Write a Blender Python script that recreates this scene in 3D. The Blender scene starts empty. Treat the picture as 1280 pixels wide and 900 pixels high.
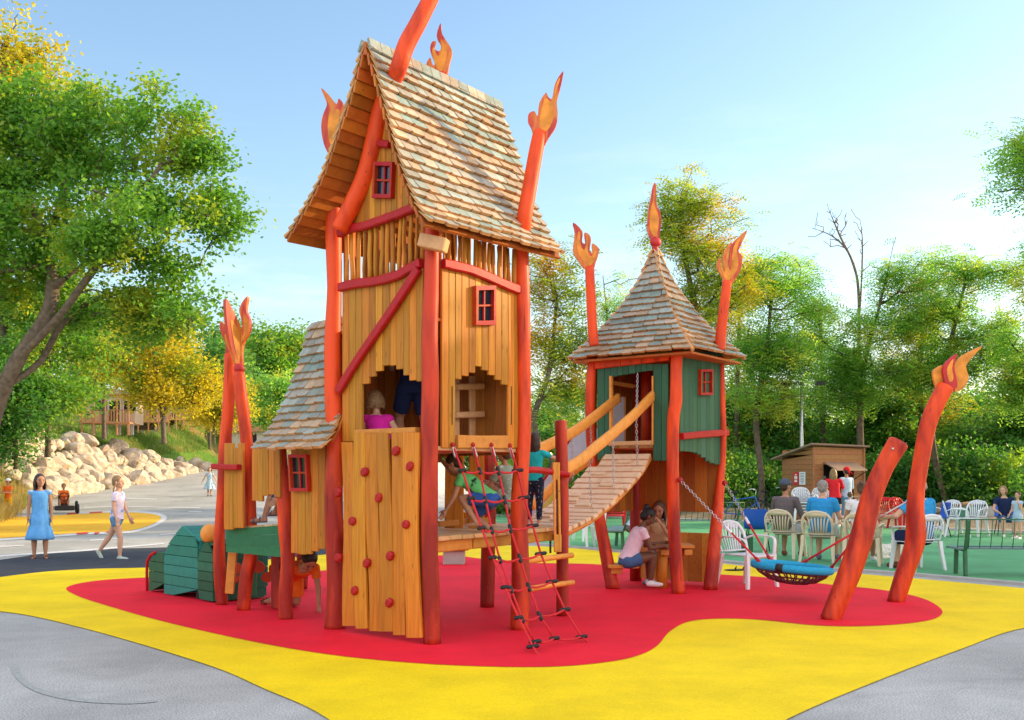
import bpy, math, random
import numpy as np
from mathutils import Vector, Matrix, noise
from mathutils.geometry import tessellate_polygon
import bmesh
R = math.radians
random.seed(7)
rng = np.random.default_rng(11)
scene = bpy.context.scene
COL = scene.collection
V = Vector

# ---------------------------------------------------------------- viewing model (metres; camera looks along +Y)
FOC, HOR, EYE = 1300.0, 596.0, 1.4
def sm(a, b, x):
    t = min(1, max(0, (x - a) / (b - a)))
    return t * t * (3 - 2 * t)
def ground_h(x, y):
    if y <= 20: return 0.0
    yy = min(y, 85)
    return (0.0009 * (yy - 20) ** 2 + max(0, y - 85) * .02) * sm(-3.5, -9.5, x)
def P(px, py, D):
    return V(((px - 640) * D / FOC, D, EYE + (HOR - py) * D / FOC))
def G(px, py):
    lo, hi = 1.0, 400.0
    d = 3.0; prev = d
    while d < 400:
        q = P(px, py, d)
        if q.z <= ground_h(q.x, q.y): break
        prev = d; d *= 1.02
    lo, hi = prev, d
    for _ in range(30):
        m = (lo + hi) / 2; q = P(px, py, m)
        if q.z <= ground_h(q.x, q.y): hi = m
        else: lo = m
    q = P(px, py, hi); q.z = ground_h(q.x, q.y)
    return q

class Face:
    """vertical plane through two ground points; turns photo measurements into metres on that plane"""
    def __init__(s, a, b, off=0.0):
        s.a = V((a.x, a.y, 0)); s.d = V((b.x - a.x, b.y - a.y, 0)); s.L = s.d.length; s.d.normalize()
        s.n = V((s.d.y, -s.d.x, 0))                 # towards the camera side
        if s.n.y > 0: s.n = -s.n
        s.a = s.a + s.n * off
    def uz(s, px, py):
        r = V(((px - 640) / FOC, 1, (HOR - py) / FOC))
        t = s.a.dot(s.n) / r.dot(s.n)
        q = r * t
        return (V((q.x, q.y, 0)) - s.a).dot(s.d), EYE + q.z
    def pt(s, u, z, o=0.0):
        q = s.a + s.d * u + s.n * o
        return V((q.x, q.y, z))
    def P(s, px, py, o=0.0):
        u, z = s.uz(px, py)
        return s.pt(u, z, o)

# ---------------------------------------------------------------- mesh builder
class MB:
    def __init__(s): s.v = []; s.f = []; s.c = []; s.col = None
    def add(s, vs, fs, col=None):
        n = len(s.v); s.v += [tuple(p) for p in vs]; s.f += [tuple(i + n for i in f) for f in fs]
        s.c += [col if col is not None else (1, 1, 1)] * len(fs)
    def hexa(s, p, col=None):       # 0-3 bottom loop, 4-7 top loop
        s.add(p, [(3, 2, 1, 0), (4, 5, 6, 7), (0, 1, 5, 4), (1, 2, 6, 5), (2, 3, 7, 6), (3, 0, 4, 7)], col)
    def box(s, c, ax, ay, az, col=None):  # half-axis vectors
        c = V(c); ax = V(ax); ay = V(ay); az = V(az)
        s.hexa([c - ax - ay - az, c + ax - ay - az, c + ax + ay - az, c - ax + ay - az,
                c - ax - ay + az, c + ax - ay + az, c + ax + ay + az, c - ax + ay + az], col)
    def bx(s, x0, x1, y0, y1, z0, z1, col=None):
        s.box(((x0 + x1) / 2, (y0 + y1) / 2, (z0 + z1) / 2), ((x1 - x0) / 2, 0, 0), (0, (y1 - y0) / 2, 0), (0, 0, (z1 - z0) / 2), col)
    def cbox(s, c, ax, ay, az, ch=.006, col=None):   # chamfered box: octagonal section in (ax, ay), capped along az
        c = V(c); ax = V(ax); ay = V(ay); az = V(az); la, lb, lc = ax.length, ay.length, az.length
        ch = min(ch, la * .45, lb * .45, lc * .45)
        u, v, w = ax / la, ay / lb, az / lc
        ring = [(la - ch, -lb), (la, -lb + ch), (la, lb - ch), (la - ch, lb), (-la + ch, lb), (-la, lb - ch), (-la, -lb + ch), (-la + ch, -lb)]
        vs = []
        for z, k in ((-lc, ch), (-lc + ch, 0), (lc - ch, 0), (lc, ch)):
            for (x, y) in ring:
                xx = x - math.copysign(k, x) if k else x; yy = y - math.copysign(k, y) if k else y
                vs.append(c + u * xx + v * yy + w * z)
        fs = [tuple(range(7, -1, -1)), tuple(range(24, 32))]
        for r in range(3):
            for i in range(8):
                j = (i + 1) % 8; fs.append((r * 8 + i, r * 8 + j, r * 8 + 8 + j, r * 8 + 8 + i))
        s.add(vs, fs, col)
    def bar(s, a, b, w, t, up=(0, 0, 1), ch=.005, col=None):  # squared bar from a to b: width w (sideways), thickness t (along up)
        a = V(a); b = V(b); d = (b - a); L = d.length; d = d / L; up = V(up)
        sd = d.cross(up)
        if sd.length < 1e-4: sd = d.cross(V((1, 0, 0)))
        sd.normalize(); u2 = sd.cross(d).normalized()
        s.cbox((a + b) / 2, sd * (w / 2), u2 * (t / 2), d * (L / 2), ch, col)
    def tube(s, pts, rad, n=10, cap=True, col=None, flat=1.0, rnd=0.0, closed=False):
        pts = [V(p) for p in pts]; m = len(pts)
        if not hasattr(rad, '__len__'): rad = [rad] * m
        vs = []; ref = None
        for i, p in enumerate(pts):
            if closed: t = pts[(i + 1) % m] - pts[(i - 1) % m]
            else: t = pts[min(i + 1, m - 1)] - pts[max(i - 1, 0)]
            t.normalize()
            if ref is None:
                ref = t.cross(V((0, 0, 1)))
                if ref.length < .05: ref = t.cross(V((0, 1, 0)))
            ref = (ref - t * ref.dot(t)).normalized(); o = t.cross(ref)
            for k in range(n):
                a = 2 * math.pi * k / n
                r = rad[i] * (1 + (random.uniform(-rnd, rnd) if rnd else 0))
                vs.append(p + ref * math.cos(a) * r + o * math.sin(a) * r * flat)
        fs = []
        for i in range(m if closed else m - 1):
            for k in range(n):
                j = (k + 1) % n; b = ((i + 1) % m) * n
                fs.append((i * n + k, i * n + j, b + j, b + k))
        if cap and not closed:
            fs.append(tuple(range(n - 1, -1, -1))); fs.append(tuple((m - 1) * n + k for k in range(n)))
        s.add(vs, fs, col)
    def prism(s, poly, org, u, v, w, t, col=None):   # polygon (2D) in plane (u,v) at org, extruded by +-t/2 along w
        org = V(org); u = V(u); v = V(v); w = V(w); n = len(poly)
        a = [org + u * p[0] + v * p[1] - w * (t / 2) for p in poly]; b = [q + w * t for q in a]
        tri = tessellate_polygon([[V((p[0], p[1], 0)) for p in poly]])
        fs = [tuple(t_) for t_ in tri] + [tuple(i + n for i in reversed(t_)) for t_ in tri]
        fs += [(i, (i + 1) % n, (i + 1) % n + n, i + n) for i in range(n)]
        s.add(a + b, fs, col)
    def ell(s, c, r, n=12, m=8, rot=None, col=None):
        c = V(c); vs = []; fs = []
        if not hasattr(r, '__len__'): r = (r, r, r)
        for i in range(m + 1):
            th = math.pi * i / m
            for k in range(n):
                ph = 2 * math.pi * k / n
                q = V((r[0] * math.sin(th) * math.cos(ph), r[1] * math.sin(th) * math.sin(ph), r[2] * math.cos(th)))
                if rot is not None: q = rot @ q
                vs.append(c + q)
        for i in range(m):
            for k in range(n):
                j = (k + 1) % n
                fs.append((i * n + k, (i + 1) * n + k, (i + 1) * n + j, i * n + j))
        s.add(vs, fs, col)
    def cap(s, a, ra, b, rb, n=10):      # closed tapered capsule
        a = V(a); b = V(b); d = b - a; L = d.length
        if L < 1e-5: s.ell(a, ra); return
        d /= L
        pts = []; rr = []
        for k in (0.02, .35, .7): pts.append(a - d * ra * math.cos(k * math.pi / 2)); rr.append(ra * math.sin(k * math.pi / 2))
        pts += [a, b]; rr += [ra, rb]
        for k in (.7, .35, .02): pts.append(b + d * rb * math.cos(k * math.pi / 2)); rr.append(rb * math.sin(k * math.pi / 2))
        s.tube(pts, rr, n)
    def loft(s, rings, n=20, capa=True):   # rings: (centre, xvec, yvec) ellipses
        vs = []; m = len(rings)
        for (c, x, y) in rings:
            for k in range(n):
                a = 2 * math.pi * k / n
                vs.append(V(c) + V(x) * math.cos(a) + V(y) * math.sin(a))
        fs = [(i * n + k, i * n + (k + 1) % n, (i + 1) * n + (k + 1) % n, (i + 1) * n + k) for i in range(m - 1) for k in range(n)]
        if capa: fs += [tuple(range(n - 1, -1, -1)), tuple((m - 1) * n + k for k in range(n))]
        s.add(vs, fs)
    def mesh(s, name, org=(0, 0, 0), smooth=False):
        me = bpy.data.meshes.new(name); o = V(org)
        me.from_pydata([(p[0] - o.x, p[1] - o.y, p[2] - o.z) for p in s.v], [], s.f)
        if any(c != (1, 1, 1) for c in s.c):
            at = me.attributes.new('tint', 'FLOAT_COLOR', 'FACE')
            arr = np.ones((len(s.f), 4), np.float32); arr[:, :3] = np.array(s.c, np.float32)
            at.data.foreach_set('color', arr.ravel())
        bm = bmesh.new(); bm.from_mesh(me); bmesh.ops.recalc_face_normals(bm, faces=bm.faces[:]); bm.to_mesh(me); bm.free()
        if smooth: me.polygons.foreach_set('use_smooth', [True] * len(me.polygons))
        me.update()
        return me

def link(name, me, mat, parent=None):
    if mat is not None:
        me.materials.clear(); me.materials.append(mat)
    o = bpy.data.objects.new(name, me); COL.objects.link(o)
    if parent is not None: o.parent = parent
    return o
def tag(o, label=None, cat=None, group=None, kind=None):
    if label: o['label'] = label
    if cat: o['category'] = cat
    if group: o['group'] = group
    if kind: o['kind'] = kind
    return o
def thing(name, loc, label, cat, group=None, rz=0):
    o = bpy.data.objects.new(name, None); COL.objects.link(o); o.location = loc; o.rotation_euler = (0, 0, rz)
    o.empty_display_size = .2
    return tag(o, label, cat, group)
def part(name, mb, mat, t, smooth=False, world=True, label=None):
    """mesh part of thing t (or sub-part of a part); vertices given in world metres when world, else in the thing's own"""
    org = V((0, 0, 0))
    if world:
        r = t
        org = V(r.location)
        while r.parent is not None:
            r = r.parent; org += V(r.location)
    o = link(name, mb.mesh(name, org, smooth), mat, t)
    if label: o['label'] = label
    return o
def single(name, mb, mat, label, cat, group=None, smooth=False, org=None):
    if org is None:
        a = np.array(mb.v); org = (a[:, 0].mean(), a[:, 1].mean(), a[:, 2].min())
    o = link(name, mb.mesh(name, org, smooth), mat); o.location = org
    return tag(o, label, cat, group)
def struct(name, me, mat, kind='structure'):
    o = link(name, me, mat); o['kind'] = kind; return o
def clone(src, loc=None, rz=None, label=None, group=None, skip=()):
    def cp(o, par):
        c = o.copy(); COL.objects.link(c)
        if par is not None: c.parent = par
        for ch in [k for k in bpy.data.objects if k.parent == o and k != c]:
            cp(ch, c)
        return c
    r = cp(src, None)
    if loc is not None: r.location = loc
    if rz is not None: r.rotation_euler = (0, 0, rz)
    if label: r['label'] = label
    if group: r['group'] = group
    return r

# ---------------------------------------------------------------- materials
def nodes_of(m):
    m.use_nodes = True; nt = m.node_tree; return nt, nt.nodes, nt.links, nt.nodes['Principled BSDF']
def s2l(c):
    return tuple((x / 255 / 12.92) if x / 255 <= .04045 else ((x / 255 + .055) / 1.055) ** 2.4 for x in c) + (1,)
def mat_plain(name, col, rough=.6, spec=.3, metal=0, var=.12, scale=8, bump=0.0, bscale=60, emit=None, speck=None):
    m = bpy.data.materials.new(name); nt, N, L, b = nodes_of(m)
    c4 = tuple(col) + (1,) if len(col) == 3 else col
    b.inputs['Roughness'].default_value = rough; b.inputs['Metallic'].default_value = metal
    b.inputs['Specular IOR Level'].default_value = spec
    tc = N.new('ShaderNodeTexCoord'); no = N.new('ShaderNodeTexNoise'); no.inputs['Scale'].default_value = scale
    no.inputs['Detail'].default_value = 5; L.new(tc.outputs['Object'], no.inputs['Vector'])
    mr = N.new('ShaderNodeMapRange'); mr.inputs['From Min'].default_value = .3; mr.inputs['From Max'].default_value = .7
    mr.inputs['To Min'].default_value = 1 - var; mr.inputs['To Max'].default_value = 1 + var
    L.new(no.outputs['Fac'], mr.inputs['Value'])
    mx = N.new('ShaderNodeMix'); mx.data_type = 'RGBA'; mx.blend_type = 'MULTIPLY'; mx.inputs[0].default_value = 1
    mx.inputs[6].default_value = c4; L.new(mr.outputs['Result'], mx.inputs[7]); out = mx.outputs[2]
    if speck:
        n2 = N.new('ShaderNodeTexNoise'); n2.inputs['Scale'].default_value = speck[1]; n2.inputs['Detail'].default_value = 2
        L.new(tc.outputs['Object'], n2.inputs['Vector'])
        r2 = N.new('ShaderNodeMapRange'); r2.inputs['From Min'].default_value = speck[2]; r2.inputs['From Max'].default_value = speck[2] + .08
        L.new(n2.outputs['Fac'], r2.inputs['Value'])
        m2 = N.new('ShaderNodeMix'); m2.data_type = 'RGBA'; L.new(r2.outputs['Result'], m2.inputs[0])
        L.new(out, m2.inputs[6]); m2.inputs[7].default_value = tuple(speck[0]) + (1,); out = m2.outputs[2]
    L.new(out, b.inputs['Base Color'])
    if bump:
        n3 = N.new('ShaderNodeTexNoise'); n3.inputs['Scale'].default_value = bscale; n3.inputs['Detail'].default_value = 4
        L.new(tc.outputs['Object'], n3.inputs['Vector'])
        bp = N.new('ShaderNodeBump'); bp.inputs['Strength'].default_value = bump; bp.inputs['Distance'].default_value = .01
        L.new(n3.outputs['Fac'], bp.inputs['Height']); L.new(bp.outputs['Normal'], b.inputs['Normal'])
    if emit:
        b.inputs['Emission Color'].default_value = tuple(emit[0]) + (1,); b.inputs['Emission Strength'].default_value = emit[1]
    return m
def mat_wood(name, c1, c2, axis='z', rough=.55, isl=.25, grain=.5, tint=False, knots=True, spec=.3):
    """stained planks: c1 base, c2 darker grain; each board differs a little"""
    m = bpy.data.materials.new(name); nt, N, L, b = nodes_of(m)
    b.inputs['Roughness'].default_value = rough; b.inputs['Specular IOR Level'].default_value = spec
    tc = N.new('ShaderNodeTexCoord'); ge = N.new('ShaderNodeNewGeometry')
    mp = N.new('ShaderNodeMapping'); sc = {'z': (40, 40, 2.2), 'x': (2.2, 40, 40), 'y': (40, 2.2, 40), 'o': (14, 14, 14)}[axis]
    mp.inputs['Scale'].default_value = sc
    ad = N.new('ShaderNodeVectorMath'); ad.operation = 'MULTIPLY_ADD'
    cb = N.new('ShaderNodeCombineXYZ')
    for k in range(3): L.new(ge.outputs['Random Per Island'], cb.inputs[k])
    L.new(cb.outputs[0], ad.inputs[0]); ad.inputs[1].default_value = (37, 23, 31); L.new(tc.outputs['Object'], ad.inputs[2])
    L.new(ad.outputs[0], mp.inputs['Vector'])
    no = N.new('ShaderNodeTexNoise'); no.inputs['Scale'].default_value = 1; no.inputs['Detail'].default_value = 6; no.inputs['Roughness'].default_value = .6
    no.inputs['Distortion'].default_value = .6
    L.new(mp.outputs[0], no.inputs['Vector'])
    rp = N.new('ShaderNodeMapRange'); rp.inputs['From Min'].default_value = .42; rp.inputs['From Max'].default_value = .72
    rp.inputs['To Max'].default_value = grain
    L.new(no.outputs['Fac'], rp.inputs['Value'])
    mx = N.new('ShaderNodeMix'); mx.data_type = 'RGBA'; L.new(rp.outputs['Result'], mx.inputs[0])
    mx.inputs[6].default_value = tuple(c1) + (1,); mx.inputs[7].default_value = tuple(c2) + (1,)
    hs = N.new('ShaderNodeHueSaturation'); L.new(mx.outputs[2], hs.inputs['Color'])
    m1 = N.new('ShaderNodeMapRange'); m1.inputs['To Min'].default_value = 1 - isl; m1.inputs['To Max'].default_value = 1 + isl
    L.new(ge.outputs['Random Per Island'], m1.inputs['Value']); L.new(m1.outputs[0], hs.inputs['Value'])
    m3 = N.new('ShaderNodeMapRange'); m3.inputs['To Min'].default_value = .49; m3.inputs['To Max'].default_value = .508
    w = N.new('ShaderNodeMath'); w.operation = 'FRACT'; w2 = N.new('ShaderNodeMath'); w2.operation = 'MULTIPLY'; w2.inputs[1].default_value = 17.3
    L.new(ge.outputs['Random Per Island'], w2.inputs[0]); L.new(w2.outputs[0], w.inputs[0]); L.new(w.outputs[0], m3.inputs['Value']); L.new(m3.outputs[0], hs.inputs['Hue'])
    out = hs.outputs['Color']
    if knots:
        vo = N.new('ShaderNodeTexVoronoi'); vo.inputs['Scale'].default_value = 1
        mk = N.new('ShaderNodeMapping'); mk.inputs['Scale'].default_value = {'z': (13, 13, 3.2), 'x': (3.2, 13, 13), 'y': (13, 3.2, 13), 'o': (9, 9, 9)}[axis]
        L.new(ad.outputs[0], mk.inputs['Vector']); L.new(mk.outputs[0], vo.inputs['Vector'])
        rk = N.new('ShaderNodeMapRange'); rk.inputs['From Min'].default_value = .03; rk.inputs['From Max'].default_value = .12
        rk.inputs['To Min'].default_value = .45; rk.inputs['To Max'].default_value = 1
        L.new(vo.outputs['Distance'], rk.inputs['Value'])
        m4 = N.new('ShaderNodeMix'); m4.data_type = 'RGBA'; m4.blend_type = 'MULTIPLY'; m4.inputs[0].default_value = 1
        L.new(out, m4.inputs[6]); L.new(rk.outputs[0], m4.inputs[7]); out = m4.outputs[2]
    if tint:
        at = N.new('ShaderNodeAttribute'); at.attribute_name = 'tint'
        m5 = N.new('ShaderNodeMix'); m5.data_type = 'RGBA'; m5.blend_type = 'MULTIPLY'; m5.inputs[0].default_value = 1
        L.new(out, m5.inputs[6]); L.new(at.outputs['Color'], m5.inputs[7]); out = m5.outputs[2]
    L.new(out, b.inputs['Base Color'])
    bp = N.new('ShaderNodeBump'); bp.inputs['Strength'].default_value = .35; bp.inputs['Distance'].default_value = .004
    L.new(no.outputs['Fac'], bp.inputs['Height']); L.new(bp.outputs['Normal'], b.inputs['Normal'])
    return m
def mat_post(name, hi, lo, z0, z1):
    """thick translucent paint on round logs: deeper red towards the foot and in worn streaks"""
    m = bpy.data.materials.new(name); nt, N, L, b = nodes_of(m)
    b.inputs['Roughness'].default_value = .5; b.inputs['Specular IOR Level'].default_value = .35
    tc = N.new('ShaderNodeTexCoord'); ge = N.new('ShaderNodeNewGeometry'); sx = N.new('ShaderNodeSeparateXYZ'); L.new(ge.outputs['Position'], sx.inputs[0])
    no = N.new('ShaderNodeTexNoise'); no.inputs['Scale'].default_value = 1.0; no.inputs['Detail'].default_value = 4
    mp = N.new('ShaderNodeMapping'); mp.inputs['Scale'].default_value = (7, 7, 1.6); L.new(tc.outputs['Object'], mp.inputs[0]); L.new(mp.outputs[0], no.inputs['Vector'])
    zr = N.new('ShaderNodeMapRange'); zr.inputs['From Min'].default_value = z0; zr.inputs['From Max'].default_value = z1; L.new(sx.outputs['Z'], zr.inputs['Value'])
    a = N.new('ShaderNodeMath'); a.operation = 'MULTIPLY_ADD'; L.new(no.outputs['Fac'], a.inputs[0]); a.inputs[1].default_value = 3.2; 
    s_ = N.new('ShaderNodeMath'); s_.operation = 'SUBTRACT'; L.new(zr.outputs[0], s_.inputs[0]); s_.inputs[1].default_value = 1.6; L.new(s_.outputs[0], a.inputs[2])
    a.use_clamp = True
    mx = N.new('ShaderNodeMix'); mx.data_type = 'RGBA'; L.new(a.outputs[0], mx.inputs[0]); mx.inputs[6].default_value = tuple(lo) + (1,); mx.inputs[7].default_value = tuple(hi) + (1,)
    # scuffs near the foot
    n2 = N.new('ShaderNodeTexNoise'); n2.inputs['Scale'].default_value = 55; n2.inputs['Detail'].default_value = 3; L.new(tc.outputs['Object'], n2.inputs['Vector'])
    r2 = N.new('ShaderNodeMapRange'); r2.inputs['From Min'].default_value = .68; r2.inputs['From Max'].default_value = .74; L.new(n2.outputs['Fac'], r2.inputs['Value']); zf = N.new('ShaderNodeMapRange'); zf.inputs['From Min'].default_value = .9; zf.inputs['From Max'].default_value = .0; zf.inputs['To Max'].default_value = .45; L.new(sx.outputs['Z'], zf.inputs['Value']); L.new(zf.outputs[0], r2.inputs['To Max'])
    m2 = N.new('ShaderNodeMix'); m2.data_type = 'RGBA'; L.new(r2.outputs[0], m2.inputs[0]); L.new(mx.outputs[2], m2.inputs[6]); m2.inputs[7].default_value = (.5, .3, .26, 1)
    # hairline cracks along the log
    wv = N.new('ShaderNodeTexNoise'); mp3 = N.new('ShaderNodeMapping'); mp3.inputs['Scale'].default_value = (34, 34, 1.1); L.new(tc.outputs['Object'], mp3.inputs[0]); L.new(mp3.outputs[0], wv.inputs['Vector'])
    wv.inputs['Scale'].default_value = 1; wv.inputs['Detail'].default_value = 3
    r3 = N.new('ShaderNodeMapRange'); r3.inputs['From Min'].default_value = .69; r3.inputs['From Max'].default_value = .71; r3.inputs['To Min'].default_value = 1; r3.inputs['To Max'].default_value = .4; L.new(wv.outputs['Fac'], r3.inputs['Value'])
    m3 = N.new('ShaderNodeMix'); m3.data_type = 'RGBA'; m3.blend_type = 'MULTIPLY'; m3.inputs[0].default_value = 1; L.new(m2.outputs[2], m3.inputs[6]); L.new(r3.outputs[0], m3.inputs[7])
    L.new(m3.outputs[2], b.inputs['Base Color'])
    bp = N.new('ShaderNodeBump'); bp.inputs['Strength'].default_value = .5; bp.inputs['Distance'].default_value = .006; L.new(wv.outputs['Fac'], bp.inputs['Height']); L.new(bp.outputs['Normal'], b.inputs['Normal'])
    return m
def mat_leaf(name, c1, c2, c3, trans=.45, rough=.5):
    """leaves: each leaf its own green between c1 and c2, some clumps turning c3"""
    m = bpy.data.materials.new(name); nt, N, L, b = nodes_of(m); out = N['Material Output']
    ge = N.new('ShaderNodeNewGeometry'); tc = N.new('ShaderNodeTexCoord')
    cr = N.new('ShaderNodeMix'); cr.data_type = 'RGBA'; L.new(ge.outputs['Random Per Island'], cr.inputs[0])
    cr.inputs[6].default_value = tuple(c1) + (1,); cr.inputs[7].default_value = tuple(c2) + (1,)
    no = N.new('ShaderNodeTexNoise'); no.inputs['Scale'].default_value = .75; no.inputs['Detail'].default_value = 3; L.new(ge.outputs['Position'], no.inputs['Vector'])
    r = N.new('ShaderNodeMapRange'); r.inputs['From Min'].default_value = .52; r.inputs['From Max'].default_value = .66; L.new(no.outputs['Fac'], r.inputs['Value'])
    m2 = N.new('ShaderNodeMix'); m2.data_type = 'RGBA'; L.new(r.outputs[0], m2.inputs[0]); L.new(cr.outputs[2], m2.inputs[6]); m2.inputs[7].default_value = tuple(c3) + (1,)
    L.new(m2.outputs[2], b.inputs['Base Color']); b.inputs['Roughness'].default_value = rough; b.inputs['Specular IOR Level'].default_value = .35
    tr = N.new('ShaderNodeBsdfTranslucent'); br = N.new('ShaderNodeMix'); br.data_type = 'RGBA'; br.blend_type = 'MULTIPLY'; br.inputs[0].default_value = 1
    L.new(m2.outputs[2], br.inputs[6]); br.inputs[7].default_value = (1.9, 1.7, .7, 1); L.new(br.outputs[2], tr.inputs['Color'])
    ms = N.new('ShaderNodeMixShader'); ms.inputs[0].default_value = trans; L.new(b.outputs[0], ms.inputs[1]); L.new(tr.outputs[0], ms.inputs[2]); L.new(ms.outputs[0], out.inputs['Surface'])
    return m

M = {}
M['amber'] = mat_wood('amber_stained_wood', (.57, .225, .018), (.26, .07, .008), 'z', isl=.24, grain=.55)
M['amber_h'] = mat_wood('amber_stained_wood_flat', (.60, .27, .045), (.38, .13, .02), 'o', isl=.2)
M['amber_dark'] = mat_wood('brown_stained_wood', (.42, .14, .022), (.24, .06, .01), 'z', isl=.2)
M['soffit'] = mat_wood('orange_underside_boards', (.50, .15, .02), (.28, .07, .01), 'o', isl=.28)
M['timber'] = mat_wood('pale_oiled_timber', (.62, .37, .17), (.42, .22, .09), 'o', isl=.18)
M['planks'] = mat_wood('bleached_bridge_planks', (.70, .49, .30), (.46, .28, .15), 'o', isl=.16)
M['rail'] = mat_wood('golden_rail_wood', (.78, .36, .06), (.5, .2, .03), 'o', isl=.12)
M['green'] = mat_wood('green_stained_wood', (.035, .135, .075), (.018, .07, .04), 'z', isl=.18, knots=False)
M['green_h'] = mat_wood('green_stained_boards', (.022, .15, .075), (.012, .08, .045), 'o', isl=.18, knots=False)
M['grey_in'] = mat_plain('grey_slide_panel', (.42, .44, .5), .5, var=.08)
M['shingle'] = mat_wood('weathered_shingle', (1, 1, 1), (.55, .5, .45), 'o', rough=.75, isl=.16, grain=.6, tint=True, knots=False, spec=.2)
M['post'] = mat_post('orange_red_log_paint', (.84, .075, .009), (.30, .013, .007), -.3, 3.1)
M['postlow'] = mat_post('deep_red_log_paint', (.58, .042, .010), (.25, .012, .008), 0.0, 3.2)
M['redtrim'] = mat_wood('dark_red_trim_paint', (.44, .026, .009), (.25, .012, .006), 'o', isl=.12, knots=False, rough=.5)
M['redhold'] = mat_plain('red_grip_resin', (.38, .012, .016), .5, var=.2, scale=30)
M['glass'] = mat_plain('dark_window_glass', (.01, .016, .03), .1, .6, var=.3)
M['rope'] = mat_plain('red_net_rope', (.55, .02, .03), .7, var=.2, scale=120)
M['black'] = mat_plain('black_plastic', (.018, .018, .022), .45, var=.2)
M['steel'] = mat_plain('galvanised_steel', (.5, .5, .52), .35, .5, metal=.8, var=.1)
M['white'] = mat_plain('white_plastic', (.72, .74, .80), .42, .4, var=.05, scale=3)
M['cream'] = mat_plain('cream_yellowed_plastic', (.66, .58, .42), .45, .4, var=.08, scale=3)
M['redpl'] = mat_plain('red_plastic', (.55, .012, .02), .4, .4, var=.06)
M['bluepl'] = mat_plain('blue_plastic', (.015, .10, .50), .4, .4, var=.06)
M['greenmetal'] = mat_plain('green_painted_metal', (.03, .13, .06), .45, .4, var=.12)
M['greenmesh'] = mat_plain('grey_green_perforated_seat', (.13, .22, .23), .5, .4, var=.12)
M['cyanrope'] = mat_plain('blue_wound_rope', (.015, .33, .60), .7, var=.25, scale=90, bump=.6, bscale=90)
M['darkrope'] = mat_plain('dark_red_net', (.12, .02, .03), .8, var=.3)
# ---------------------------------------------------------------- camera, light, sky
cam = bpy.data.cameras.new('Camera'); co = bpy.data.objects.new('Camera', cam); COL.objects.link(co)
co.location = (0, 0, EYE); co.rotation_euler = (R(90), 0, 0)
cam.sensor_width = 36; cam.lens = 36 * FOC / 1280; cam.shift_y = (HOR - 450) / 1280; cam.clip_end = 4000; cam.clip_start = .05
scene.camera = co
SUN_AZ, SUN_EL = R(72), R(17)       # azimuth from +Y (away from camera) towards +X (right)
sd = V((math.sin(SUN_AZ) * math.cos(SUN_EL), math.cos(SUN_AZ) * math.cos(SUN_EL), math.sin(SUN_EL)))
sun = bpy.data.lights.new('Sun', 'SUN'); so = bpy.data.objects.new('Sun', sun); COL.objects.link(so)
sun.energy = 3.2; sun.angle = R(.6); sun.color = (1.0, .74, .40)
so.rotation_euler = sd.to_track_quat('Z', 'Y').to_euler(); so.location = (0, 0, 50)
wd = bpy.data.worlds.new('World'); scene.world = wd; wd.use_nodes = True
nt = wd.node_tree; N = nt.nodes; L = nt.links; bg = N['Background']
sky = N.new('ShaderNodeTexSky'); sky.sky_type = 'NISHITA'; sky.sun_disc = False
sky.sun_elevation = SUN_EL; sky.sun_rotation = SUN_AZ; sky.air_density = 1.25; sky.dust_density = 1.1; sky.ozone_density = 2.3; sky.altitude = 300
SKY_STR = .13
# thin cirrus streaks, low in the sky
tc = N.new('ShaderNodeTexCoord'); mp = N.new('ShaderNodeMapping'); mp.inputs['Scale'].default_value = (2.2, 2.2, 11); L.new(tc.outputs['Generated'], mp.inputs[0])
no = N.new('ShaderNodeTexNoise'); no.inputs['Scale'].default_value = 2.1; no.inputs['Detail'].default_value = 7; no.inputs['Roughness'].default_value = .62; L.new(mp.outputs[0], no.inputs['Vector'])
mr = N.new('ShaderNodeMapRange'); mr.inputs['From Min'].default_value = .5; mr.inputs['From Max'].default_value = .74; L.new(no.outputs['Fac'], mr.inputs['Value'])
sx = N.new('ShaderNodeSeparateXYZ'); L.new(tc.outputs['Generated'], sx.inputs[0])
mz = N.new('ShaderNodeMapRange'); mz.inputs['From Min'].default_value = .36; mz.inputs['From Max'].default_value = .10; mz.inputs['To Max'].default_value = .42; L.new(sx.outputs['Z'], mz.inputs['Value'])
mu = N.new('ShaderNodeMath'); mu.operation = 'MULTIPLY'; L.new(mr.outputs[0], mu.inputs[0]); L.new(mz.outputs[0], mu.inputs[1])
mx = N.new('ShaderNodeMix'); mx.data_type = 'RGBA'; L.new(mu.outputs[0], mx.inputs[0]); L.new(sky.outputs[0], mx.inputs[6]); mx.inputs[7].default_value = (5.2, 5.0, 4.9, 1)
# unseen bright clouds added overhead and behind the viewpoint as soft fill light
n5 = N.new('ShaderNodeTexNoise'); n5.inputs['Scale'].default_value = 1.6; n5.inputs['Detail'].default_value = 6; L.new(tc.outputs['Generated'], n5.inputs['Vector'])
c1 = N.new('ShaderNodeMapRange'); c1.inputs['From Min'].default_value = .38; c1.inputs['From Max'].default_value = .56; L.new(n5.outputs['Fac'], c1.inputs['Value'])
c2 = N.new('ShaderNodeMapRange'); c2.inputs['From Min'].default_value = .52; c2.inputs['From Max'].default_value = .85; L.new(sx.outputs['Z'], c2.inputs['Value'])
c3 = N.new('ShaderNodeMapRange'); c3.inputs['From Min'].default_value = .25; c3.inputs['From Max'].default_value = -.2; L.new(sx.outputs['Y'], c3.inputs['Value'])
c4 = N.new('ShaderNodeMath'); c4.operation = 'MAXIMUM'; L.new(c2.outputs[0], c4.inputs[0]); L.new(c3.outputs[0], c4.inputs[1])
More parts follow.
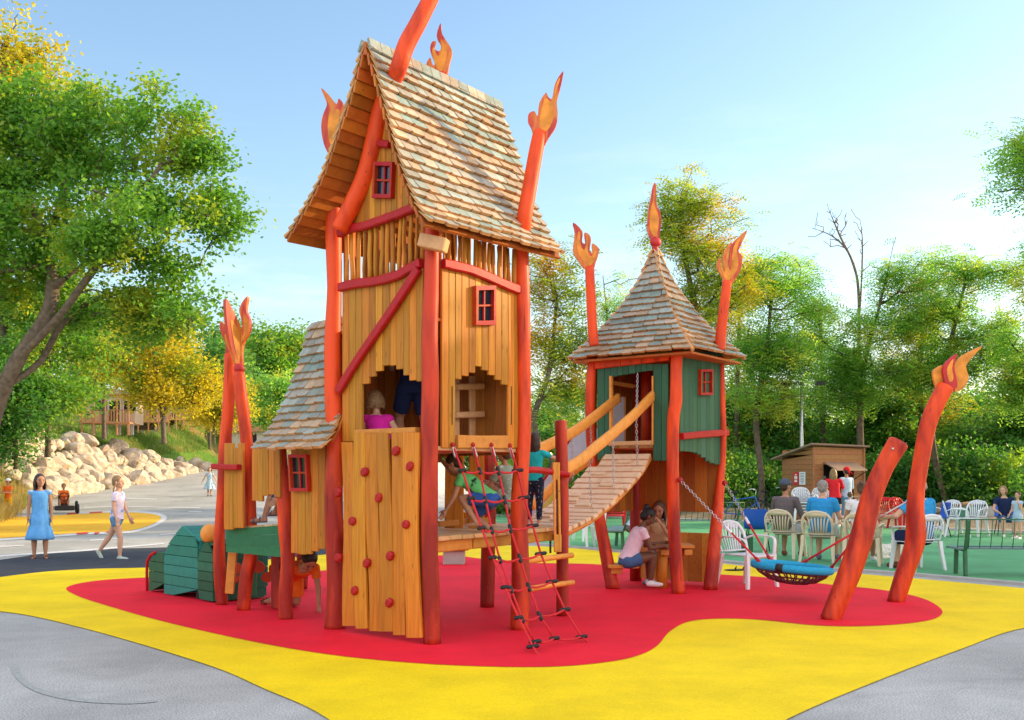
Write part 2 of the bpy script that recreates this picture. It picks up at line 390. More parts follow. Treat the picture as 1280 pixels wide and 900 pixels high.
c5 = N.new('ShaderNodeMath'); c5.operation = 'MULTIPLY'; L.new(c4.outputs[0], c5.inputs[0]); L.new(c1.outputs[0], c5.inputs[1])
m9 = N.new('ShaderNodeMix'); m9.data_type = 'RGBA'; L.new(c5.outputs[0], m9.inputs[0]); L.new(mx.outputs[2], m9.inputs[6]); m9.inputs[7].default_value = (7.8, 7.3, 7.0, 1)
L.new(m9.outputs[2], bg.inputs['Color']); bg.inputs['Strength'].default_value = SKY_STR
vs = scene.view_settings; vs.view_transform = 'Standard'; vs.look = 'None'; vs.gamma = 1; vs.use_curve_mapping = False; vs.exposure = 1.25
scene.render.engine = 'CYCLES'
scene.cycles.max_bounces = 6; scene.cycles.transparent_max_bounces = 6

# ---------------------------------------------------------------- ground sheets
def grid_mesh(name, xs, ys, hf):
    vs = [(x, y, hf(x, y)) for y in ys for x in xs]; nx = len(xs)
    fs = [(j * nx + i, j * nx + i + 1, (j + 1) * nx + i + 1, (j + 1) * nx + i) for j in range(len(ys) - 1) for i in range(nx - 1)]
    me = bpy.data.meshes.new(name); me.from_pydata(vs, [], fs); me.polygons.foreach_set('use_smooth', [True] * len(fs)); return me
def asphalt():
    m = bpy.data.materials.new('worn_asphalt'); nt, N, L, b = nodes_of(m); b.inputs['Roughness'].default_value = .85
    ge = N.new('ShaderNodeNewGeometry')
    def nz(sc, d, lo, hi, a, z, dist=0):
        n = N.new('ShaderNodeTexNoise'); n.inputs['Scale'].default_value = sc; n.inputs['Detail'].default_value = d; n.inputs['Distortion'].default_value = dist; L.new(ge.outputs['Position'], n.inputs['Vector'])
        r = N.new('ShaderNodeMapRange'); r.inputs['From Min'].default_value = lo; r.inputs['From Max'].default_value = hi; r.inputs['To Min'].default_value = a; r.inputs['To Max'].default_value = z
        L.new(n.outputs['Fac'], r.inputs['Value']); return n, r
    n0, r0 = nz(.5, 8, .35, .65, .78, 1.12, .6); n1, r1 = nz(90, 5, .38, .62, .62, 1.34); n3, r3 = nz(3.2, 5, .3, .7, .92, 1.08, 1)
    c = (.385, .39, .385, 1)
    mx = None; src = None
    for r in (r0, r1, r3):
        k = N.new('ShaderNodeMix'); k.data_type = 'RGBA'; k.blend_type = 'MULTIPLY'; k.inputs[0].default_value = 1
        if src is None: k.inputs[6].default_value = c
        else: L.new(src, k.inputs[6])
        L.new(r.outputs[0], k.inputs[7]); src = k.outputs[2]
    # light grit and long sealed cracks
    n2, r2 = nz(95, 1, .70, .74, 0, .6)
    k = N.new('ShaderNodeMix'); k.data_type = 'RGBA'; L.new(r2.outputs[0], k.inputs[0]); L.new(src, k.inputs[6]); k.inputs[7].default_value = (.5, .48, .45, 1); src = k.outputs[2]
    vo = N.new('ShaderNodeTexVoronoi'); vo.feature = 'DISTANCE_TO_EDGE'; vo.inputs['Scale'].default_value = .33
    nd = N.new('ShaderNodeTexNoise'); nd.inputs['Scale'].default_value = 1.1; nd.inputs['Detail'].default_value = 5; L.new(ge.outputs['Position'], nd.inputs['Vector'])
    va = N.new('ShaderNodeVectorMath'); va.operation = 'MULTIPLY_ADD'; L.new(nd.outputs['Color'], va.inputs[0]); va.inputs[1].default_value = (1.2, 1.2, 0); L.new(ge.outputs['Position'], va.inputs[2]); L.new(va.outputs[0], vo.inputs['Vector'])
    rc = N.new('ShaderNodeMapRange'); rc.inputs['From Min'].default_value = .001; rc.inputs['From Max'].default_value = .006; rc.inputs['To Min'].default_value = .93; rc.inputs['To Max'].default_value = 1; L.new(vo.outputs['Distance'], rc.inputs['Value'])
    k = N.new('ShaderNodeMix'); k.data_type = 'RGBA'; k.blend_type = 'MULTIPLY'; k.inputs[0].default_value = 1; L.new(src, k.inputs[6]); L.new(rc.outputs[0], k.inputs[7]); src = k.outputs[2]
    L.new(src, b.inputs['Base Color'])
    bp = N.new('ShaderNodeBump'); bp.inputs['Strength'].default_value = .5; bp.inputs['Distance'].default_value = .004; L.new(n1.outputs['Fac'], bp.inputs['Height']); L.new(bp.outputs['Normal'], b.inputs['Normal'])
    return m
xs = [-1200, -500, -200, -100, -60, -45] + [-36 + i for i in range(0, 38)] + [4, 8, 14, 22, 34, 60, 120, 300, 700, 1500]
ys = [-200, -60, -20, -8, 0, 5, 10, 15] + [19 + i for i in range(0, 68)] + [90, 100, 120, 160, 260, 600, 1500, 3000]
struct('ground', grid_mesh('ground', xs, ys, ground_h), asphalt())

def rubber(name, col, spk, spk2, wear=None):
    """poured granulate: fine grain in two tones, faint foot wear"""
    m = bpy.data.materials.new(name); nt, N, L, b = nodes_of(m); b.inputs['Roughness'].default_value = .8; b.inputs['Specular IOR Level'].default_value = .25
    ge = N.new('ShaderNodeNewGeometry'); src = None
    vo = N.new('ShaderNodeTexNoise'); vo.inputs['Scale'].default_value = 75; vo.inputs['Detail'].default_value = 4; vo.inputs['Roughness'].default_value = .8; L.new(ge.outputs['Position'], vo.inputs['Vector'])
    r = N.new('ShaderNodeMapRange'); r.inputs['From Min'].default_value = .3; r.inputs['From Max'].default_value = .7; L.new(vo.outputs['Fac'], r.inputs['Value'])
    k = N.new('ShaderNodeMix'); k.data_type = 'RGBA'; L.new(r.outputs[0], k.inputs[0]); k.inputs[6].default_value = tuple(x * .80 for x in col) + (1,); k.inputs[7].default_value = tuple(min(1, x * 1.2) for x in col) + (1,)
    n = N.new('ShaderNodeTexNoise'); n.inputs['Scale'].default_value = 1.3; n.inputs['Detail'].default_value = 7; n.inputs['Roughness'].default_value = .65; L.new(ge.outputs['Position'], n.inputs['Vector'])
    r2 = N.new('ShaderNodeMapRange'); r2.inputs['From Min'].default_value = .38; r2.inputs['From Max'].default_value = .68; r2.inputs['To Min'].default_value = 1.05; r2.inputs['To Max'].default_value = .86; L.new(n.outputs['Fac'], r2.inputs['Value'])
    k2 = N.new('ShaderNodeMix'); k2.data_type = 'RGBA'; k2.blend_type = 'MULTIPLY'; k2.inputs[0].default_value = 1; L.new(k.outputs[2], k2.inputs[6]); L.new(r2.outputs[0], k2.inputs[7])
    n3 = N.new('ShaderNodeTexNoise'); n3.inputs['Scale'].default_value = 38; n3.inputs['Detail'].default_value = 2; L.new(ge.outputs['Position'], n3.inputs['Vector'])
    r3 = N.new('ShaderNodeMapRange'); r3.inputs['From Min'].default_value = spk2; r3.inputs['From Max'].default_value = spk2 + .03; r3.inputs['To Max'].default_value = .6; L.new(n3.outputs['Fac'], r3.inputs['Value'])
    k3 = N.new('ShaderNodeMix'); k3.data_type = 'RGBA'; L.new(r3.outputs[0], k3.inputs[0]); L.new(k2.outputs[2], k3.inputs[6]); k3.inputs[7].default_value = tuple(spk) + (1,)
    L.new(k3.outputs[2], b.inputs['Base Color'])
    bp = N.new('ShaderNodeBump'); bp.inputs['Strength'].default_value = .45; bp.inputs['Distance'].default_value = .004; L.new(vo.outputs['Fac'], bp.inputs['Height']); L.new(bp.outputs['Normal'], b.inputs['Normal'])
    return m
def spline(pts, k=6, closed=True):
    out = []; n = len(pts)
    rngi = range(n) if closed else range(n - 1)
    for i in rngi:
        p = [V(pts[(i + j) % n] if closed else pts[min(max(i + j, 0), n - 1)]) for j in (-1, 0, 1, 2)]
        for t in [j / k for j in range(k)]:
            out.append(.5 * ((2 * p[1]) + (p[2] - p[0]) * t + (2 * p[0] - 5 * p[1] + 4 * p[2] - p[3]) * t * t + (3 * p[1] - p[0] - 3 * p[2] + p[3]) * t ** 3))
    if not closed: out.append(V(pts[-1]))
    return out
def sheet(name, pix, mat, off, smooth=True, cuts=0, kind='structure', world=False):
    pts = [V((*p[:2], 0)) if world else G(*p) for p in pix]
    pts = [V((p.x, p.y, 0)) for p in pts]
    if smooth: pts = spline(pts, 7)
    bm = bmesh.new(); vs = [bm.verts.new(p) for p in pts]
    tri = tessellate_polygon([pts])
    for t in tri:
        try: bm.faces.new([vs[i] for i in t])
        except ValueError: pass
    for _ in range(cuts):
        es = [e for e in bm.edges if e.calc_length() > 1.2]
        if not es: break
        bmesh.ops.subdivide_edges(bm, edges=es, cuts=1, use_grid_fill=False); bmesh.ops.triangulate(bm, faces=[f for f in bm.faces if len(f.verts) > 3])
    for v in bm.verts: v.co.z = ground_h(v.co.x, v.co.y) + off
    bmesh.ops.recalc_face_normals(bm, faces=bm.faces[:])
    for f in bm.faces:
        if f.normal.z < 0: f.normal_flip()
    me = bpy.data.meshes.new(name); bm.to_mesh(me); bm.free()
    return struct(name, me, mat, kind)
M['yellowr'] = rubber('yellow_rubber_surface', (.95, .63, .0), (.55, .42, .02), .76)
M['redr'] = rubber('red_rubber_surface', (.80, .006, .030), (.75, .45, .2), .80)
M['yellowp'] = rubber('yellow_track_paint', (.86, .47, .03), (.5, .36, .1), .72)
M['whitep'] = mat_plain('white_road_paint', (.62, .63, .66), .8, var=.15, scale=20, speck=((.3, .3, .32), 60, .6))
M['redp'] = mat_plain('red_road_paint', (.62, .06, .05), .8, var=.15, scale=20, speck=((.4, .3, .3), 60, .62))
M['newasph'] = mat_plain('dark_fresh_asphalt', (.035, .042, .062), .85, var=.2, scale=4, bump=.6, bscale=120, speck=((.14, .14, .13), 110, .64))
M['conc'] = mat_plain('pale_concrete', (.42, .41, .40), .8, var=.12, scale=5, bump=.3)
sheet('fresh_asphalt_strip', [(-90, 712), (0, 700), (90, 688), (185, 685), (300, 682), (420, 676), (540, 668), (560, 690), (450, 702), (300, 712), (185, 715), (60, 720), (0, 727), (-100, 745)], M['newasph'], .004)
yel = [(-120, 742), (-40, 727), (0, 722), (60, 715), (120, 711.5), (185, 710), (260, 706), (370, 697), (450, 690), (560, 683), (620, 682), (700, 684.5), (760, 690), (860, 700), (940, 709), (1000, 713), (1100, 720), (1280, 736), (1420, 750),
       (1400, 772), (1280, 786), (1200, 813), (1100, 851), (985, 900), (900, 955), (820, 1020), (700, 1080), (560, 1020), (410, 900), (330, 862), (250, 829), (100, 785), (0, 765), (-130, 760)]
sheet('yellow_play_surface', yel, M['yellowr'], .008)
red = [(84, 735), (120, 727), (190, 722.5), (320, 718), (390, 715), (455, 709), (520, 699), (560, 694.5), (600, 699), (640, 704), (700, 705), (750, 706.5), (830, 714), (900, 719), (960, 723), (1040, 732), (1100, 738), (1150, 748), (1176, 762), (1172, 773), (1140, 780), (1080, 784), (1020, 783), (950, 776), (900, 774.5), (862, 778),
       (838, 790), (822, 808), (800, 820), (760, 829), (690, 835), (600, 834.5), (500, 829), (400, 818), (300, 800), (200, 777), (130, 757), (95, 745)]
sheet('red_play_surface', red, M['redr'], .012)
# karting track paint on the rising road at left
ell = [(-160, 655), (-60, 649.5), (60, 645), (130, 641.5), (165, 641), (190, 643), (200, 646), (200, 650), (188, 657), (160, 664), (110, 666), (40, 671), (-60, 677), (-180, 684)]
sheet('white_track_edge', [(-165, 653), (-60, 647.5), (60, 643), (130, 639.5), (168, 639), (196, 641), (208, 646), (206, 651), (192, 659), (162, 666.5), (110, 668.5), (40, 673.5), (-60, 680), (-185, 687)], M['whitep'], .008, cuts=3)
sheet('yellow_track_island', ell, M['yellowp'], .016, cuts=3)
for k, (a, b_, y0, y1) in enumerate([(96, 110, 667, 669), (134, 143, 665, 667.2), (118, 124, 667, 668.6), (112, 128, 641, 642.6), (84, 97, 642.5, 644.2)]):
    sheet('red_kerb_mark', [(a, y0 - .2), (b_, y0 - 1.0), (b_, y1 - 1.0), (a, y1)], M['redp'], .022, smooth=False, cuts=1)
for q in ([(0, 694.5), (110, 687), (205, 679), (205, 680.6), (110, 689), (0, 696.5)], [(-10, 683.5), (30, 681.5), (30, 682.6), (-10, 685)], [(112, 675), (150, 672.6), (150, 673.8), (112, 676.6)],
          [(158, 622.2), (196, 623.5), (196, 624.6), (158, 623.8)], [(105, 634), (150, 632), (150, 633.2), (105, 635.3)], [(160, 633), (250, 634.5), (250, 635.5), (160, 634)], [(236, 639), (252, 639.5), (252, 640.4), (236, 640)], [(200, 668), (262, 664), (262, 665), (200, 669.2)]):
    sheet('white_lane_line', q, M['whitep'], .008, smooth=False, cuts=2)

M['chalk'] = mat_plain('faded_green_chalk', (.325, .375, .36), .9, var=.3, scale=30, speck=((.38, .385, .38), 45, .46))
sheet('chalk_line', [(22, 832), (26, 843), (45, 859), (90, 872), (150, 877), (192, 876), (192, 878.5), (150, 880.5), (88, 876), (40, 863), (18, 845), (14, 832)], M['chalk'], .004)
# artificial turf, its concrete edge and the bare soil behind it
def turfm():
    m = bpy.data.materials.new('artificial_turf'); nt, N, L, b = nodes_of(m); b.inputs['Roughness'].default_value = .75
    ge = N.new('ShaderNodeNewGeometry')
    n = N.new('ShaderNodeTexNoise'); n.inputs['Scale'].default_value = 120; n.inputs['Detail'].default_value = 3; L.new(ge.outputs['Position'], n.inputs['Vector'])
    n2 = N.new('ShaderNodeTexNoise'); n2.inputs['Scale'].default_value = .7; n2.inputs['Detail'].default_value = 5; L.new(ge.outputs['Position'], n2.inputs['Vector'])
    k = N.new('ShaderNodeMix'); k.data_type = 'RGBA'; L.new(n.outputs['Fac'], k.inputs[0]); k.inputs[6].default_value = (.035, .22, .085, 1); k.inputs[7].default_value = (.14, .46, .22, 1)
    r = N.new('ShaderNodeMapRange'); r.inputs['From Min'].default_value = .3; r.inputs['From Max'].default_value = .7; r.inputs['To Min'].default_value = .8; r.inputs['To Max'].default_value = 1.25; L.new(n2.outputs['Fac'], r.inputs['Value'])
    k2 = N.new('ShaderNodeMix'); k2.data_type = 'RGBA'; k2.blend_type = 'MULTIPLY'; k2.inputs[0].default_value = 1; L.new(k.outputs[2], k2.inputs[6]); L.new(r.outputs[0], k2.inputs[7]); L.new(k2.outputs[2], b.inputs['Base Color'])
    bp = N.new('ShaderNodeBump'); bp.inputs['Strength'].default_value = .8; bp.inputs['Distance'].default_value = .01; L.new(n.outputs['Fac'], bp.inputs['Height']); L.new(bp.outputs['Normal'], b.inputs['Normal'])
    return m
M['turf'] = turfm()
front = [(590, 672), (700, 682), (760, 687), (860, 697), (940, 705), (1000, 709), (1100, 715), (1280, 730), (1440, 745)]
back = [(1440, 672), (1280, 666), (1080, 659), (900, 652), (760, 647), (620, 645)]
sheet('turf_lawn', front + back, M['turf'], .006, smooth=False)
def strip(name, line, w, h, mat, kind='structure', z=0.0):
    pts = spline([G(*p) for p in line], 6, closed=False); mb = MB(); vs = []; 
    for i, p in enumerate(pts):
        t = (pts[min(i + 1, len(pts) - 1)] - pts[max(i - 1, 0)]); t.z = 0; t.normalize(); s_ = V((-t.y, t.x, 0)) * w / 2; b0 = V((p.x, p.y, -.05 + ground_h(p.x, p.y))); 
        vs += [b0 - s_, b0 + s_, b0 + s_ + V((0, 0, h + .05)), b0 - s_ + V((0, 0, h + .05))]
    fs = []
    for i in range(len(pts) - 1):
        for k in range(4): fs.append((i * 4 + k, i * 4 + (k + 1) % 4, i * 4 + 4 + (k + 1) % 4, i * 4 + 4 + k))
    mb.add(vs, fs); return struct(name, mb.mesh(name), mat, kind)
strip('turf_kerb', [(x, y + 1.2) for x, y in front], .16, .035, M['conc'])
strip('turf_back_kerb', list(reversed(back)), .3, .06, M['conc'])
M['soil'] = mat_plain('stony_soil', (.26, .19, .125), .9, var=.3, scale=2.5, bump=1, bscale=12, speck=((.45, .38, .30), 26, .56))
def soil_h(x, y):
    d = y - 30
    base = .02 + sm(0, 4, d) * .25 + noise.noise(V((x * .6, y * .6, 0))) * .12 * sm(0, 2, d) + noise.noise(V((x * 2.3, y * 2.3, 5))) * .05 * sm(0, 1, d)
    return base
def rowend(x):      # the back kerb's distance at this x
    best = None
    bb = [G(*p) for p in back]
    for a, c in zip(bb[:-1], bb[1:]):
        if c.x <= x <= a.x: return a.y + (c.y - a.y) * (x - a.x) / (c.x - a.x)
    return bb[0].y if x > bb[0].x else bb[-1].y
xs = [i * .5 for i in range(-2, 70)]; vsx = []; fsx = []
nr = 26
for j in range(nr):
    for x in xs:
        y0 = rowend(x) + .1; y = y0 + (j / (nr - 1)) ** 1.3 * 22
        z = .012 + sm(0, 3.5, y - y0) * .3 + noise.noise(V((x * .6, y * .6, 0))) * .14 * sm(0, 2.5, y - y0) + noise.noise(V((x * 2.3, y * 2.3, 5))) * .05 * sm(0, 1.2, y - y0)
        vsx.append((x, y, z))
for j in range(nr - 1):
    for i in range(len(xs) - 1): fsx.append((j * len(xs) + i, j * len(xs) + i + 1, (j + 1) * len(xs) + i + 1, (j + 1) * len(xs) + i))
me = bpy.data.meshes.new('soil'); me.from_pydata(vsx, [], fsx); me.polygons.foreach_set('use_smooth', [True] * len(fsx)); struct('soil', me, M['soil'])

# grass bank with the road edge at its foot, left
foot = [(-11, 6), (-12.2, 14), (-13.2, 22), (-15.2, 30.7), (-17.6, 37), (-19.4, 46), (-19.3, 55), (-19.1, 64), (-17.5, 74), (-15, 88), (-10, 104), (-4, 120)]
footp = spline([V((a, b_, 0)) for a, b_ in foot], 8, closed=False)
def bank_profile(s):    # height above the road at s metres up-slope
    return 3.0 * sm(0, 5.2, s) + .35 * sm(5, 14, s) + max(0, s - 14) * .10
def grassm(name, g1, g2, dry, amt):
    m = bpy.data.materials.new(name); nt, N, L, b = nodes_of(m); b.inputs['Roughness'].default_value = .9; b.inputs['Specular IOR Level'].default_value = .1
    ge = N.new('ShaderNodeNewGeometry')
    n = N.new('ShaderNodeTexNoise'); n.inputs['Scale'].default_value = 9; n.inputs['Detail'].default_value = 6; L.new(ge.outputs['Position'], n.inputs['Vector'])
    k = N.new('ShaderNodeMix'); k.data_type = 'RGBA'; L.new(n.outputs['Fac'], k.inputs[0]); k.inputs[6].default_value = g1 + (1,); k.inputs[7].default_value = g2 + (1,)
    n2 = N.new('ShaderNodeTexNoise'); n2.inputs['Scale'].default_value = .5; n2.inputs['Detail'].default_value = 7; n2.inputs['Roughness'].default_value = .65; L.new(ge.outputs['Position'], n2.inputs['Vector'])
    r = N.new('ShaderNodeMapRange'); r.inputs['From Min'].default_value = .55 - amt; r.inputs['From Max'].default_value = .66 - amt; L.new(n2.outputs['Fac'], r.inputs['Value'])
    k2 = N.new('ShaderNodeMix'); k2.data_type = 'RGBA'; L.new(r.outputs[0], k2.inputs[0]); L.new(k.outputs[2], k2.inputs[6]); k2.inputs[7].default_value = dry + (1,); L.new(k2.outputs[2], b.inputs['Base Color'])
    bp = N.new('ShaderNodeBump'); bp.inputs['Strength'].default_value = 1; bp.inputs['Distance'].default_value = .08; L.new(n.outputs['Fac'], bp.inputs['Height']); L.new(bp.outputs['Normal'], b.inputs['Normal'])
    return m
M['grass'] = grassm('bank_grass', (.06, .15, .02), (.16, .28, .05), (.30, .20, .085), .04)
ss = [-.6, 0, .35, .8, 1.3, 1.9, 2.6, 3.3, 4, 4.6, 5.2, 6, 7.5, 9, 11, 14, 20, 35, 60, 100, 160]
vsx = []; fsx = []
def bank_pt(i, s):
    p = footp[i]; a = footp[max(i - 1, 0)]; c = footp[min(i + 1, len(footp) - 1)]; t = (c - a).normalized(); nrm = V((-t.y, t.x, 0))
    q = p + nrm * s
    z = ground_h(p.x, p.y) - .08 + bank_profile(s) + (noise.noise(V((q.x * .35, q.y * .35, 3))) * .35 * sm(.5, 3, s))
    return V((q.x, q.y, z)), nrm
for i in range(len(footp)):
    for s in ss: vsx.append(tuple(bank_pt(i, s)[0]))
for i in range(len(footp) - 1):
    for j in range(len(ss) - 1): fsx.append((i * len(ss) + j, (i + 1) * len(ss) + j, (i + 1) * len(ss) + j + 1, i * len(ss) + j + 1))
me = bpy.data.meshes.new('grass_bank'); me.from_pydata(vsx, [], fsx); me.polygons.foreach_set('use_smooth', [True] * len(fsx)); struct('grass_bank', me, M['grass'])
def bank_at(y, s):      # point on bank beside road distance y
    i = min(range(len(footp)), key=lambda k: abs(footp[k].y - y)); return bank_pt(i, s)[0]
# ================================================================ THE PLAY CASTLE
PA, PB, PC = G(418, 787), G(540, 806), G(649, 788)
FL = Face(PA, PB)                      # left face (leftwards from A it carries the side house)
FR = Face(PB, PC)                      # right face
BA = (PA - PB); BA.z = 0; LBA = BA.length; BAn = BA.normalized()
BC = (PC - PB); BC.z = 0; LBC = BC.length; BCn = BC.normalized()
def log(face_or_D, pix, rpx, mat, t, n=14, name='post', wob=.012, seed=0, sub=2):
    """a round log drawn through photo points (px, py[, D]); rpx = radius in photo pixels"""
    pts = []; rad = []
    for i, q in enumerate(pix):
        D = q[2] if len(q) > 2 else face_or_D
        pts.append(P(q[0], q[1], D)); rr = rpx[i] if hasattr(rpx, '__len__') else rpx; rad.append(rr * D / FOC)
    sp = spline(pts, 5, closed=False); m = len(sp)
    rads = [np.interp(i / (m - 1) * (len(rad) - 1), range(len(rad)), rad) for i in range(m)]
    rs = random.Random(seed)
    rads = [r * (1 + .05 * noise.noise(V((p.z * 2.1, seed * 3.7, p.x)))) for r, p in zip(rads, sp)]
    # rounded ends
    d0 = (sp[1] - sp[0]).normalized(); d1 = (sp[-1] - sp[-2]).normalized()
    sp = sp + [sp[-1] + d1 * .012]; rads = rads + [rads[-1] - .014]
    mb = MB(); mb.tube(sp, rads, n)
    return part(name, mb, mat, t, smooth=False if n < 8 else True)
def fix_caps(o):       # flat end caps keep a crisp edge
    for p in o.data.polygons:
        if len(p.vertices) > 4: p.use_smooth = False
def DB(px, py): return G(px, py).y

FLAME_A = [(-.02, 0), (.10, .02), (.20, .20), (.24, .36), (.20, .47), (.30, .62), (.36, .86), (.25, .66), (.14, .52), (.13, .40), (.10, .52), (.03, .66), (.10, .86), (.07, 1.0), (-.03, .80), (-.10, .62), (-.08, .46), (-.15, .42), (-.17, .56), (-.26, .66), (-.22, .48), (-.24, .30), (-.12, .10)]
def flame_mb(outline, a, b, width=1.0, t=.05, flip=1, face=None):
    """board cut as a flame standing from a to b (world points)"""
    a = V(a); b = V(b); v = (b - a); h = v.length; vn = v / h
    u = V((1, 0, 0)) if face is None else V(face); u = (u - vn * u.dot(vn)).normalized() * flip
    w = u.cross(vn)
    mb = MB(); pl = [(p[0] * h * width, p[1] * h) for p in outline]
    pl2 = [(p[0], p[1]) for p in pl]
    mb.prism(pl2, a, u, vn, w, t)
    return mb
def mat_flame():
    m = bpy.data.materials.new('painted_flame'); nt, N, L, b = nodes_of(m); b.inputs['Roughness'].default_value = .5
    tc = N.new('ShaderNodeTexCoord'); mp = N.new('ShaderNodeMapping'); mp.inputs['Scale'].default_value = (7, 7, 1.6)
    L.new(tc.outputs['Object'], mp.inputs[0]); no = N.new('ShaderNodeTexNoise'); no.inputs['Scale'].default_value = 1.3; no.inputs['Detail'].default_value = 2; no.inputs['Distortion'].default_value = 1.2; L.new(mp.outputs[0], no.inputs['Vector'])
    cr = N.new('ShaderNodeValToRGB'); e = cr.color_ramp.elements; e[0].position = .36; e[0].color = (.40, .025, .03, 1); e[1].position = .62; e[1].color = (.66, .20, .03, 1)
    q = e.new(.48); q.color = (.58, .06, .02, 1)
    L.new(no.outputs['Fac'], cr.inputs[0]); L.new(cr.outputs[0], b.inputs['Base Color']); return m
M['flame'] = mat_flame()
M['flameglow'] = mat_plain('yellow_flame_paint', (.72, .27, .035), .5, var=.3, scale=9)
M['flamered'] = mat_plain('crimson_flame_paint', (.50, .03, .035), .5, var=.2, scale=9)
def flame(parent_thing, pixpoly, D, t=.045, inner=None, tilt=0.0, name='flame', mat=None):
    """flame board traced in photo points at distance D; inner = list of painted tongues (slightly proud)"""
    r = parent_thing
    org = P(pixpoly[0][0], pixpoly[0][1], D)
    cx = sum(p[0] for p in pixpoly) / len(pixpoly); cy = sum(p[1] for p in pixpoly) / len(pixpoly)
    c = P(cx, cy, D); k = D / FOC; u = V((math.cos(tilt), math.sin(tilt), 0)); w = V((-math.sin(tilt), math.cos(tilt), 0))
    sc = 1 / max(.3, math.cos(tilt))
    mb = MB(); pl = [((p[0] - cx) * k * sc, -(p[1] - cy) * k) for p in pixpoly]
    pl = [(q.x, q.y) for q in spline([V((p[0], p[1], 0)) for p in pl], 3)]
    mb.prism(pl, c, u, V((0, 0, 1)), w, t)
    o = part(name, mb, mat or M['flame'], r)
    if inner:
        for poly in inner:
            m2 = MB(); q = [((p[0] - cx) * k * sc, -(p[1] - cy) * k) for p in poly]; q = [(a.x, a.y) for a in spline([V((p[0], p[1], 0)) for p in q], 3)]
            m2.prism(q, c, u, V((0, 0, 1)), w, t + .006)
            part('painted_tongue', m2, M['flameglow'], o)
    return o

def plank_wall(face, t, name, mat, cols, th=.028, gap=.004, o=0.0, ch=.004):
    """boards standing side by side; cols = [(x_left_px, x_right_px, [(ytop_px, ybottom_px), ...])], measured on the face"""
    mb = MB()
    for i, (x0, x1, segs) in enumerate(cols):
        for (yt, yb) in segs:
            xm = (x0 + x1) / 2
            u0, _ = face.uz(x0, 500); u1, _ = face.uz(x1, 500)
            if u1 < u0: u0, u1 = u1, u0
            _, z1 = face.uz(xm, yt); _, z0 = face.uz(xm, yb)
            c = face.pt((u0 + u1) / 2, (z0 + z1) / 2, o + random.uniform(-.0015, .0015))
            mb.cbox(c, face.d * ((u1 - u0) / 2 - gap / 2), face.n * (th / 2), V((0, 0, (z1 - z0) / 2)), ch)
    return part(name, mb, mat, t)
def xsplit(x0, x1, n, jit=.12):
    e = [x0 + (x1 - x0) * i / n for i in range(n + 1)]
    w = (x1 - x0) / n
    for i in range(1, n): e[i] += random.uniform(-jit, jit) * w
    return list(zip(e[:-1], e[1:]))
def ip(x, tab): return float(np.interp(x, [a for a, _ in tab], [b for _, b in tab]))
def face_beam(face, t, name, mat, line, hpx, depth=.06, o=.03, wob=0, parent=None, k=6):
    """beam following photo points on a wall face; hpx height in px"""
    pts = spline([face.P(x, y, o) for x, y in line], k, closed=False)
    D = pts[0].y; h = hpx * D / FOC / 2; mb = MB(); vs = []
    for i, p in enumerate(pts):
        tg = (pts[min(i + 1, len(pts) - 1)] - pts[max(i - 1, 0)]).normalized(); up = face.n.cross(tg).normalized()
        if up.z < 0: up = -up
        if abs(tg.z) > .95: up = face.d
        r = h * (1 + .08 * noise.noise(V((i * .4, D, o * 50))))
        d2 = depth / 2; c8 = min(r, d2) * .35
        ring = [(r, -d2 + c8), (r, d2 - c8), (r - c8, d2), (-r + c8, d2), (-r, d2 - c8), (-r, -d2 + c8), (-r + c8, -d2), (r - c8, -d2)]
        vs += [p + up * a + face.n * b for a, b in ring]
    fs = [(i * 8 + k_, i * 8 + (k_ + 1) % 8, i * 8 + 8 + (k_ + 1) % 8, i * 8 + 8 + k_) for i in range(len(pts) - 1) for k_ in range(8)]
    fs += [tuple(range(7, -1, -1)), tuple((len(pts) - 1) * 8 + k_ for k_ in range(8))]
    mb.add(vs, fs)
    return part(name, mb, mat, parent or t)
def win(face, t, x0, y0, x1, y1, skew=0, o=.03, dark=True, fr=.035):
    """crooked red four-pane window: frame, glass, glazing bars"""
    c = [face.P(x0, y1, o), face.P(x1, y1, o), face.P(x1 + skew, y0, o), face.P(x0 + skew, y0, o)]   # bl br tr tl
    f = MB(); n = face.n
    cen = sum(c, V((0, 0, 0))) / 4
    inn = [p + (cen - p).normalized() * fr * 1.35 for p in c]
    for i in range(4):
        j = (i + 1) % 4
        a, b, ai, bi = c[i], c[j], inn[i], inn[j]
        q = [a, b, bi, ai]; f.hexa([p - n * .02 for p in q] + [p + n * .032 for p in q])
    w = part('window', f, M['redtrim'], t)
    if dark:
        g = MB(); g.hexa([p - n * .018 for p in inn] + [p - n * .008 for p in inn]); part('glass', g, M['glass'], w)
    m = MB()
    mid = lambda a, b: (a + b) / 2
    m.bar(mid(inn[0], inn[1]), mid(inn[2], inn[3]), .02, .022, up=n, ch=.004)
    m.bar(mid(inn[0], inn[3]), mid(inn[1], inn[2]), .02, .026, up=n, ch=.004)
    part('glazing_bar', m, M['redtrim'], w)
    return w

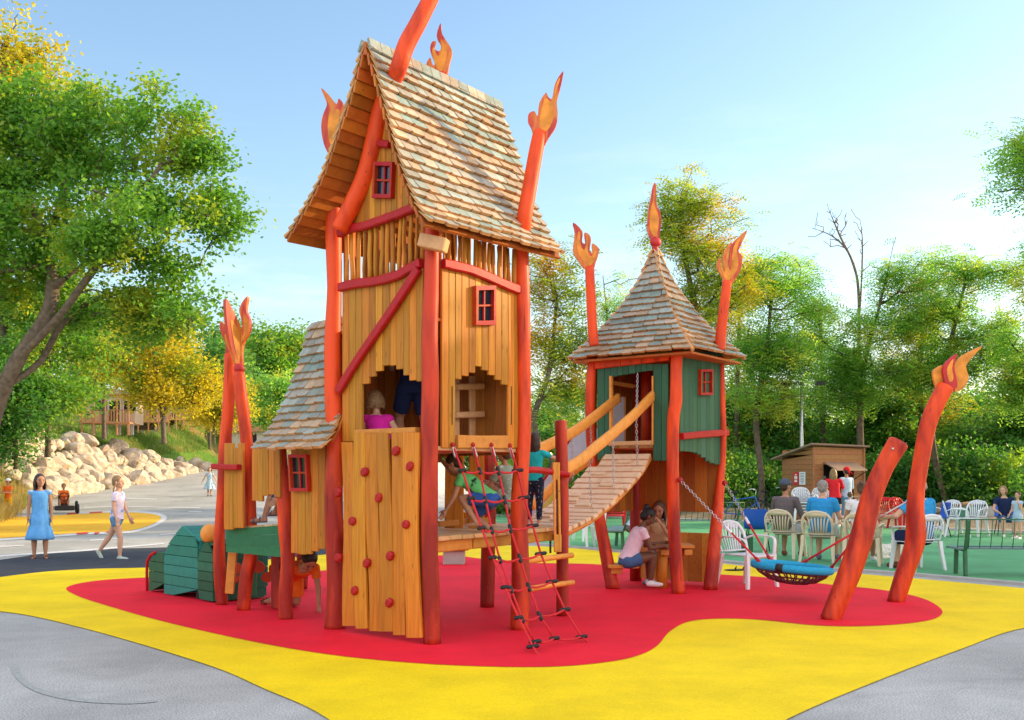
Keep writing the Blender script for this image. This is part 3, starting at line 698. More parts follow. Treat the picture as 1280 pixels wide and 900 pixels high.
SHC = [tuple(c_ * .82 for c_ in q_) for q_ in [(.36, .43, .40), (.40, .46, .43), (.50, .40, .30), (.56, .42, .29), (.44, .43, .38), (.30, .40, .38), (.52, .44, .35)]]
def shingle_surface(prof, along, L0, nrow_h, tile_w, mb, edge_mb=None, out=None, clip=None, th=.026, seed=1, rowtint=True, conv=None):
    """overlapping shingles. prof: list of world points down the slope (top to eave) at the near end; along: vector function giving the far end offset for slope parameter"""
    rs = random.Random(seed)
    # arc-length resample
    seg = [0]
    for a, b in zip(prof[:-1], prof[1:]): seg.append(seg[-1] + (b - a).length)
    T = seg[-1]; nrow = max(3, int(round(T / nrow_h)))
    def at(s):
        s = min(max(s, 0), T)
        for i in range(len(seg) - 1):
            if s <= seg[i + 1] + 1e-9:
                k = (s - seg[i]) / max(1e-9, seg[i + 1] - seg[i]); return prof[i].lerp(prof[i + 1], k)
        return prof[-1]
    for r in range(nrow, 0, -1):
        s1 = T * r / nrow; s0 = T * (r - 1) / nrow
        sa = max(0, s0 - .55 * T / nrow)          # tucked under the row above
        rt = rs.choice(SHC); u0, u1 = along(s1 / T)
        n = max(2, int(round((u1 - u0).length / tile_w))); offs = (.5 if r % 2 else 0)
        edges = [0.0] + [min(1, max(0, (i + offs + rs.uniform(-.12, .12)) / n)) for i in range(0 if offs else 1, n)] + [1.0]
        edges = sorted(set(edges))
        d0, d1 = u0, u1
        for e0, e1 in zip(edges[:-1], edges[1:]):
            if (e1 - e0) * (u1 - u0).length < .02: continue
            base0 = at(s0); base1 = at(s1)
            dn = (at(min(T, s1 + .01)) - at(s1 - .01)).normalized()
            drop = rs.uniform(-.010, .016)
            a0u, a1u = along(s0 / T)
            pa = base0 + (at(sa) - base0) * 1.0
            def pt(base, uu0, uu1, e): return base + uu0.lerp(uu1, e)
            g = .002 / max(.05, (u1 - u0).length)
            e0g, e1g = e0 + g, e1 - g
            tl = pt(at(sa), *along(sa / T), e0g); tr = pt(at(sa), *along(sa / T), e1g)
            bl = pt(base1 + dn * drop, d0, d1, e0g); br = pt(base1 + dn * drop, d0, d1, e1g)
            nn = (tr - tl).cross(bl - tl).normalized()
            if nn.dot(out) < 0: nn = -nn
            lift = .026 + rs.uniform(0, .007)
            cw = (br - bl) * .10; cd = (bl - tl).normalized() * .011
            # outline with clipped lower corners
            tp = [tl, tr, br - cd, br - cw, bl + cw, bl - cd]
            lo = [p + nn * (.0 if i < 2 else lift - .004) for i, p in enumerate(tp)]
            hi = [p + nn * (.006 if i < 2 else lift + th) for i, p in enumerate(tp)]
            c = rs.choice(SHC) if rs.random() < .28 else rt
            k = rs.uniform(.85, 1.15); c = tuple(x * k for x in c)
            warm = tuple(x * y for x, y in zip((.62, .33, .14), (k, k, k)))
            nb = len(mb.v); mb.v += [tuple(p) for p in lo + hi]
            mb.f.append(tuple(nb + 6 + i for i in range(6))); mb.c.append(c)
            mb.f.append(tuple(nb + i for i in reversed(range(6)))); mb.c.append(warm)
            for i in range(6):
                j = (i + 1) % 6; mb.f.append((nb + i, nb + j, nb + 6 + j, nb + 6 + i)); mb.c.append(warm)

castle = thing('play_castle', (PB.x, PB.y, 0), 'tall amber play tower with steep shingle roof, orange logs and climbing wall', 'play tower')
T = castle
# ---- posts
for pix, r, mt in [
    ([(418, 787), (421, 740), (419, 690), (417, 620), (419, 560), (417, 500), (416, 430), (418, 360), (417, 300), (417, 258)], [13, 12.5, 11.5, 11.5, 10, 11, 10.5, 9, 10, 9.5], 'post'),
    ([(540, 806), (539, 740), (537, 680), (537, 600), (537, 530), (538, 480), (537, 420), (539, 360), (540, 310), (540, 283)], [11.5, 11, 10.5, 10.5, 11, 11, 10.5, 9.5, 9, 9], 'postlow'),
    ([(649, 788), (651, 740), (650, 690), (649, 640), (651, 590), (655, 540), (655, 480), (654, 420), (653, 370), (652, 311)], [12.5, 12, 11, 11, 10, 9, 8.5, 9, 9.5, 9], 'post')]:
    D = G(pix[0][0], pix[0][1]).y
    o = log(D, pix, r, M[mt], T, seed=int(pix[0][0])); fix_caps(o)
PE = PA + BC
mbp = MB(); mbp.tube([V((PE.x, PE.y, z)) for z in (0, 1, 2, 3.2)], .075, 12); fix_caps(part('post', mbp, M['postlow'], T, True))
for (x, yb, yt, r, D) in [(697, 771, 527, 7.8, None), (609, 760, 560, 9, None)]:
    D = G(x, yb).y
    pts = [(x - 0, yb), (x + 1, (yb * 2 + yt) / 3), (x + 2, (yb + yt * 2) / 3), (x + 3 if x > 650 else x, yt)]
    if x > 650: pts = [(703, 771), (703, 700), (703, 620), (701, 527)]
    fix_caps(log(DB(703, 771) if x > 650 else D, pts, r, M['postlow'], T, seed=x))
# curved brace post running up under the gable and out through the roof, with its flame out of the picture's top
DA = PA.y
mb = log(DA, [(424, 287, DA - .22), (437, 262, DA - .26), (455, 225, DA - .32), (468, 180, DA - .4), (476, 140, DA - .46), (487, 110, DA - .56), (497, 88, DA - .75), (508, 56, DA - .78), (523, 28, DA - .78), (542, -10, DA - .78), (556, -48, DA - .78)], [10.5, 11.5, 12.5, 12.5, 11.5, 11, 10.5, 10.8, 10.5, 9.5, 8.5], M['post'], T, seed=3)
flame(mb, [(544, -48), (566, -48), (578, -75), (574, -95), (592, -130), (566, -108), (560, -84), (556, -104), (560, -138), (542, -112), (536, -80)], DA - .78)
# ---- main roof
ovh = .30
FG = Face(PA, PB, ovh)                  # plane of the front verge
def prof_pts(pix): return [FG.P(x, y) for x, y in pix]
right_prof = prof_pts([(457, 52), (464, 76), (473, 108), (481, 138), (490, 172), (499, 205), (509, 234), (520, 260), (533, 279)])
left_prof = prof_pts([(457, 52), (449, 75), (442, 105), (434, 133), (422, 165), (412, 195), (401, 224), (387, 250), (372, 275), (357, 299)])
def solveL(a, px):    # length along BC so that a + BCn*L projects to px
    lo, hi = .1, 4
    for _ in range(40):
        m = (lo + hi) / 2; q = a + BCn * m
        x = 640 + q.x * FOC / q.y
        if x < px: lo = m
        else: hi = m
    return lo
Lr = solveL(right_prof[0], 622); Le = solveL(right_prof[-1], 703)
zr = lambda a, L_, py: (EYE + (HOR - py) * (a + BCn * L_).y / FOC) - a.z
dzr = zr(right_prof[0], Lr, 131); dze = zr(right_prof[-1], Le, 320)
def along_main(s):
    L_ = Lr + (Le - Lr) * (s ** 1.3); return V((0, 0, 0)), BCn * L_ + V((0, 0, dzr + (dze - dzr) * s))
outR = V((BCn.y, -BCn.x, 0)) + V((0, 0, .6)); outR = (-BAn) + V((0, 0, .6))
mb = MB(); shingle_surface(right_prof, along_main, 0, .094, .135, mb, out=outR, seed=5)
roof = part('roof', mb, M['shingle'], T)
outL = BAn + V((0, 0, .5))
mb = MB(); shingle_surface(left_prof, along_main, 0, .094, .118, mb, out=outL, seed=6); part('roof', mb, M['shingle'], T)
# ridge tiles
mb = MB(); a0 = right_prof[0]; u = along_main(0)[1]; nt_ = 14
for i in range(nt_):
    p = a0 + u * (i / nt_) - u.normalized() * .01; q = a0 + u * ((i + 1) / nt_); k = random.uniform(.85, 1.1); c = tuple(x * k for x in random.choice(SHC[:2] + SHC[4:]))
    for sdv in (right_prof[1] - right_prof[0], left_prof[1] - left_prof[0]):
        dn = sdv.normalized() * .105; nn = (q - p).cross(dn).normalized(); 
        if nn.z < 0: nn = -nn
        nn *= 1
        mb.hexa([p + dn + nn * .03, q + dn + nn * .03, q + nn * .03, p + nn * .03, p + dn + nn * .052, q + dn + nn * .052, q + nn * .056, p + nn * .056], c)
part('ridge_tiles', mb, M['shingle'], T)
# underside boards, stepped, both slopes
for prof, sgn in ((left_prof, 1), (right_prof, -1)):
    mb = MB(); sp = spline(prof, 3, closed=False)
    tot = sum((b - a).length for a, b in zip(prof[:-1], prof[1:])); nb_ = int(tot / .105)
    cum = [0]
    for a, b in zip(prof[:-1], prof[1:]): cum.append(cum[-1] + (b - a).length)
    def at(s):
        for i in range(len(cum) - 1):
            if s <= cum[i + 1] + 1e-9: return prof[i].lerp(prof[i + 1], (s - cum[i]) / (cum[i + 1] - cum[i]))
        return prof[-1]
    for i in range(nb_):
        s0 = tot * i / nb_; s1 = tot * (i + 1) / nb_ - .004; a = at(s0); b = at(s1); e = along_main((s0 + s1) / 2 / tot)[1]
        dn = (b - a).normalized(); nn = e.cross(dn).normalized()
        if nn.z > 0: nn = -nn                     # downwards/inwards
        q = [a + nn * .004, b + nn * .022, b + nn * .022 + e, a + nn * .004 + e]
        mb.hexa([p for p in q] + [p + nn * .022 for p in q])
    part('underside_boards', mb, M['soffit'], T)
# flames by the roof
fl = log(10.1, [(433, 300, 10.3), (424, 240, 10.3), (418, 196, 10.3)], 8, M['post'], T)
flame(fl, [(412, 194), (405, 180), (402, 160), (404, 145), (409, 132), (406, 122), (402, 111), (412, 120), (421, 131), (424, 124), (431, 135), (428, 160), (424, 180), (420, 195)], 10.3, inner=[[(413, 180), (410, 160), (413, 140), (418, 146), (420, 138), (425, 140), (423, 160), (418, 180)]])
fl = log(8, [(553, 110, 9.5), (552, 92, 9.5)], 6, M['flamered'], T, name='finial')
flame(fl, [(545, 94), (537, 90), (533, 82), (538, 73), (541, 82), (544, 80), (538, 64), (540, 54), (545, 53), (543, 62), (550, 65), (551, 56), (546, 46), (551, 30), (553, 44), (565, 64), (562, 80), (558, 95)], 9.5, inner=[[(546, 86), (541, 70), (542, 60), (548, 72), (553, 60), (551, 50), (559, 64), (556, 82), (552, 90)]])
Dc = PC.y
fl = log(Dc, [(653, 300, Dc), (655, 275, Dc - .12), (662, 235, Dc - .12), (669, 195, Dc - .12), (675, 165, Dc - .12)], [10, 9.5, 9.5, 9.2, 8.5], M['post'], T, seed=9); fix_caps(fl)
flame(fl, [(668, 172), (664, 160), (660, 152), (661, 143), (668, 140), (672, 146), (674, 130), (682, 117), (685, 122), (690, 124), (694, 105), (704, 90), (701, 108), (696, 128), (697, 142), (695, 158), (686, 172), (679, 184), (674, 178)], Dc - .12, inner=[[(675, 160), (676, 140), (682, 124), (690, 128), (696, 104), (700, 100), (691, 130), (692, 148), (684, 164)]])
# ---- left face boards
beamL1 = [(427, 293), (440, 287), (460, 283), (480, 276), (500, 269), (512, 264), (524, 259)]
beamL2 = [(428, 360), (450, 355), (475, 352), (500, 345), (515, 337), (530, 329)]
mbx = []
ridge_clip = [(425, 291), (436, 268), (448, 243), (460, 215), (470, 176), (476, 140), (480, 128), (484, 140), (490, 165), (500, 205), (511, 240), (525, 262)]
cols = [(a, b, [(ip((a + b) / 2, ridge_clip) - 2, ip((a + b) / 2, beamL1))]) for a, b in xsplit(428, 526, 14)]
plank_wall(FL, T, 'gable_wall', M['amber'], cols)
arch = [(452, 480), (459.9, 480), (460, 471), (467, 471), (467.1, 464), (476, 464), (476.1, 460), (484, 457), (494, 457), (494.1, 460), (503, 462), (503.1, 468), (513, 470), (513.1, 475), (528, 477)]
cols = []
for a, b in xsplit(429, 530, 12, .08):
    x = (a + b) / 2
    cols.append((a, b, [(ip(x, beamL2), 552 if x < 450 else ip(x, arch))]))
plank_wall(FL, T, 'front_wall', M['amber'], cols)
# slats between the two beams (crooked palings, gaps show the sky)
def palings(face, x0, x1, top, bot, n, name='paling_screen'):
    mb = MB()
    for i in range(n):
        x = x0 + (x1 - x0) * (i + .5) / n
        pts = []
        lean = random.uniform(-2, 2)
        for k in range(5):
            t_ = k / 4; y = ip(x, bot) * (1 - t_) + ip(x, top) * t_
            pts.append(face.P(x + lean * t_ + random.uniform(-.6, .6), y, random.uniform(-.003, .003)))
        w = (x1 - x0) / n * .80 * pts[0].y / FOC * random.uniform(.85, 1.2) / max(.4, abs(face.d.x)) * .75
        mb.tube(pts, w / 2, 7, flat=.6)
    return part(name, mb, M['amber'], T, True)
palings(FL, 430, 531, beamL1, beamL2, 14)
for bl, h in ((beamL1, 10), (beamL2, 11)): face_beam(FL, T, 'cross_beam', M['redtrim'], bl, h)
face_beam(FL, T, 'brace', M['redtrim'], [(428, 489), (452, 450), (490, 395), (528, 337)], 11, o=.045, depth=.05)
face_beam(FL, T, 'cross_beam', M['redtrim'], [(474, 180), (484, 181), (491, 182)], 9, o=.03)
win(FL, T, 471, 204, 495, 249, skew=2, fr=.032)
# ---- climbing wall, slightly proud of the face
cols = []
ws = [(436, 451), (451, 466), (466, 482), (482, 498), (498, 514), (514, 533)]
mb = MB()
for i, (a, b) in enumerate(ws):
    yt = 541 + (0 if a > 450 else 12); yb = 781 + (a - 436) * .165 + random.uniform(-1, 2)
    n = 9; L_ = []; R_ = []
    for k in range(n):
        t_ = k / (n - 1); y = yt + (yb - yt) * t_
        cx = (a + b) / 2 + 1.6 * math.sin(t_ * 5 + i * 1.7) + (4 * t_ - 1.5); hw = (b - a) / 2 * (1.02 - .10 * math.sin(t_ * 4.2 + i * 2.3)) * (1 if k else .95)
        L_.append((cx - hw, y)); R_.append((cx + hw, y))
    vs_ = []
    for k in range(n):
        tilt = -.04 + .05 * k / (n - 1)
        l = FL.P(*L_[k], .055 + (.012 if i % 2 else 0)); r = FL.P(*R_[k], .055 + (.012 if i % 2 else 0)); nn = FL.n * .03; c_ = (r - l) * .08
        vs_ += [l - nn * 0, l + nn * .75, l + c_ + nn, r - c_ + nn, r + nn * .75, r]
    fs_ = [(k * 6 + q, k * 6 + (q + 1) % 6, k * 6 + 6 + (q + 1) % 6, k * 6 + 6 + q) for k in range(n - 1) for q in range(6)] + [tuple(range(6)), tuple((n - 1) * 6 + q for q in range(5, -1, -1))]
    mb.add(vs_, fs_)
wallc = part('climbing_wall', mb, M['amber'], T)
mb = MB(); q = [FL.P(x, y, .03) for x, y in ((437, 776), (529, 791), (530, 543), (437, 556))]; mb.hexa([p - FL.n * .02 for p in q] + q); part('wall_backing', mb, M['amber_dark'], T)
mb = MB(); a = FL.P(430, 545, 0); b = FL.P(530, 541, 0)
face_beam(FL, T, 'climbing_wall_batten', M['amber_h'], [(452, 541), (490, 539.5), (528, 538)], 7, o=.04, depth=.09, k=2)
mb = MB(); mb.bar(FL.P(436, 650, .02), FL.P(528, 655, .02), .02, .09, up=FL.n); part('climbing_wall_batten', mb, M['amber_dark'], T)
for (x, y) in [(506, 564), (524, 583), (467, 590), (434, 615), (485, 622), (452, 651), (519, 655), (434, 696), (499, 694), (470, 703), (455, 737), (498, 752)]:
    m2 = MB(); c = FL.P(x, y, .09); r = 6.3 * c.y / FOC
    n = 8; ph = random.uniform(0, 1)
    rings = []
    up = V((0, 0, 1)); sdv = FL.d
    for off, k in ((-.01, .95), (.018, 1.05), (.030, .95), (.036, .7)):
        rings.append((c + FL.n * off, (sdv * math.cos(ph) + up * math.sin(ph)) * r * k * 1.05, (up * math.cos(ph) - sdv * math.sin(ph)) * r * k * .88))
    m2.loft(rings, 8); part('handhold', m2, M['redhold'], T)
# ---- right face
beamR = [(551, 330), (565, 333), (585, 338), (605, 346), (625, 355), (640, 361), (654, 365)]
eaveR = [(545, 285), (580, 296), (620, 307), (655, 314)]
palings(FR, 553, 646, eaveR, beamR, 15)
holeT = [(568, 474), (575, 474), (575.1, 470), (582, 470), (582.1, 466), (590, 466), (590.1, 461), (596, 461), (596.1, 458), (604, 458), (604.1, 463), (612, 463), (612.1, 469), (620, 469), (620.1, 475), (628, 475), (628.1, 481), (633, 481)]
cols = []
for a, b in xsplit(551, 568, 2, .05) + xsplit(568, 634, 8, .06) + xsplit(634, 651, 2, .05):
    x = (a + b) / 2; tp = ip(x, beamR)
    cols.append((a, b, [(tp, ip(x, holeT))] if 568 < x < 634 else [(tp, 560)]))
plank_wall(FR, T, 'side_wall', M['amber'], cols)
face_beam(FR, T, 'cross_beam', M['redtrim'], beamR, 12)
win(FR, T, 589, 358, 614, 407, skew=0)
for k, xx in enumerate((563.6, 637.6)):      # dark bars on the boards stand in for shaded slots beside the opening
    mb = MB(); mb.bar(FR.P(xx, 533 - 2, .0155), FR.P(xx, 483, .0155), .006, .010, up=FR.n, ch=.001); part('slot_shade', mb, M['glass'], T)
face_beam(FR, T, 'sill_board', M['amber_h'], [(570, 552), (600, 552.5), (633, 552.5)], 17, o=.01, depth=.035, k=2)
face_beam(FR, T, 'floor_beam', M['redtrim'], [(549, 563), (600, 563.5), (650, 564)], 4, o=-.04, depth=.05, k=2)
# ladder rungs and boards seen inside the opening
Fi = Face(PB + BAn * .45, PC + BAn * .45)
for line, h in (([(566, 484), (600, 483)], 8), ([(566, 519), (600, 518)], 8)): face_beam(Fi, T, 'ladder_rung', M['timber'], line, h, k=2)
for x in (573, 593):
    mb = MB(); mb.bar(Fi.P(x, 548, -.03), Fi.P(x, 470, -.03), .07, .03, up=Fi.n); part('ladder_rail', mb, M['timber'], T)
# inner back walls and floors
Fb1 = Face(PE, PC); Fb2 = Face(PA, PE)
zf = 1.42; zt = 3.05
def wall_world(a, b, z0, z1, n, name, mat, th=.026, hole=None):
    mb = MB(); a = V((a.x, a.y, 0)); b = V((b.x, b.y, 0)); d = (b - a); L_ = d.length; d = d / L_; nn = V((-d.y, d.x, 0))
    for i in range(n):
        u0 = L_ * i / n; u1 = L_ * (i + 1) / n; segs = [(z0, z1)]
        if hole and hole[0] < (u0 + u1) / 2 / L_ < hole[1]: segs = [(z0, hole[2]), (hole[3], z1)]
        for s0, s1 in segs:
            if s1 - s0 < .03: continue
            mb.cbox(a + d * ((u0 + u1) / 2) + V((0, 0, (s0 + s1) / 2)), d * ((u1 - u0) / 2 - .002), nn * (th / 2), V((0, 0, (s1 - s0) / 2)), .004)
    return part(name, mb, mat, T)
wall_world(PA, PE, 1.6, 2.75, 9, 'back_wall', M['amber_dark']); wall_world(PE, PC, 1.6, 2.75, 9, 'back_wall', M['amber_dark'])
for a_, b_ in ((PA, PE), (PE, PC)):
    mb = MB()
    for i in range(13): q = V(a_).lerp(V(b_), (i + .5) / 13); q.z = 0; mb.tube([q + V((0, 0, 2.74)), q + V((random.uniform(-.02, .02), 0, 3.1)), q + V((random.uniform(-.02, .02), 0, 3.75))], .026, 6)
    part('paling_screen', mb, M['amber_dark'], T, True)
mb = MB(); nfl = 10
for i in range(nfl):
    a = PB + BAn * (LBA * (i + .5) / nfl); mb.cbox(V((a.x, a.y, 0)) + BCn * (LBC / 2) + V((0, 0, 1.64)), BAn * (LBA / nfl / 2 - .004), BCn * (LBC / 2 - .03), V((0, 0, .018)), .004)
part('upper_floor', mb, M['timber'], T)
mb = MB()
for i in range(nfl):
    a = PB + BAn * (LBA * (i + .5) / nfl); mb.cbox(V((a.x, a.y, 0)) + BCn * (LBC / 2) + V((0, 0, 2.72)), BAn * (LBA / nfl / 2 - .003), BCn * (LBC / 2 - .03), V((0, 0, .014)), .004)
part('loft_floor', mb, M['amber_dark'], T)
# pale weathered block fixed at the front post's head
mb = MB(); D0 = PB.y - .12; c = P(542, 304, D0); mb.cbox(c, V((.108, -.02, -.028)), V((.015, .06, 0)), V((.014, 0, .055)), .008); part('weathered_block', mb, M['timber'], T)
# ---- lower platform, reaching back-right beyond the tower
PF = G(703, 771); PGp = G(609, 760)
zp = .88
mb = MB(); nb_ = 13
q0 = V((PB.x, PB.y, 0)) + BCn * .05 + BAn * .06; q1 = V((PF.x, PF.y, 0))
A0 = FR.a + FR.d * .06; 
tot = (V((PF.x, PF.y, 0)) - V((PB.x, PB.y, 0))).length + .25
dirp = (V((PF.x + .03, PF.y + .2, 0)) - V((PB.x, PB.y, 0))).normalized(); 
for i in range(nb_):      # boards laid across the walking direction, each ends at a slightly different line
    w = tot / nb_; c = V((PB.x, PB.y, 0)) + dirp * (w * (i + .5) + .04) + BAn * (.52 + random.uniform(-.006, .006)) + V((0, 0, zp + random.uniform(-.002, .002)))
    mb.cbox(c, dirp * (w / 2 - .004), BAn * .56, V((0, 0, .02)), .005)
part('lower_platform', mb, M['timber'], T)
mb = MB()
a = V((PB.x, PB.y, zp - .07)) - BAn * -.04; 
mb.bar(a + dirp * .05, a + dirp * .62, .05, .10, ch=.008); mb.bar(a + dirp * .64, a + dirp * (tot - .1), .05, .10, ch=.008)
mb.bar(a + BAn * .95 + dirp * .05, a + BAn * .95 + dirp * (tot), .05, .10, ch=.008)
part('platform_joist', mb, M['amber_h'], T)
for k, (x, y0, y1) in enumerate([(562, 562, 660), (573, 560, 662), (592, 562, 662)]):
    Dq = PB.y + 1.5
    m2 = MB(); m2.bar(P(x, y1, Dq), P(x + 1, y0, Dq), .10, .03, up=(0, 1, 0), ch=.01); part('balustrade_board', m2, M['amber'], T)
m2 = MB(); m2.bar(P(548, 655, PB.y + 1.45), P(612, 650, PB.y + 1.6), .05, .06); part('balustrade_rail', m2, M['amber_h'], T)
for x in (632, 636): pass
for (x, y0, y1) in [(600, 565, 655), (584, 640, 662)]:
    m2 = MB(); Dq = PGp.y - .2; m2.bar(P(x, y1, Dq), P(x, y0, Dq), .09, .03, up=(0, 1, 0), ch=.01); part('balustrade_board', m2, M['amber'], T)
# red rail and rung post by the net
DF = PF.y
m2 = MB(); m2.tube([P(654, 588, PC.y - .03), P(668, 587, PC.y + .3), P(690, 590, DF - .12), P(712, 594, DF - .1)], [.038, .04, .04, .032], 10, flat=.8); fix_caps(part('guard_rail', m2, M['redtrim'], T, True))
m2 = MB()
for s_ in (-1, 1): m2.bar(P(697 + 3 * s_, 688, DF - .16), P(695 + 3 * s_, 578, DF - .16), .022, .04, up=(0, 1, 0), ch=.004)
m2.bar(P(697, 690, DF - .16), P(697, 668, DF - .16), .075, .035, up=(0, 1, 0)); m2.bar(P(695, 600, DF - .16), P(695, 578, DF - .16), .075, .035, up=(0, 1, 0)); part('grab_post', m2, M['rail'], T)
for (xa, ya, xb, yb) in [(657, 702, 715, 694), (657, 737, 716, 728)]:
    m2 = MB(); m2.tube([P(xa, ya, PC.y + .02), P((xa + xb) / 2, (ya + yb) / 2 - .5, (PC.y + DF) / 2 - .05), P(xb, yb, DF - .1)], .027, 10); fix_caps(part('rung', m2, M['rail'], T, True))
# ---- rope net
net = thing('climbing_net', G(690, 812), 'red rope climbing net with black couplings slanting from the tower opening to the ground', 'rope net')
top = [(566, 557), (591, 557), (614, 557), (637, 558)]; rows_pix = [
 [(578, 588), (600, 589), (623, 589), (647, 588)], [(589, 623), (607, 625), (631, 625), (655, 622)], [(602, 660), (615, 663), (638, 661), (666, 657)], [(616, 697), (625, 700), (650, 698), (676, 692)],
 [(631, 734), (639, 737), (661, 734), (690, 727)], [(648, 772), (653, 774), (675, 770), (706, 762)], [(666, 808), (669, 802), (693, 798), (727, 796)]]
Dt = [FR.P(*p).y - .05 for p in top]; g0 = G(675, 818).y; g1 = G(737, 805).y; Dbm = [g0, g0 + .1, g0 + .25, g1]
def npt(r, c):
    x, y = rows_pix[r][c]; t_ = ((y - 557) / (812 - 557)); return P(x, y, Dt[c] + (Dbm[c] - Dt[c]) * t_)
for c in range(4):
    m2 = MB(); pts = [P(*top[c], Dt[c])] + [npt(r, c) for r in range(7)]
    if c in (0, 3): pts.append(G(674, 821) if c == 0 else G(738, 805))
    m2.tube(pts, .0095, 8); part('rope', m2, M['rope'], net, True)
    m3 = MB(); m3.cap(P(top[c][0] + .5, top[c][1] + 3, Dt[c]), .017, P(top[c][0] + 3.5, top[c][1] + 13, Dt[c] - .01), .02, 8); part('ferrule', m3, M['steel'], net, True)
    m3 = MB(); m3.ell(P(top[c][0], top[c][1] - 1, Dt[c] + .03), (.022, .05, .022)); part('shackle', m3, M['redhold'], net, True)
for r in range(7):
    m2 = MB(); pts = []
    for c in range(3):
        a, b = npt(r, c), npt(r, c + 1); pts += [a, a.lerp(b, .33) - V((0, 0, .018)), a.lerp(b, .66) - V((0, 0, .018))]
    pts.append(npt(r, 3)); m2.tube(pts, .0095, 8); part('rope', m2, M['rope'], net, True)
    for c in range(4):
        m3 = MB(); q = npt(r, c); dd = (npt(min(r + 1, 6), c) - npt(max(r - 1, 0), c)).normalized() if c in (1, 2) and r < 6 else V((1, .1, .12)).normalized()
        L_ = .022 if c in (0, 1) and r < 6 else (.03 if c == 2 else .038); m3.cap(q - dd * L_, .017, q + dd * L_, .017, 8)
        part('coupling', m3, M['black'], net, True)

# ================================================================ side house on the same line
DP3 = G(357, 775).y; DP2 = G(304, 764).y; DP1 = G(277, 757).y
for pix, r, D in [([(357, 775), (357, 740), (360, 700), (357, 660), (355, 620), (352, 580), (350, 555)], [9.5, 9, 9, 9.5, 9, 7.5, 7.5], DP3),
                  ([(304, 764), (308, 720), (314, 690), (313, 640), (311, 590), (307, 540), (302, 500), (298, 466)], [8, 8.5, 8.5, 7.5, 7.5, 7.5, 7.5, 7.5], DP2),
                  ([(278, 757), (275, 720), (274, 680), (277, 620), (281, 560), (286, 500), (288, 443)], [7.5, 8, 7, 6, 7.5, 7.5, 7.5], DP1)]:
    o = log(D, pix, r, M['post'], T, seed=int(D * 10)); fix_caps(o)
    if pix[0][0] == 304:
        m2 = MB(); m2.ell(P(299, 461, D), (.06, .06, .055)); part('finial', m2, M['flamered'], o, True)
        flame(o, [(295, 458), (290, 440), (286, 415), (284, 376), (292, 392), (299, 412), (300, 435), (301, 458)], D, inner=[[(295, 450), (291, 425), (288, 400), (295, 412), (297, 435)]], tilt=.9)
        flame(o, [(298, 456), (297, 436), (302, 420), (304, 404), (300, 386), (311, 371), (309, 388), (314, 402), (313, 415), (304, 432), (303, 456)], D + .05, inner=[[(300, 446), (300, 430), (307, 414), (306, 396), (311, 404), (309, 416), (303, 432)]], tilt=-.3)
    if pix[0][0] == 278:
        flame(o, [(283, 444), (282, 430), (276, 414), (276, 402), (283, 408), (286, 416), (288, 398), (283, 380), (290, 386), (294, 405), (292, 425), (294, 444)], D, inner=[[(286, 438), (281, 418), (288, 424), (289, 402), (291, 420)]], tilt=.2)
Fx = Face(PA, PB, .0)
botw = [(364, 690), (372, 692), (384, 694), (392, 690), (400, 687), (408, 685)]
plank_wall(FL, T, 'house_wall', M['amber'], [(a, b, [(556, ip((a + b) / 2, botw))]) for a, b in xsplit(365, 408, 5)])
bw2 = [(322, 626), (328, 627), (333, 620), (341, 618), (348, 622), (352, 624)]
plank_wall(FL, T, 'house_wall', M['amber'], [(a, b, [(560, ip((a + b) / 2, bw2))]) for a, b in xsplit(316, 351, 5)])
plank_wall(FL, T, 'house_wall', M['amber'], [(a, b, [(560 + (0 if 288 < a < 298 else -6), 660 + (2 if a < 290 else 0))]) for a, b in xsplit(281, 305, 4)])
# higher crenellated boards behind the outer posts
FL3 = Face(PA, PB, -.35)
face_beam(FL, T, 'cross_beam', M['redtrim'], [(272, 583), (290, 584), (304, 584)], 7, o=.05)
win(FL, T, 368, 568, 391, 614, skew=-2, fr=.03)
mb = MB(); mb.tube([FL.pt(FL.uz(372, 696)[0], FL.uz(372, 696)[1], 0), FL.P(385, 688, 0), FL.P(394, 660, .0)], .02, 8); 
# back wall of the side house
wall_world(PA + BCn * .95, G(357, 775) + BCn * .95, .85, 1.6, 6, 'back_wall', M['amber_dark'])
PK = G(384, 728); 
for (x, yb, yt) in [(378, 745, 690)]:
    D = G(x, yb).y + .5; fix_caps(log(D, [(377, 736), (378, 700), (376, 640)], 7.5, M['postlow'], T))
# lean-to shingle roof
FE = Face(PA, PB, .26)      # eave line
FRg = Face(PA, PB, -.45)    # ridge line
e0 = FE.P(317, 565); e1 = FE.P(405, 557); e1.z = e0.z
r0 = FRg.P(390, 404); r1 = FRg.P(412, 402); r1 = r0 + BAn * -((r1 - r0).length + .35) if False else FRg.P(440, 402); r1.z = r0.z + .02
mid = [V(r0)]
tabx = [(0, 0), (.12, .06), (.25, .15), (.38, .24), (.5, .34), (.62, .45), (.74, .58), (.84, .71), (.92, .85), (1, 1)]   # (fall, outwards)
prof = []
for fall, outw in tabx:
    p = r0.lerp(e0, outw); p.z = r0.z + (e0.z - r0.z) * fall; prof.append(p)
edr = (e1 - e0); rdr = (r1 - r0)
def along_side(s): return V((0, 0, 0)), rdr.lerp(edr, sm(0, 1, s))
mb = MB(); shingle_surface(prof, along_side, 0, .095, .14, mb, out=FL.n + V((0, 0, .6)), seed=12); part('roof', mb, M['shingle'], T)
bprof = []
for fall, outw in tabx:
    p = V(r0); q = r0 - FL.n * .7; q.z = e0.z; p = p.lerp(q, outw); p.z = r0.z + (e0.z - r0.z) * fall; bprof.append(p)
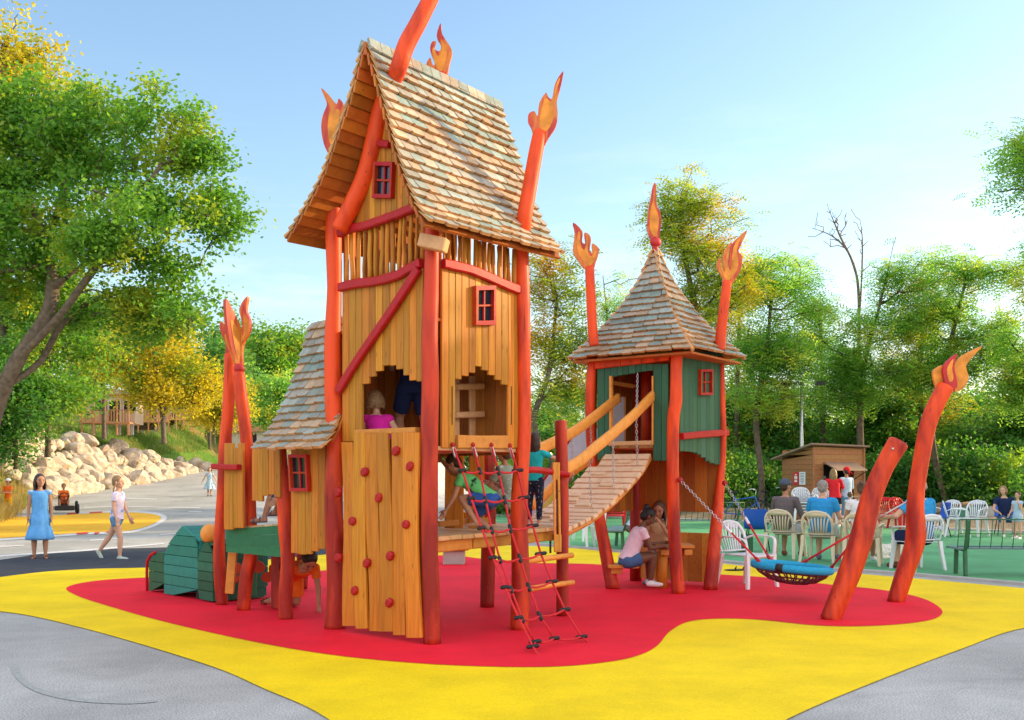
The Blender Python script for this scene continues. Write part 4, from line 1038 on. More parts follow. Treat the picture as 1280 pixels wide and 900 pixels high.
mb = MB(); shingle_surface(bprof, lambda s: (V((0, 0, 0)), rdr.lerp(edr, s * .5)), 0, .095, .14, mb, out=-FL.n + V((0, 0, .6)), seed=13); part('roof', mb, M['shingle'], T)
mb = MB()
for k in range(8):
    a = prof[k]; b = prof[k + 1]; nn = V((0, 0, -.03)); e_a = along_side(tabx[k][0])[1]; e_b = along_side(tabx[k + 1][0])[1]
    mb.hexa([a + nn, b + nn, b + nn + e_b, a + nn + e_a, a + nn * .3, b + nn * .3, b + nn * .3 + e_b, a + nn * .3 + e_a])
part('underside_boards', mb, M['soffit'], T)
# green deck beams between the posts
FGr = Face(PA, PB, -.05)
def deck_side(face, rows, name, mat, parent=T, th=.03):
    for x0, x1, ya, yb in rows:
        mb = MB(); a = face.P(x0, (ya + yb) / 2); b = face.P(x1, (ya + yb) / 2 + 1.5)
        mb.bar(a, b, th, (yb - ya - 1) * a.y / FOC, ch=.006); part(name, mb, mat, parent)
mb = MB()
for (ya0, yb0, ya1, yb1) in [(662, 672, 656, 667), (672, 683, 667, 681), (683, 690, 681, 697)]:
    for xa, xb in ((282, 357),):
        p = [FGr.P(xa, yb0), FGr.P(xb, yb1), FGr.P(xb, ya1), FGr.P(xa, ya0)]
        c = [q - FGr.n * .03 for q in p]
        cen = sum(p, V((0, 0, 0))) / 4
        mb.hexa([cen + (q - cen) * .985 for q in c] + [cen + (q - cen) * .985 for q in p])
part('green_deck_side', mb, M['green_h'], T)
mb = MB(); a0 = FGr.P(279, 660); b0 = FGr.P(357, 654)
for i in range(8):
    c = a0.lerp(b0, (i + .5) / 8) - FGr.n * .45 + V((0, 0, -.012)); mb.cbox(c, (b0 - a0) / 16 * .97, FGr.n * .42, V((0, 0, .014)), .003)
part('deck_boards', mb, M['timber'], T)
# dark red scale boards and a brace hanging under the deck
for (x, y, s_, a_) in [(341, 712, 9, .3), (333, 723, 9, 1.2), (322, 708, 10, -.5), (346, 730, 7, .6), (297, 712, 9, 2.0), (293, 724, 7, .9)]:
    D = DP2 + .35; c = P(x, y, D); k = s_ * D / FOC; m2 = MB()
    m2.prism([(k * math.cos(q) * (1 if math.cos(q) > 0 else .55), k * .75 * math.sin(q)) for q in [i * math.pi / 8 for i in range(16)]], c, V((math.cos(a_), 0, math.sin(a_))), V((-math.sin(a_), 0, math.cos(a_))), V((0, 1, 0)), .02); part('scale_board', m2, M['redtrim'], T)
m2 = MB(); m2.bar(P(287, 742, DP2 + .1), P(291, 690, DP2 + .1), .09, .05, up=(0, 1, 0)); part('under_brace', m2, M['amber_h'], T)
m2 = MB(); m2.bar(P(345, 760, DP3 + .7), P(345, 690, DP3 + .7), .09, .07, up=(0, 1, 0)); part('under_post', m2, M['postlow'], T)
m2 = MB(); m2.bar(P(316, 744, DP2 + .7), P(318, 690, DP2 + .7), .07, .07, up=(0, 1, 0)); part('under_post', m2, M['green_h'], T)

# ================================================================ green slatted dragon body in front of the deck
dg = thing('crawl_tunnel', G(235, 752), 'dark green slatted crawl tunnel with humps beside the leftmost orange posts', 'play tunnel')
def hump(face, poly, depth, name, mat, n_, parent, dirv):
    """slatted box whose front outline is given in photo points on a face; slats run along the depth on top and across the front"""
    mb = MB()
    pts = [face.P(x, y) for x, y in poly]      # bottom-left, up over the top, bottom-right
    d = dirv.normalized() * depth
    # roof/side slats between outline points
    for a, b in zip(pts[:-1], pts[1:]):
        L_ = (b - a).length; k = max(1, int(round(L_ / .11))); nn = d.cross(b - a).normalized()
        for i in range(k):
            p = a.lerp(b, i / k + .02 / k); q = a.lerp(b, (i + 1) / k - .02 / k); w = nn * .022
            mb.hexa([p, q, q + d, p + d, p + w, q + w, q + d + w, p + d + w])
    # front and back boards: horizontal slices of the outline
    zs = [p.z for p in pts]; z0, z1 = min(zs), max(zs); k = max(2, int(round((z1 - z0) / .115)))
    us = [(p - face.a).dot(face.d) for p in pts]
    def span(z):
        xs_ = []
        m = len(pts)
        for i in range(m):
            j = (i + 1) % m; a, b = zs[i], zs[j]
            if (a - z) * (b - z) <= 0 and abs(a - b) > 1e-6: xs_.append(us[i] + (us[j] - us[i]) * (z - a) / (b - a))
        return (min(xs_), max(xs_)) if len(xs_) >= 2 else None
    for i in range(k):
        za = z0 + (z1 - z0) * i / k + .004; zb = z0 + (z1 - z0) * (i + 1) / k - .003
        sa = span(za + 1e-4); sb = span(zb - 1e-4)
        if not sa or not sb: continue
        for off in (0, 1):
            base = d * off; w = face.n * .02 * (1 if off == 0 else -1)
            q = [face.pt(sa[0], za), face.pt(sa[1], za), face.pt(sb[1], zb), face.pt(sb[0], zb)]
            mb.hexa([p + base for p in q] + [p + base + w for p in q])
    return part(name, mb, mat, parent)
g1 = G(192, 741); g2 = G(268, 755)
FD = Face(V((g1.x, g1.y, 0)), V((g2.x, g2.y, 0)))
dv = -FD.n
M['green_d'] = mat_wood('green_tunnel_boards', (.02, .125, .075), (.012, .075, .05), 'o', isl=.22, knots=False)
M['green_t'] = mat_wood('teal_tunnel_top', (.02, .20, .17), (.012, .12, .11), 'o', isl=.2, knots=False)
hump(FD, [(188, 738), (188, 702), (194, 692), (200, 690), (207, 691), (207, 739)], .55, 'low_hump', M['green_d'], 5, dg, dv)
hump(FD, [(207, 742), (207, 694), (214, 676), (230, 657), (249, 676), (249, 748)], .75, 'main_hump', M['green_t'], 6, dg, (dv + FD.d * .35))
hump(FD, [(249, 748), (249, 694), (258, 678), (268, 680), (268, 752)], .6, 'third_hump', M['green_d'], 6, dg, dv)
m2 = MB(); m2.tube([FD.P(186, 741, .02), FD.P(185.5, 715, .02), FD.P(186, 702, .02), FD.P(190, 694, .02), FD.P(196, 690, .02)], .018, 8); part('red_rim', m2, M['redtrim'], dg, True)
for x in (214, 242, 262):
    m2 = MB(); q = FD.P(x, 750 if x > 230 else 744, -.1); m2.bx(q.x - .05, q.x + .05, q.y - .05, q.y + .05, 0, .12); part('foot', m2, M['black'], dg)
m2 = MB(); q = P(262, 667, FD.P(262, 700).y + .1); m2.ell(q, (.10, .12, .11), 16, 10); part('knob', m2, M['rail'], dg, True)
# ================================================================ SMALL GREEN TOWER
QF, QL, QR = V((1.97, 12.40, 0)), V((.985, 13.10, 0)), V((2.64, 13.20, 0))
QB = QL + QR - QF
ST = thing('small_tower', (QF.x, QF.y, 0), 'smaller green boarded play tower on orange logs under a pointed shingle roof', 'play tower')
SL, SR = Face(QL, QF), Face(QF, QR)
def pz(poly, x0, y0, s): return [(x0 + a / s, y0 + b / s) for a, b in poly]
def slog(pix, r, mat='post', seed=0, t=ST):
    o = log(12, pix, r, M[mat], t, seed=seed); fix_caps(o); return o
slog([(848, 743, G(848, 743).y), (845, 700, 12.4), (842, 650, 12.4), (841, 600, 12.4), (841, 560, 12.4), (842, 520, 12.4), (845, 500, 12.4), (845, 470, 12.4), (846, 440, 12.4)], [8.5, 8, 7.8, 7.8, 7.8, 7.8, 8, 7.6, 7.6], seed=31)
slog([(766, 737, G(766, 737).y), (757, 690, 13.0), (748, 640, 13.05), (741, 590, 13.1), (738, 540, 13.1), (738, 490, 13.1), (741, 446, 13.1)], [8.5, 8, 7, 6, 6, 6.3, 6], seed=32)
slog([(888, 738, G(888, 738).y), (892, 690, 12.9), (897, 640, 13.1), (902, 585, 13.2), (904, 545, 13.2), (903, 500, 13.2), (902, 447, 13.2)], [9, 8, 7.2, 4.5, 4, 3.6, 3.3], seed=33)
mb = MB(); mb.tube([V((QB.x, QB.y, z)) for z in (0, .8, 1.8, 2.8)], .08, 12); fix_caps(part('post', mb, M['postlow'], ST, True))
# posts continuing above the roof with flames
S34 = (680, 220, 3.461)
o = slog([(743, 432, 12.75), (741, 416, 12.75), (739, 380, 12.75), (737, 334, 12.75)], [6, 6, 6, 5.8], seed=34)
flame(o, pz([(175, 402), (150, 370), (125, 325), (133, 250), (125, 203), (165, 240), (164, 285), (178, 292), (174, 248), (195, 255), (203, 280), (197, 322), (209, 334), (207, 293), (235, 312), (235, 340), (222, 380), (213, 402)], *S34), 12.75, inner=[pz([(185, 385), (150, 340), (142, 300), (146, 245), (156, 250), (158, 300), (175, 320), (184, 270), (192, 280), (190, 330), (205, 350), (220, 325), (224, 345), (205, 385)], *S34)])
o = slog([(900, 438, 12.7), (901, 418, 12.7), (905, 385, 12.7), (909, 352, 12.7)], [6.5, 6.5, 6.2, 5.6], seed=35)
flame(o, pz([(775, 465), (770, 440), (750, 405), (747, 385), (760, 352), (768, 395), (780, 412), (772, 350), (800, 295), (812, 290), (797, 332), (800, 378), (806, 308), (835, 270), (876, 236), (868, 262), (848, 305), (840, 330), (854, 347), (852, 400), (830, 440), (815, 465)], *S34), 12.7, inner=[pz([(785, 450), (772, 420), (760, 390), (766, 380), (780, 425), (786, 360), (798, 312), (792, 370), (806, 410), (818, 310), (850, 268), (832, 320), (838, 360), (836, 400), (808, 445)], *S34)])
# roof: four concave shingled slopes
E_f, E_l, E_r = P(866, 437, 12.0), P(711, 450, 13.05), P(931, 449, 13.23)
ze = (E_f.z + E_l.z + E_r.z) / 3
E_b = E_l + E_r - E_f; apex = P(819, 312, 13.0)
apexr = .055
mb = MB(); tabp = [(0, 0), (.15, .065), (.3, .16), (.45, .29), (.6, .44), (.74, .61), (.86, .79), (1, 1)]
for k, (a, b) in enumerate([(E_l, E_f), (E_f, E_r), (E_r, E_b), (E_b, E_l)]):
    prof = []
    dirab = (b - a).normalized()
    for fall, outw in tabp:
        p = (apex - dirab * apexr).lerp(a, outw); p.z = apex.z + (a.z - apex.z) * fall; prof.append(p)
    out = ((a + b) / 2 - V((apex.x, apex.y, (a.z + b.z) / 2))); out = out.normalized() + V((0, 0, .5))
    ac = [0]
    for p_, q_ in zip(prof[:-1], prof[1:]): ac.append(ac[-1] + (q_ - p_).length)
    ac = [x_ / ac[-1] for x_ in ac]
    def al(s, a=a, b=b, dirab=dirab, ac=ac):
        o_ = float(np.interp(s, ac, [y for _, y in tabp])); return V((0, 0, 0)), (dirab * apexr * 2).lerp(b - a, o_)
    shingle_surface(prof, al, 0, .105, .17, mb, out=out, seed=41 + k)
part('roof', mb, M['shingle'], ST)
mb = MB()      # hip boards close the corners, soffit closes the eaves
for e in (E_f, E_l, E_r, E_b):
    pts = []
    for fall, outw in tabp:
        p = apex.lerp(e, outw); p.z = apex.z + (e.z - apex.z) * fall - .002; pts.append(p)
    mb.tube(pts, .022, 8)
part('hip_cap', mb, M['timber'], ST)
cen = (E_f + E_l + E_r + E_b) / 4
mb = MB(); q = [cen + (e - cen) * .96 for e in (E_l, E_f, E_r, E_b)]; q = [V((p.x, p.y, ze - .02)) for p in q]; mb.hexa([p - V((0, 0, .025)) for p in q] + q); part('underside_boards', mb, M['soffit'], ST)
o = slog([(819, 318, 13.0), (819, 300, 13.0)], 4, 'flamered')
m2 = MB(); m2.ell(P(819.5, 303, 13.0), (.072, .072, .065), 14, 10); part('finial', m2, M['flamered'], ST, True)
flame(o, pz([(462, 275), (446, 230), (449, 170), (455, 130), (463, 90), (471, 42), (483, 36), (485, 110), (490, 135), (504, 165), (504, 225), (492, 275)], *S34), 13.0, inner=[pz([(468, 255), (456, 220), (458, 160), (470, 110), (476, 60), (478, 130), (494, 172), (494, 220), (484, 262)], *S34)])
T_ = ST
_T = T; T = ST
# walls
face_beam(SL, ST, 'cross_beam', M['post'], [(746, 457), (790, 452), (838, 446)], 9, o=.02, depth=.06)
ohole = [(763, 473), (770, 470), (785, 468), (800, 465), (817, 463)]
cols = []
for a, b in xsplit(747, 764, 2) + xsplit(764, 817, 7) + xsplit(817, 836, 2):
    x = (a + b) / 2
    cols.append((a, b, [(455, ip(x, ohole))] if 764 < x < 817 else [(455, 576)]))
plank_wall(SL, ST, 'door_wall', M['green'], cols, gap=.003)
rp = [(849, 564), (860, 564.5), (869, 566), (876, 570), (883, 576), (892, 580.5), (903, 581)]
cols = [(a, b, [(440, ip((a + b) / 2, rp))]) for a, b in xsplit(849, 902, 10)]
plank_wall(SR, ST, 'side_wall', M['green'], cols, gap=.003)
win(SR, ST, 871, 462, 886, 494, dark=False, fr=.03)
mb = MB(); c = [SR.P(872, 493, .0165), SR.P(885, 493, .0165), SR.P(885, 463, .0165), SR.P(872, 463, .0165)]; mb.hexa([p for p in c] + [p + SR.n * .003 for p in c]); part('window_back', mb, M['green'], ST)
face_beam(SR, ST, 'rail', M['redtrim'], [(849, 545.5), (875, 543), (906, 541)], 8.5, o=.035, k=2)
for x, w in ((764.5, 3.5), (817, 2)):
    mb = MB(); mb.bar(SL.P(x, 556, .012), SL.P(x, 470, .012), w * 12.8 / FOC, .05, up=SL.n); part('door_jamb', mb, M['rail'], ST)
face_beam(SL, ST, 'door_sill', M['timber'], [(764, 555), (817, 553.5)], 5.5, o=.04, depth=.06, k=2)
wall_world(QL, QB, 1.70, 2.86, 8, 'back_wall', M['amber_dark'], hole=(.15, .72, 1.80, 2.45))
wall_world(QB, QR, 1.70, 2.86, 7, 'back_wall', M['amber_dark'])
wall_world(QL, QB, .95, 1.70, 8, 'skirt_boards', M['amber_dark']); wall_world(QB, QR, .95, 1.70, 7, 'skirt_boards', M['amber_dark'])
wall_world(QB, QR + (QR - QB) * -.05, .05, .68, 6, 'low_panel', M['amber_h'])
mb = MB(); n_ = 9; l_ = (QL - QF)
for i in range(n_):
    c = QF + l_ * ((i + .5) / n_) + (QR - QF) / 2 + V((0, 0, 1.77)); mb.cbox(c, l_ / n_ / 2 * .96, (QR - QF) * .48, V((0, 0, .018)), .004)
part('floor', mb, M['timber'], ST)
# back side door panel: grey start of the slide, seen through the door
m2 = MB(); D = 13.75; c = [P(762, 553, D), P(781, 553, D), P(781, 492, D), P(771, 486, D), P(763, 500, D)]
m2.add(c + [p + V((0, .02, 0)) for p in c], [(0, 1, 2, 3, 4), (9, 8, 7, 6, 5)] + [(i, (i + 1) % 5, (i + 1) % 5 + 5, i + 5) for i in range(5)]); part('slide_entry_panel', m2, M['grey_in'], ST)
m2 = MB(); m2.bar(P(763, 478, 13.2), P(793, 483, 13.3), .05, .05); part('inner_rail', m2, M['amber_h'], ST)
mb = MB(); mb.tube([V(P(809, y, 13.35)) for y in (556, 520, 490, 465)], .075, 10); part('inner_post', mb, M['postlow'], ST, True)
T = _T
# ---- slide behind the bridge
sl = thing('slide', (.4, 14.4, 0), 'grey slide with dark red rims running down behind the rope-hung bridge', 'slide')
spath = [P(745, 545, 14.0), P(728, 556, 14.2), P(712, 578, 14.35), P(694, 606, 14.45), P(672, 636, 14.55), P(645, 662, 14.6)]
sp = spline(spath, 4, closed=False)
for off, nm in ((-.27, 'side_panel'), (.27, 'side_panel')):
    m2 = MB(); vs_ = []
    for p in sp:
        q = p + V((off * .35, off, 0)); vs_ += [q - V((0, .012, .16)), q + V((0, -.012, .16)), q + V((0, .012, .16)), q - V((0, -.012, .16))]
    fs_ = [(i * 4 + k, i * 4 + (k + 1) % 4, i * 4 + 4 + (k + 1) % 4, i * 4 + 4 + k) for i in range(len(sp) - 1) for k in range(4)]
    m2.add(vs_, fs_); part(nm, m2, M['grey_in'], sl)
    m2 = MB(); m2.tube([p + V((off * .35, off, .17)) for p in sp], .022, 8); part('rim', m2, M['redtrim'], sl, True)
m2 = MB(); vs_ = []
for p in sp: vs_ += [p + V((-.09, -.25, -.08)), p + V((.09, .25, -.08)), p + V((.09, .25, -.10)), p + V((-.09, -.25, -.10))]
m2.add(vs_, [(i * 4 + k, i * 4 + (k + 1) % 4, i * 4 + 4 + (k + 1) % 4, i * 4 + 4 + k) for i in range(len(sp) - 1) for k in range(4)]); part('chute', m2, M['steel'], sl)
# ================================================================ BRIDGE
br = thing('plank_bridge', (1.0, 11.4, 0), 'sloping plank bridge hung on chains from two curved golden handrails between the towers', 'play bridge')
redge = [(703, 664, 10.35), (723, 654, 10.75), (748, 640, 11.2), (777, 616, 11.75), (805, 585, 12.3), (817, 565, 12.62)]
rp_ = spline([P(*q) for q in redge], 8, closed=False)
cum = [0]
for a, b in zip(rp_[:-1], rp_[1:]): cum.append(cum[-1] + (b - a).length)
def rat(s):
    for i in range(len(cum) - 1):
        if s <= cum[i + 1] + 1e-9: return rp_[i].lerp(rp_[i + 1], (s - cum[i]) / (cum[i + 1] - cum[i]))
    return rp_[-1]
bdir = (rp_[-1] - rp_[0]); bdir.z = 0; bdir.normalize(); bside = V((-bdir.y, bdir.x, 0))
npk = 17
for i in range(npk):
    s0 = cum[-1] * i / npk; s1 = cum[-1] * (i + .74) / npk; a, b = rat(s0), rat(s1); d = (b - a).normalized()
    wd_ = .72 + random.uniform(-.02, .03); j = random.uniform(-.03, .03)
    if i >= npk - 2: wd_ = .60
    c = (a + b) / 2 + bside * (wd_ / 2 + j); up = bside.cross(d).normalized(); up = up if up.z > 0 else -up
    m2 = MB(); m2.cbox(c - up * .018, d * ((b - a).length / 2), up * .02, bside * (wd_ / 2), .005); pk = part('plank', m2, M['planks'], br)
    if i % 2 == 1 or i in (4, 8):
        m3 = MB(); o_ = .18 if (i // 2) % 2 else .42; m3.cbox(c - bside * (wd_ / 2) + bside * (o_ + .1) + up * .012, d * .035, up * .012, bside * .09, .005); part('foot_cleat', m3, M['planks'], pk)
for off in (.05, .64):
    m2 = MB(); m2.tube([p + bside * off - V((0, 0, .07)) for p in rp_], .03, 8, flat=1.1); part('stringer', m2, M['amber_h'], br, True)
def rail_curve(pix, w, h, name='handrail'):
    pts = spline([P(*q) for q in pix], 6, closed=False); m2 = MB(); vs_ = []
    for i, p in enumerate(pts):
        t_ = (pts[min(i + 1, len(pts) - 1)] - pts[max(i - 1, 0)]).normalized(); s_ = t_.cross(V((0, 0, 1))).normalized(); u_ = s_.cross(t_).normalized()
        for k in range(10):
            a = 2 * math.pi * (k + .5) / 10; ca, sa = math.cos(a), math.sin(a)
            vs_.append(p + s_ * math.copysign(abs(ca) ** .6, ca) * w / 2 + u_ * math.copysign(abs(sa) ** .6, sa) * h / 2)
    n_ = len(pts)
    m2.add(vs_, [(i * 10 + k, i * 10 + (k + 1) % 10, i * 10 + 10 + (k + 1) % 10, i * 10 + 10 + k) for i in range(n_ - 1) for k in range(10)] + [tuple(range(9, -1, -1)), tuple((n_ - 1) * 10 + k for k in range(10))])
    o = part(name, m2, M['rail'], br, True); fix_caps(o); return o
RR = [(704, 588, 10.5), (725, 576, 10.85), (745, 559, 11.2), (766, 542, 11.6), (790, 521, 12.1), (806, 505, 12.45), (817, 494, 12.6)]
LRr = [(662, 567, 10.9), (690, 554, 11.4), (715, 541, 11.9), (738, 525, 12.35), (758, 509, 12.8), (773, 497, 13.05)]
rail_curve(RR, .07, .125); rail_curve(LRr, .07, .125)
rail_curve([(664, 633, 11.9), (680, 620, 12.1), (697, 602, 12.4), (716, 589, 12.7), (736, 576, 13.0)], .05, .12, 'lower_beam')
def chain(a, b, parent, mat='steel', r=.011, name='chain', step=.036):
    a = V(a); b = V(b); L_ = (b - a).length; n_ = max(3, int(L_ / step)); m2 = MB(); d = (b - a).normalized(); s1 = d.cross(V((0, 1, .3))).normalized(); s2 = d.cross(s1)
    for i in range(n_):
        c = a.lerp(b, (i + .5) / n_); s_ = s1 if i % 2 else s2
        ring = [c + d * (math.cos(k * math.pi / 4) * step * .62) + s_ * (math.sin(k * math.pi / 4) * r * 1.15) for k in range(8)]
        m2.tube(ring, r * .36, 5, closed=True)
    return part(name, m2, M[mat], parent, True)
for (x0, y0, x1, y1, d0, d1) in [(795, 518, 797, 581, 12.15, 12.25), (766, 543, 767, 612, 11.6, 11.65), (736, 567, 740, 637, 11.05, 11.15), (738, 527, 740, 580, 12.35, 12.6), (715, 545, 716, 600, 11.9, 12.1), (797, 466, 796, 512, 12.5, 12.2)]:
    chain(P(x0, y0, d0), P(x1, y1, d1), br)
# ================================================================ table nook under the small tower
tb = thing('play_table', G(827, 736), 'amber timber table on one thick log leg under the green tower', 'table')
Dt_ = G(827, 736).y
m2 = MB(); m2.tube([P(827, 736, Dt_), P(827, 712, Dt_), P(828, 690, Dt_)], .072, 14); fix_caps(part('leg', m2, M['amber'], tb, True))
c = P(841, 682, Dt_ + .12)
m2 = MB(); m2.cbox(c, V((.235, 0, 0)), V((0, .24, 0)), V((0, 0, .02)), .006); part('tabletop', m2, M['amber_h'], tb)
for x in (828, 857):
    m2 = MB(); q = P(x, 689, Dt_ + .1); m2.cbox(q, V((.05, 0, 0)), V((0, .22, 0)), V((0, 0, .035)), .006); part('bearer', m2, M['amber_h'], tb)
se = thing('small_bench', P(778, 714, 12.9), 'short amber plank bench bracketed to the leaning red post beside the table', 'bench')
m2 = MB(); m2.cbox(P(778, 707, 12.95), V((.19, 0, 0)), V((0, .17, 0)), V((0, 0, .022)), .006); part('seat', m2, M['amber_h'], se)
m2 = MB(); m2.cbox(P(770, 713, 12.95), V((.07, 0, 0)), V((0, .1, 0)), V((0, 0, .035)), .006); part('bracket', m2, M['amber_h'], se)
# ================================================================ leaning poles and nest swing
D1_ = G(1037, 775).y; D2_ = G(1120, 753).y
p1 = thing('leaning_pole', G(1037, 775), 'shorter thick orange leaning pole with a cut flat top, holding the nest swing', 'pole')
o = log(D1_, [(1037, 776), (1050, 745), (1062, 716), (1076, 675), (1084, 642), (1091, 617), (1105, 584), (1123, 553)], [12.3, 13, 14, 14.5, 13.5, 12.5, 12, 12.8], M['post'], p1, seed=51, n=18); fix_caps(o)
m2 = MB(); m2.ell(P(1116, 561, D1_ - .1), .014, 8, 6); part('bolt', m2, M['steel'], p1, True)
p2 = thing('flame_pole', G(1120, 753), 'tall orange leaning pole topped with yellow and red flames', 'pole')
o = log(D2_, [(1119, 754), (1131, 716), (1141, 688), (1145, 667), (1144, 634), (1146, 610), (1150, 584), (1159, 535), (1169, 508), (1182, 483)], [10.5, 11.5, 12, 12.3, 10.5, 10, 10, 10.3, 10.5, 10.5], M['post'], p2, seed=52, n=18); fix_caps(o)
Z3 = (1000, 420, 2.4333)
f1 = flame(p2, pz([(420, 170), (406, 135), (403, 108), (417, 95), (430, 90), (427, 110), (437, 130), (441, 155)], *Z3), D2_ + .03, mat=M['flameglow'])
f2 = flame(p2, pz([(446, 160), (436, 130), (433, 98), (446, 76), (476, 54), (468, 82), (468, 104), (474, 130), (474, 158)], *Z3), D2_ - .02, mat=M['flamered'], inner=[pz([(452, 140), (444, 105), (455, 80), (464, 72), (460, 100), (464, 130)], *Z3)])
f3 = flame(p2, pz([(468, 168), (472, 140), (466, 110), (468, 88), (484, 66), (510, 50), (551, 32), (528, 58), (504, 88), (505, 104), (510, 130), (496, 158), (480, 168)], *Z3), D2_ + .02, mat=M['flameglow'])
for pos in ((1162, 500), ): pass
sw = thing('nest_swing', P(990, 722, 11.6), 'round nest swing with blue wound rim and dark red net seat', 'swing')
Dc_ = 11.7; cc = P(990, 709, Dc_); ra = .415
def rimpt(a, k=1.0, dz=0): return cc + V((math.cos(a) * ra * k, math.sin(a) * ra * k, -math.cos(a) * .035 * k + dz))
m2 = MB(); m2.tube([rimpt(2 * math.pi * i / 40) for i in range(40)], .045, 10, closed=True); part('rim', m2, M['cyanrope'], sw, True)
m2 = MB(); m2.tube([rimpt(R(232) + i * .06) for i in range(4)], .05, 10); part('rim_clamp', m2, M['black'], sw, True)
m2 = MB()
for k, dz in ((.93, -.05), (.8, -.10), (.62, -.145), (.42, -.17), (.2, -.18)): m2.tube([rimpt(2 * math.pi * i / 24, k, dz) for i in range(24)], .009, 5, closed=True)
for i in range(28):
    a = 2 * math.pi * i / 28; m2.tube([rimpt(a, 1, -.02), rimpt(a + .05, .88, -.08), rimpt(a - .02, .62, -.145), rimpt(a + .03, .2, -.18), rimpt(a, .02, -.18)], .009, 5)
part('net_seat', m2, M['darkrope'], sw, True)
for (x0, y0, d0, x1, y1, ang, fr) in [(850, 600, 12.3, 947, 702, 200, .62), (906, 604, 12.9, 983, 699, 110, .5), (1142, 622, D2_ - .02, 1003, 703, 60, .42), (1090, 648, D1_ + .1, 1031, 705, -20, .5)]:
    a = P(x0, y0, d0); b = rimpt(R(ang), 1.0, .03); mid_ = a.lerp(b, fr)
    if x0 < 1000: chain(a, mid_, sw, r=.013)
    else:
        m2 = MB(); m2.tube([a, mid_], .011, 6); part('cable', m2, M['steel'], sw, True)
    m2 = MB(); m2.tube([mid_, b], .012, 8); part('rope', m2, M['rope'], sw, True)
    m2 = MB(); dd = (b - a).normalized(); m2.cap(mid_ - dd * .04, .018, mid_ + dd * .04, .018, 8); part('ferrule', m2, M['white'], sw, True)
    m2 = MB(); m2.cap(b - dd * .07, .02, b - dd * .01, .02, 8); part('rope_grip', m2, M['redhold'], sw, True)
    m2 = MB(); m2.ell(a, .035, 8, 6); part('eye_bolt', m2, M['redhold'], sw, True)
# square stool block under the platform
bs = thing('stool_block', G(567, 707), 'pale concrete stool block with a wooden top under the low platform', 'stool')
D = G(567, 707).y; q = G(567, 707); m2 = MB(); m2.cbox(q + V((0, .2, .12)), V((.17, 0, 0)), V((0, .17, 0)), V((0, 0, .12)), .02); part('base', m2, M['conc'], bs)
m2 = MB(); m2.cbox(q + V((0, .2, .265)), V((.24, 0, 0)), V((0, .24, 0)), V((0, 0, .025)), .008); part('top', m2, M['amber_h'], bs)
# ================================================================ VEGETATION
SIDE_SPOTS = [(24, 15, 1.3), (26, 22, 1.4), (34, 17, 1.6), (25, 9, 1.2), (33, 26, 1.6), (40, 22, 1.7), (42, 12, 1.7)]
M['leaf_oak'] = mat_leaf('oak_leaves', (.06, .20, .028), (.17, .36, .055), (.34, .40, .04), .5)
M['leaf_warm'] = mat_leaf('sun_gold_leaves', (.32, .33, .03), (.50, .41, .03), (.20, .32, .04), .52)  # low sun's gold painted into the leaf colour
M['leaf_rob'] = mat_leaf('acacia_leaves', (.13, .33, .09), (.26, .48, .13), (.42, .46, .08), .58)
M['leaf_robw'] = mat_leaf('acacia_leaves_yellow_green', (.16, .32, .06), (.36, .40, .05), (.52, .36, .04), .55)  # greens mixed with yellow and orange leaf tones
M['leaf_dark'] = mat_leaf('dark_shrub_leaves', (.05, .18, .045), (.10, .28, .06), (.24, .38, .05), .48)
M['leaf_sun'] = mat_leaf('painted_sunlit_leaves', (.28, .38, .04), (.16, .30, .04), (.40, .42, .05), .5)  # sunlight in the gaps painted as a brighter leaf colour
M['bark'] = mat_plain('grey_brown_bark', (.19, .13, .09), .9, var=.35, scale=9, bump=1, bscale=26)
M['barkdark'] = mat_plain('dark_bark', (.13, .10, .075), .9, var=.35, scale=9, bump=1, bscale=26)

def mesh_np(name, verts, faces4, smooth=False):
    me = bpy.data.meshes.new(name); nv = len(verts); nf = len(faces4)
    me.vertices.add(nv); me.vertices.foreach_set('co', np.asarray(verts, np.float32).ravel())
    me.loops.add(nf * 4); me.loops.foreach_set('vertex_index', np.asarray(faces4, np.int32).ravel())
    me.polygons.add(nf); me.polygons.foreach_set('loop_start', np.arange(0, nf * 4, 4, dtype=np.int32)); me.polygons.foreach_set('loop_total', np.full(nf, 4, np.int32))
    if smooth: me.polygons.foreach_set('use_smooth', np.ones(nf, bool))
    me.update(calc_edges=True); return me

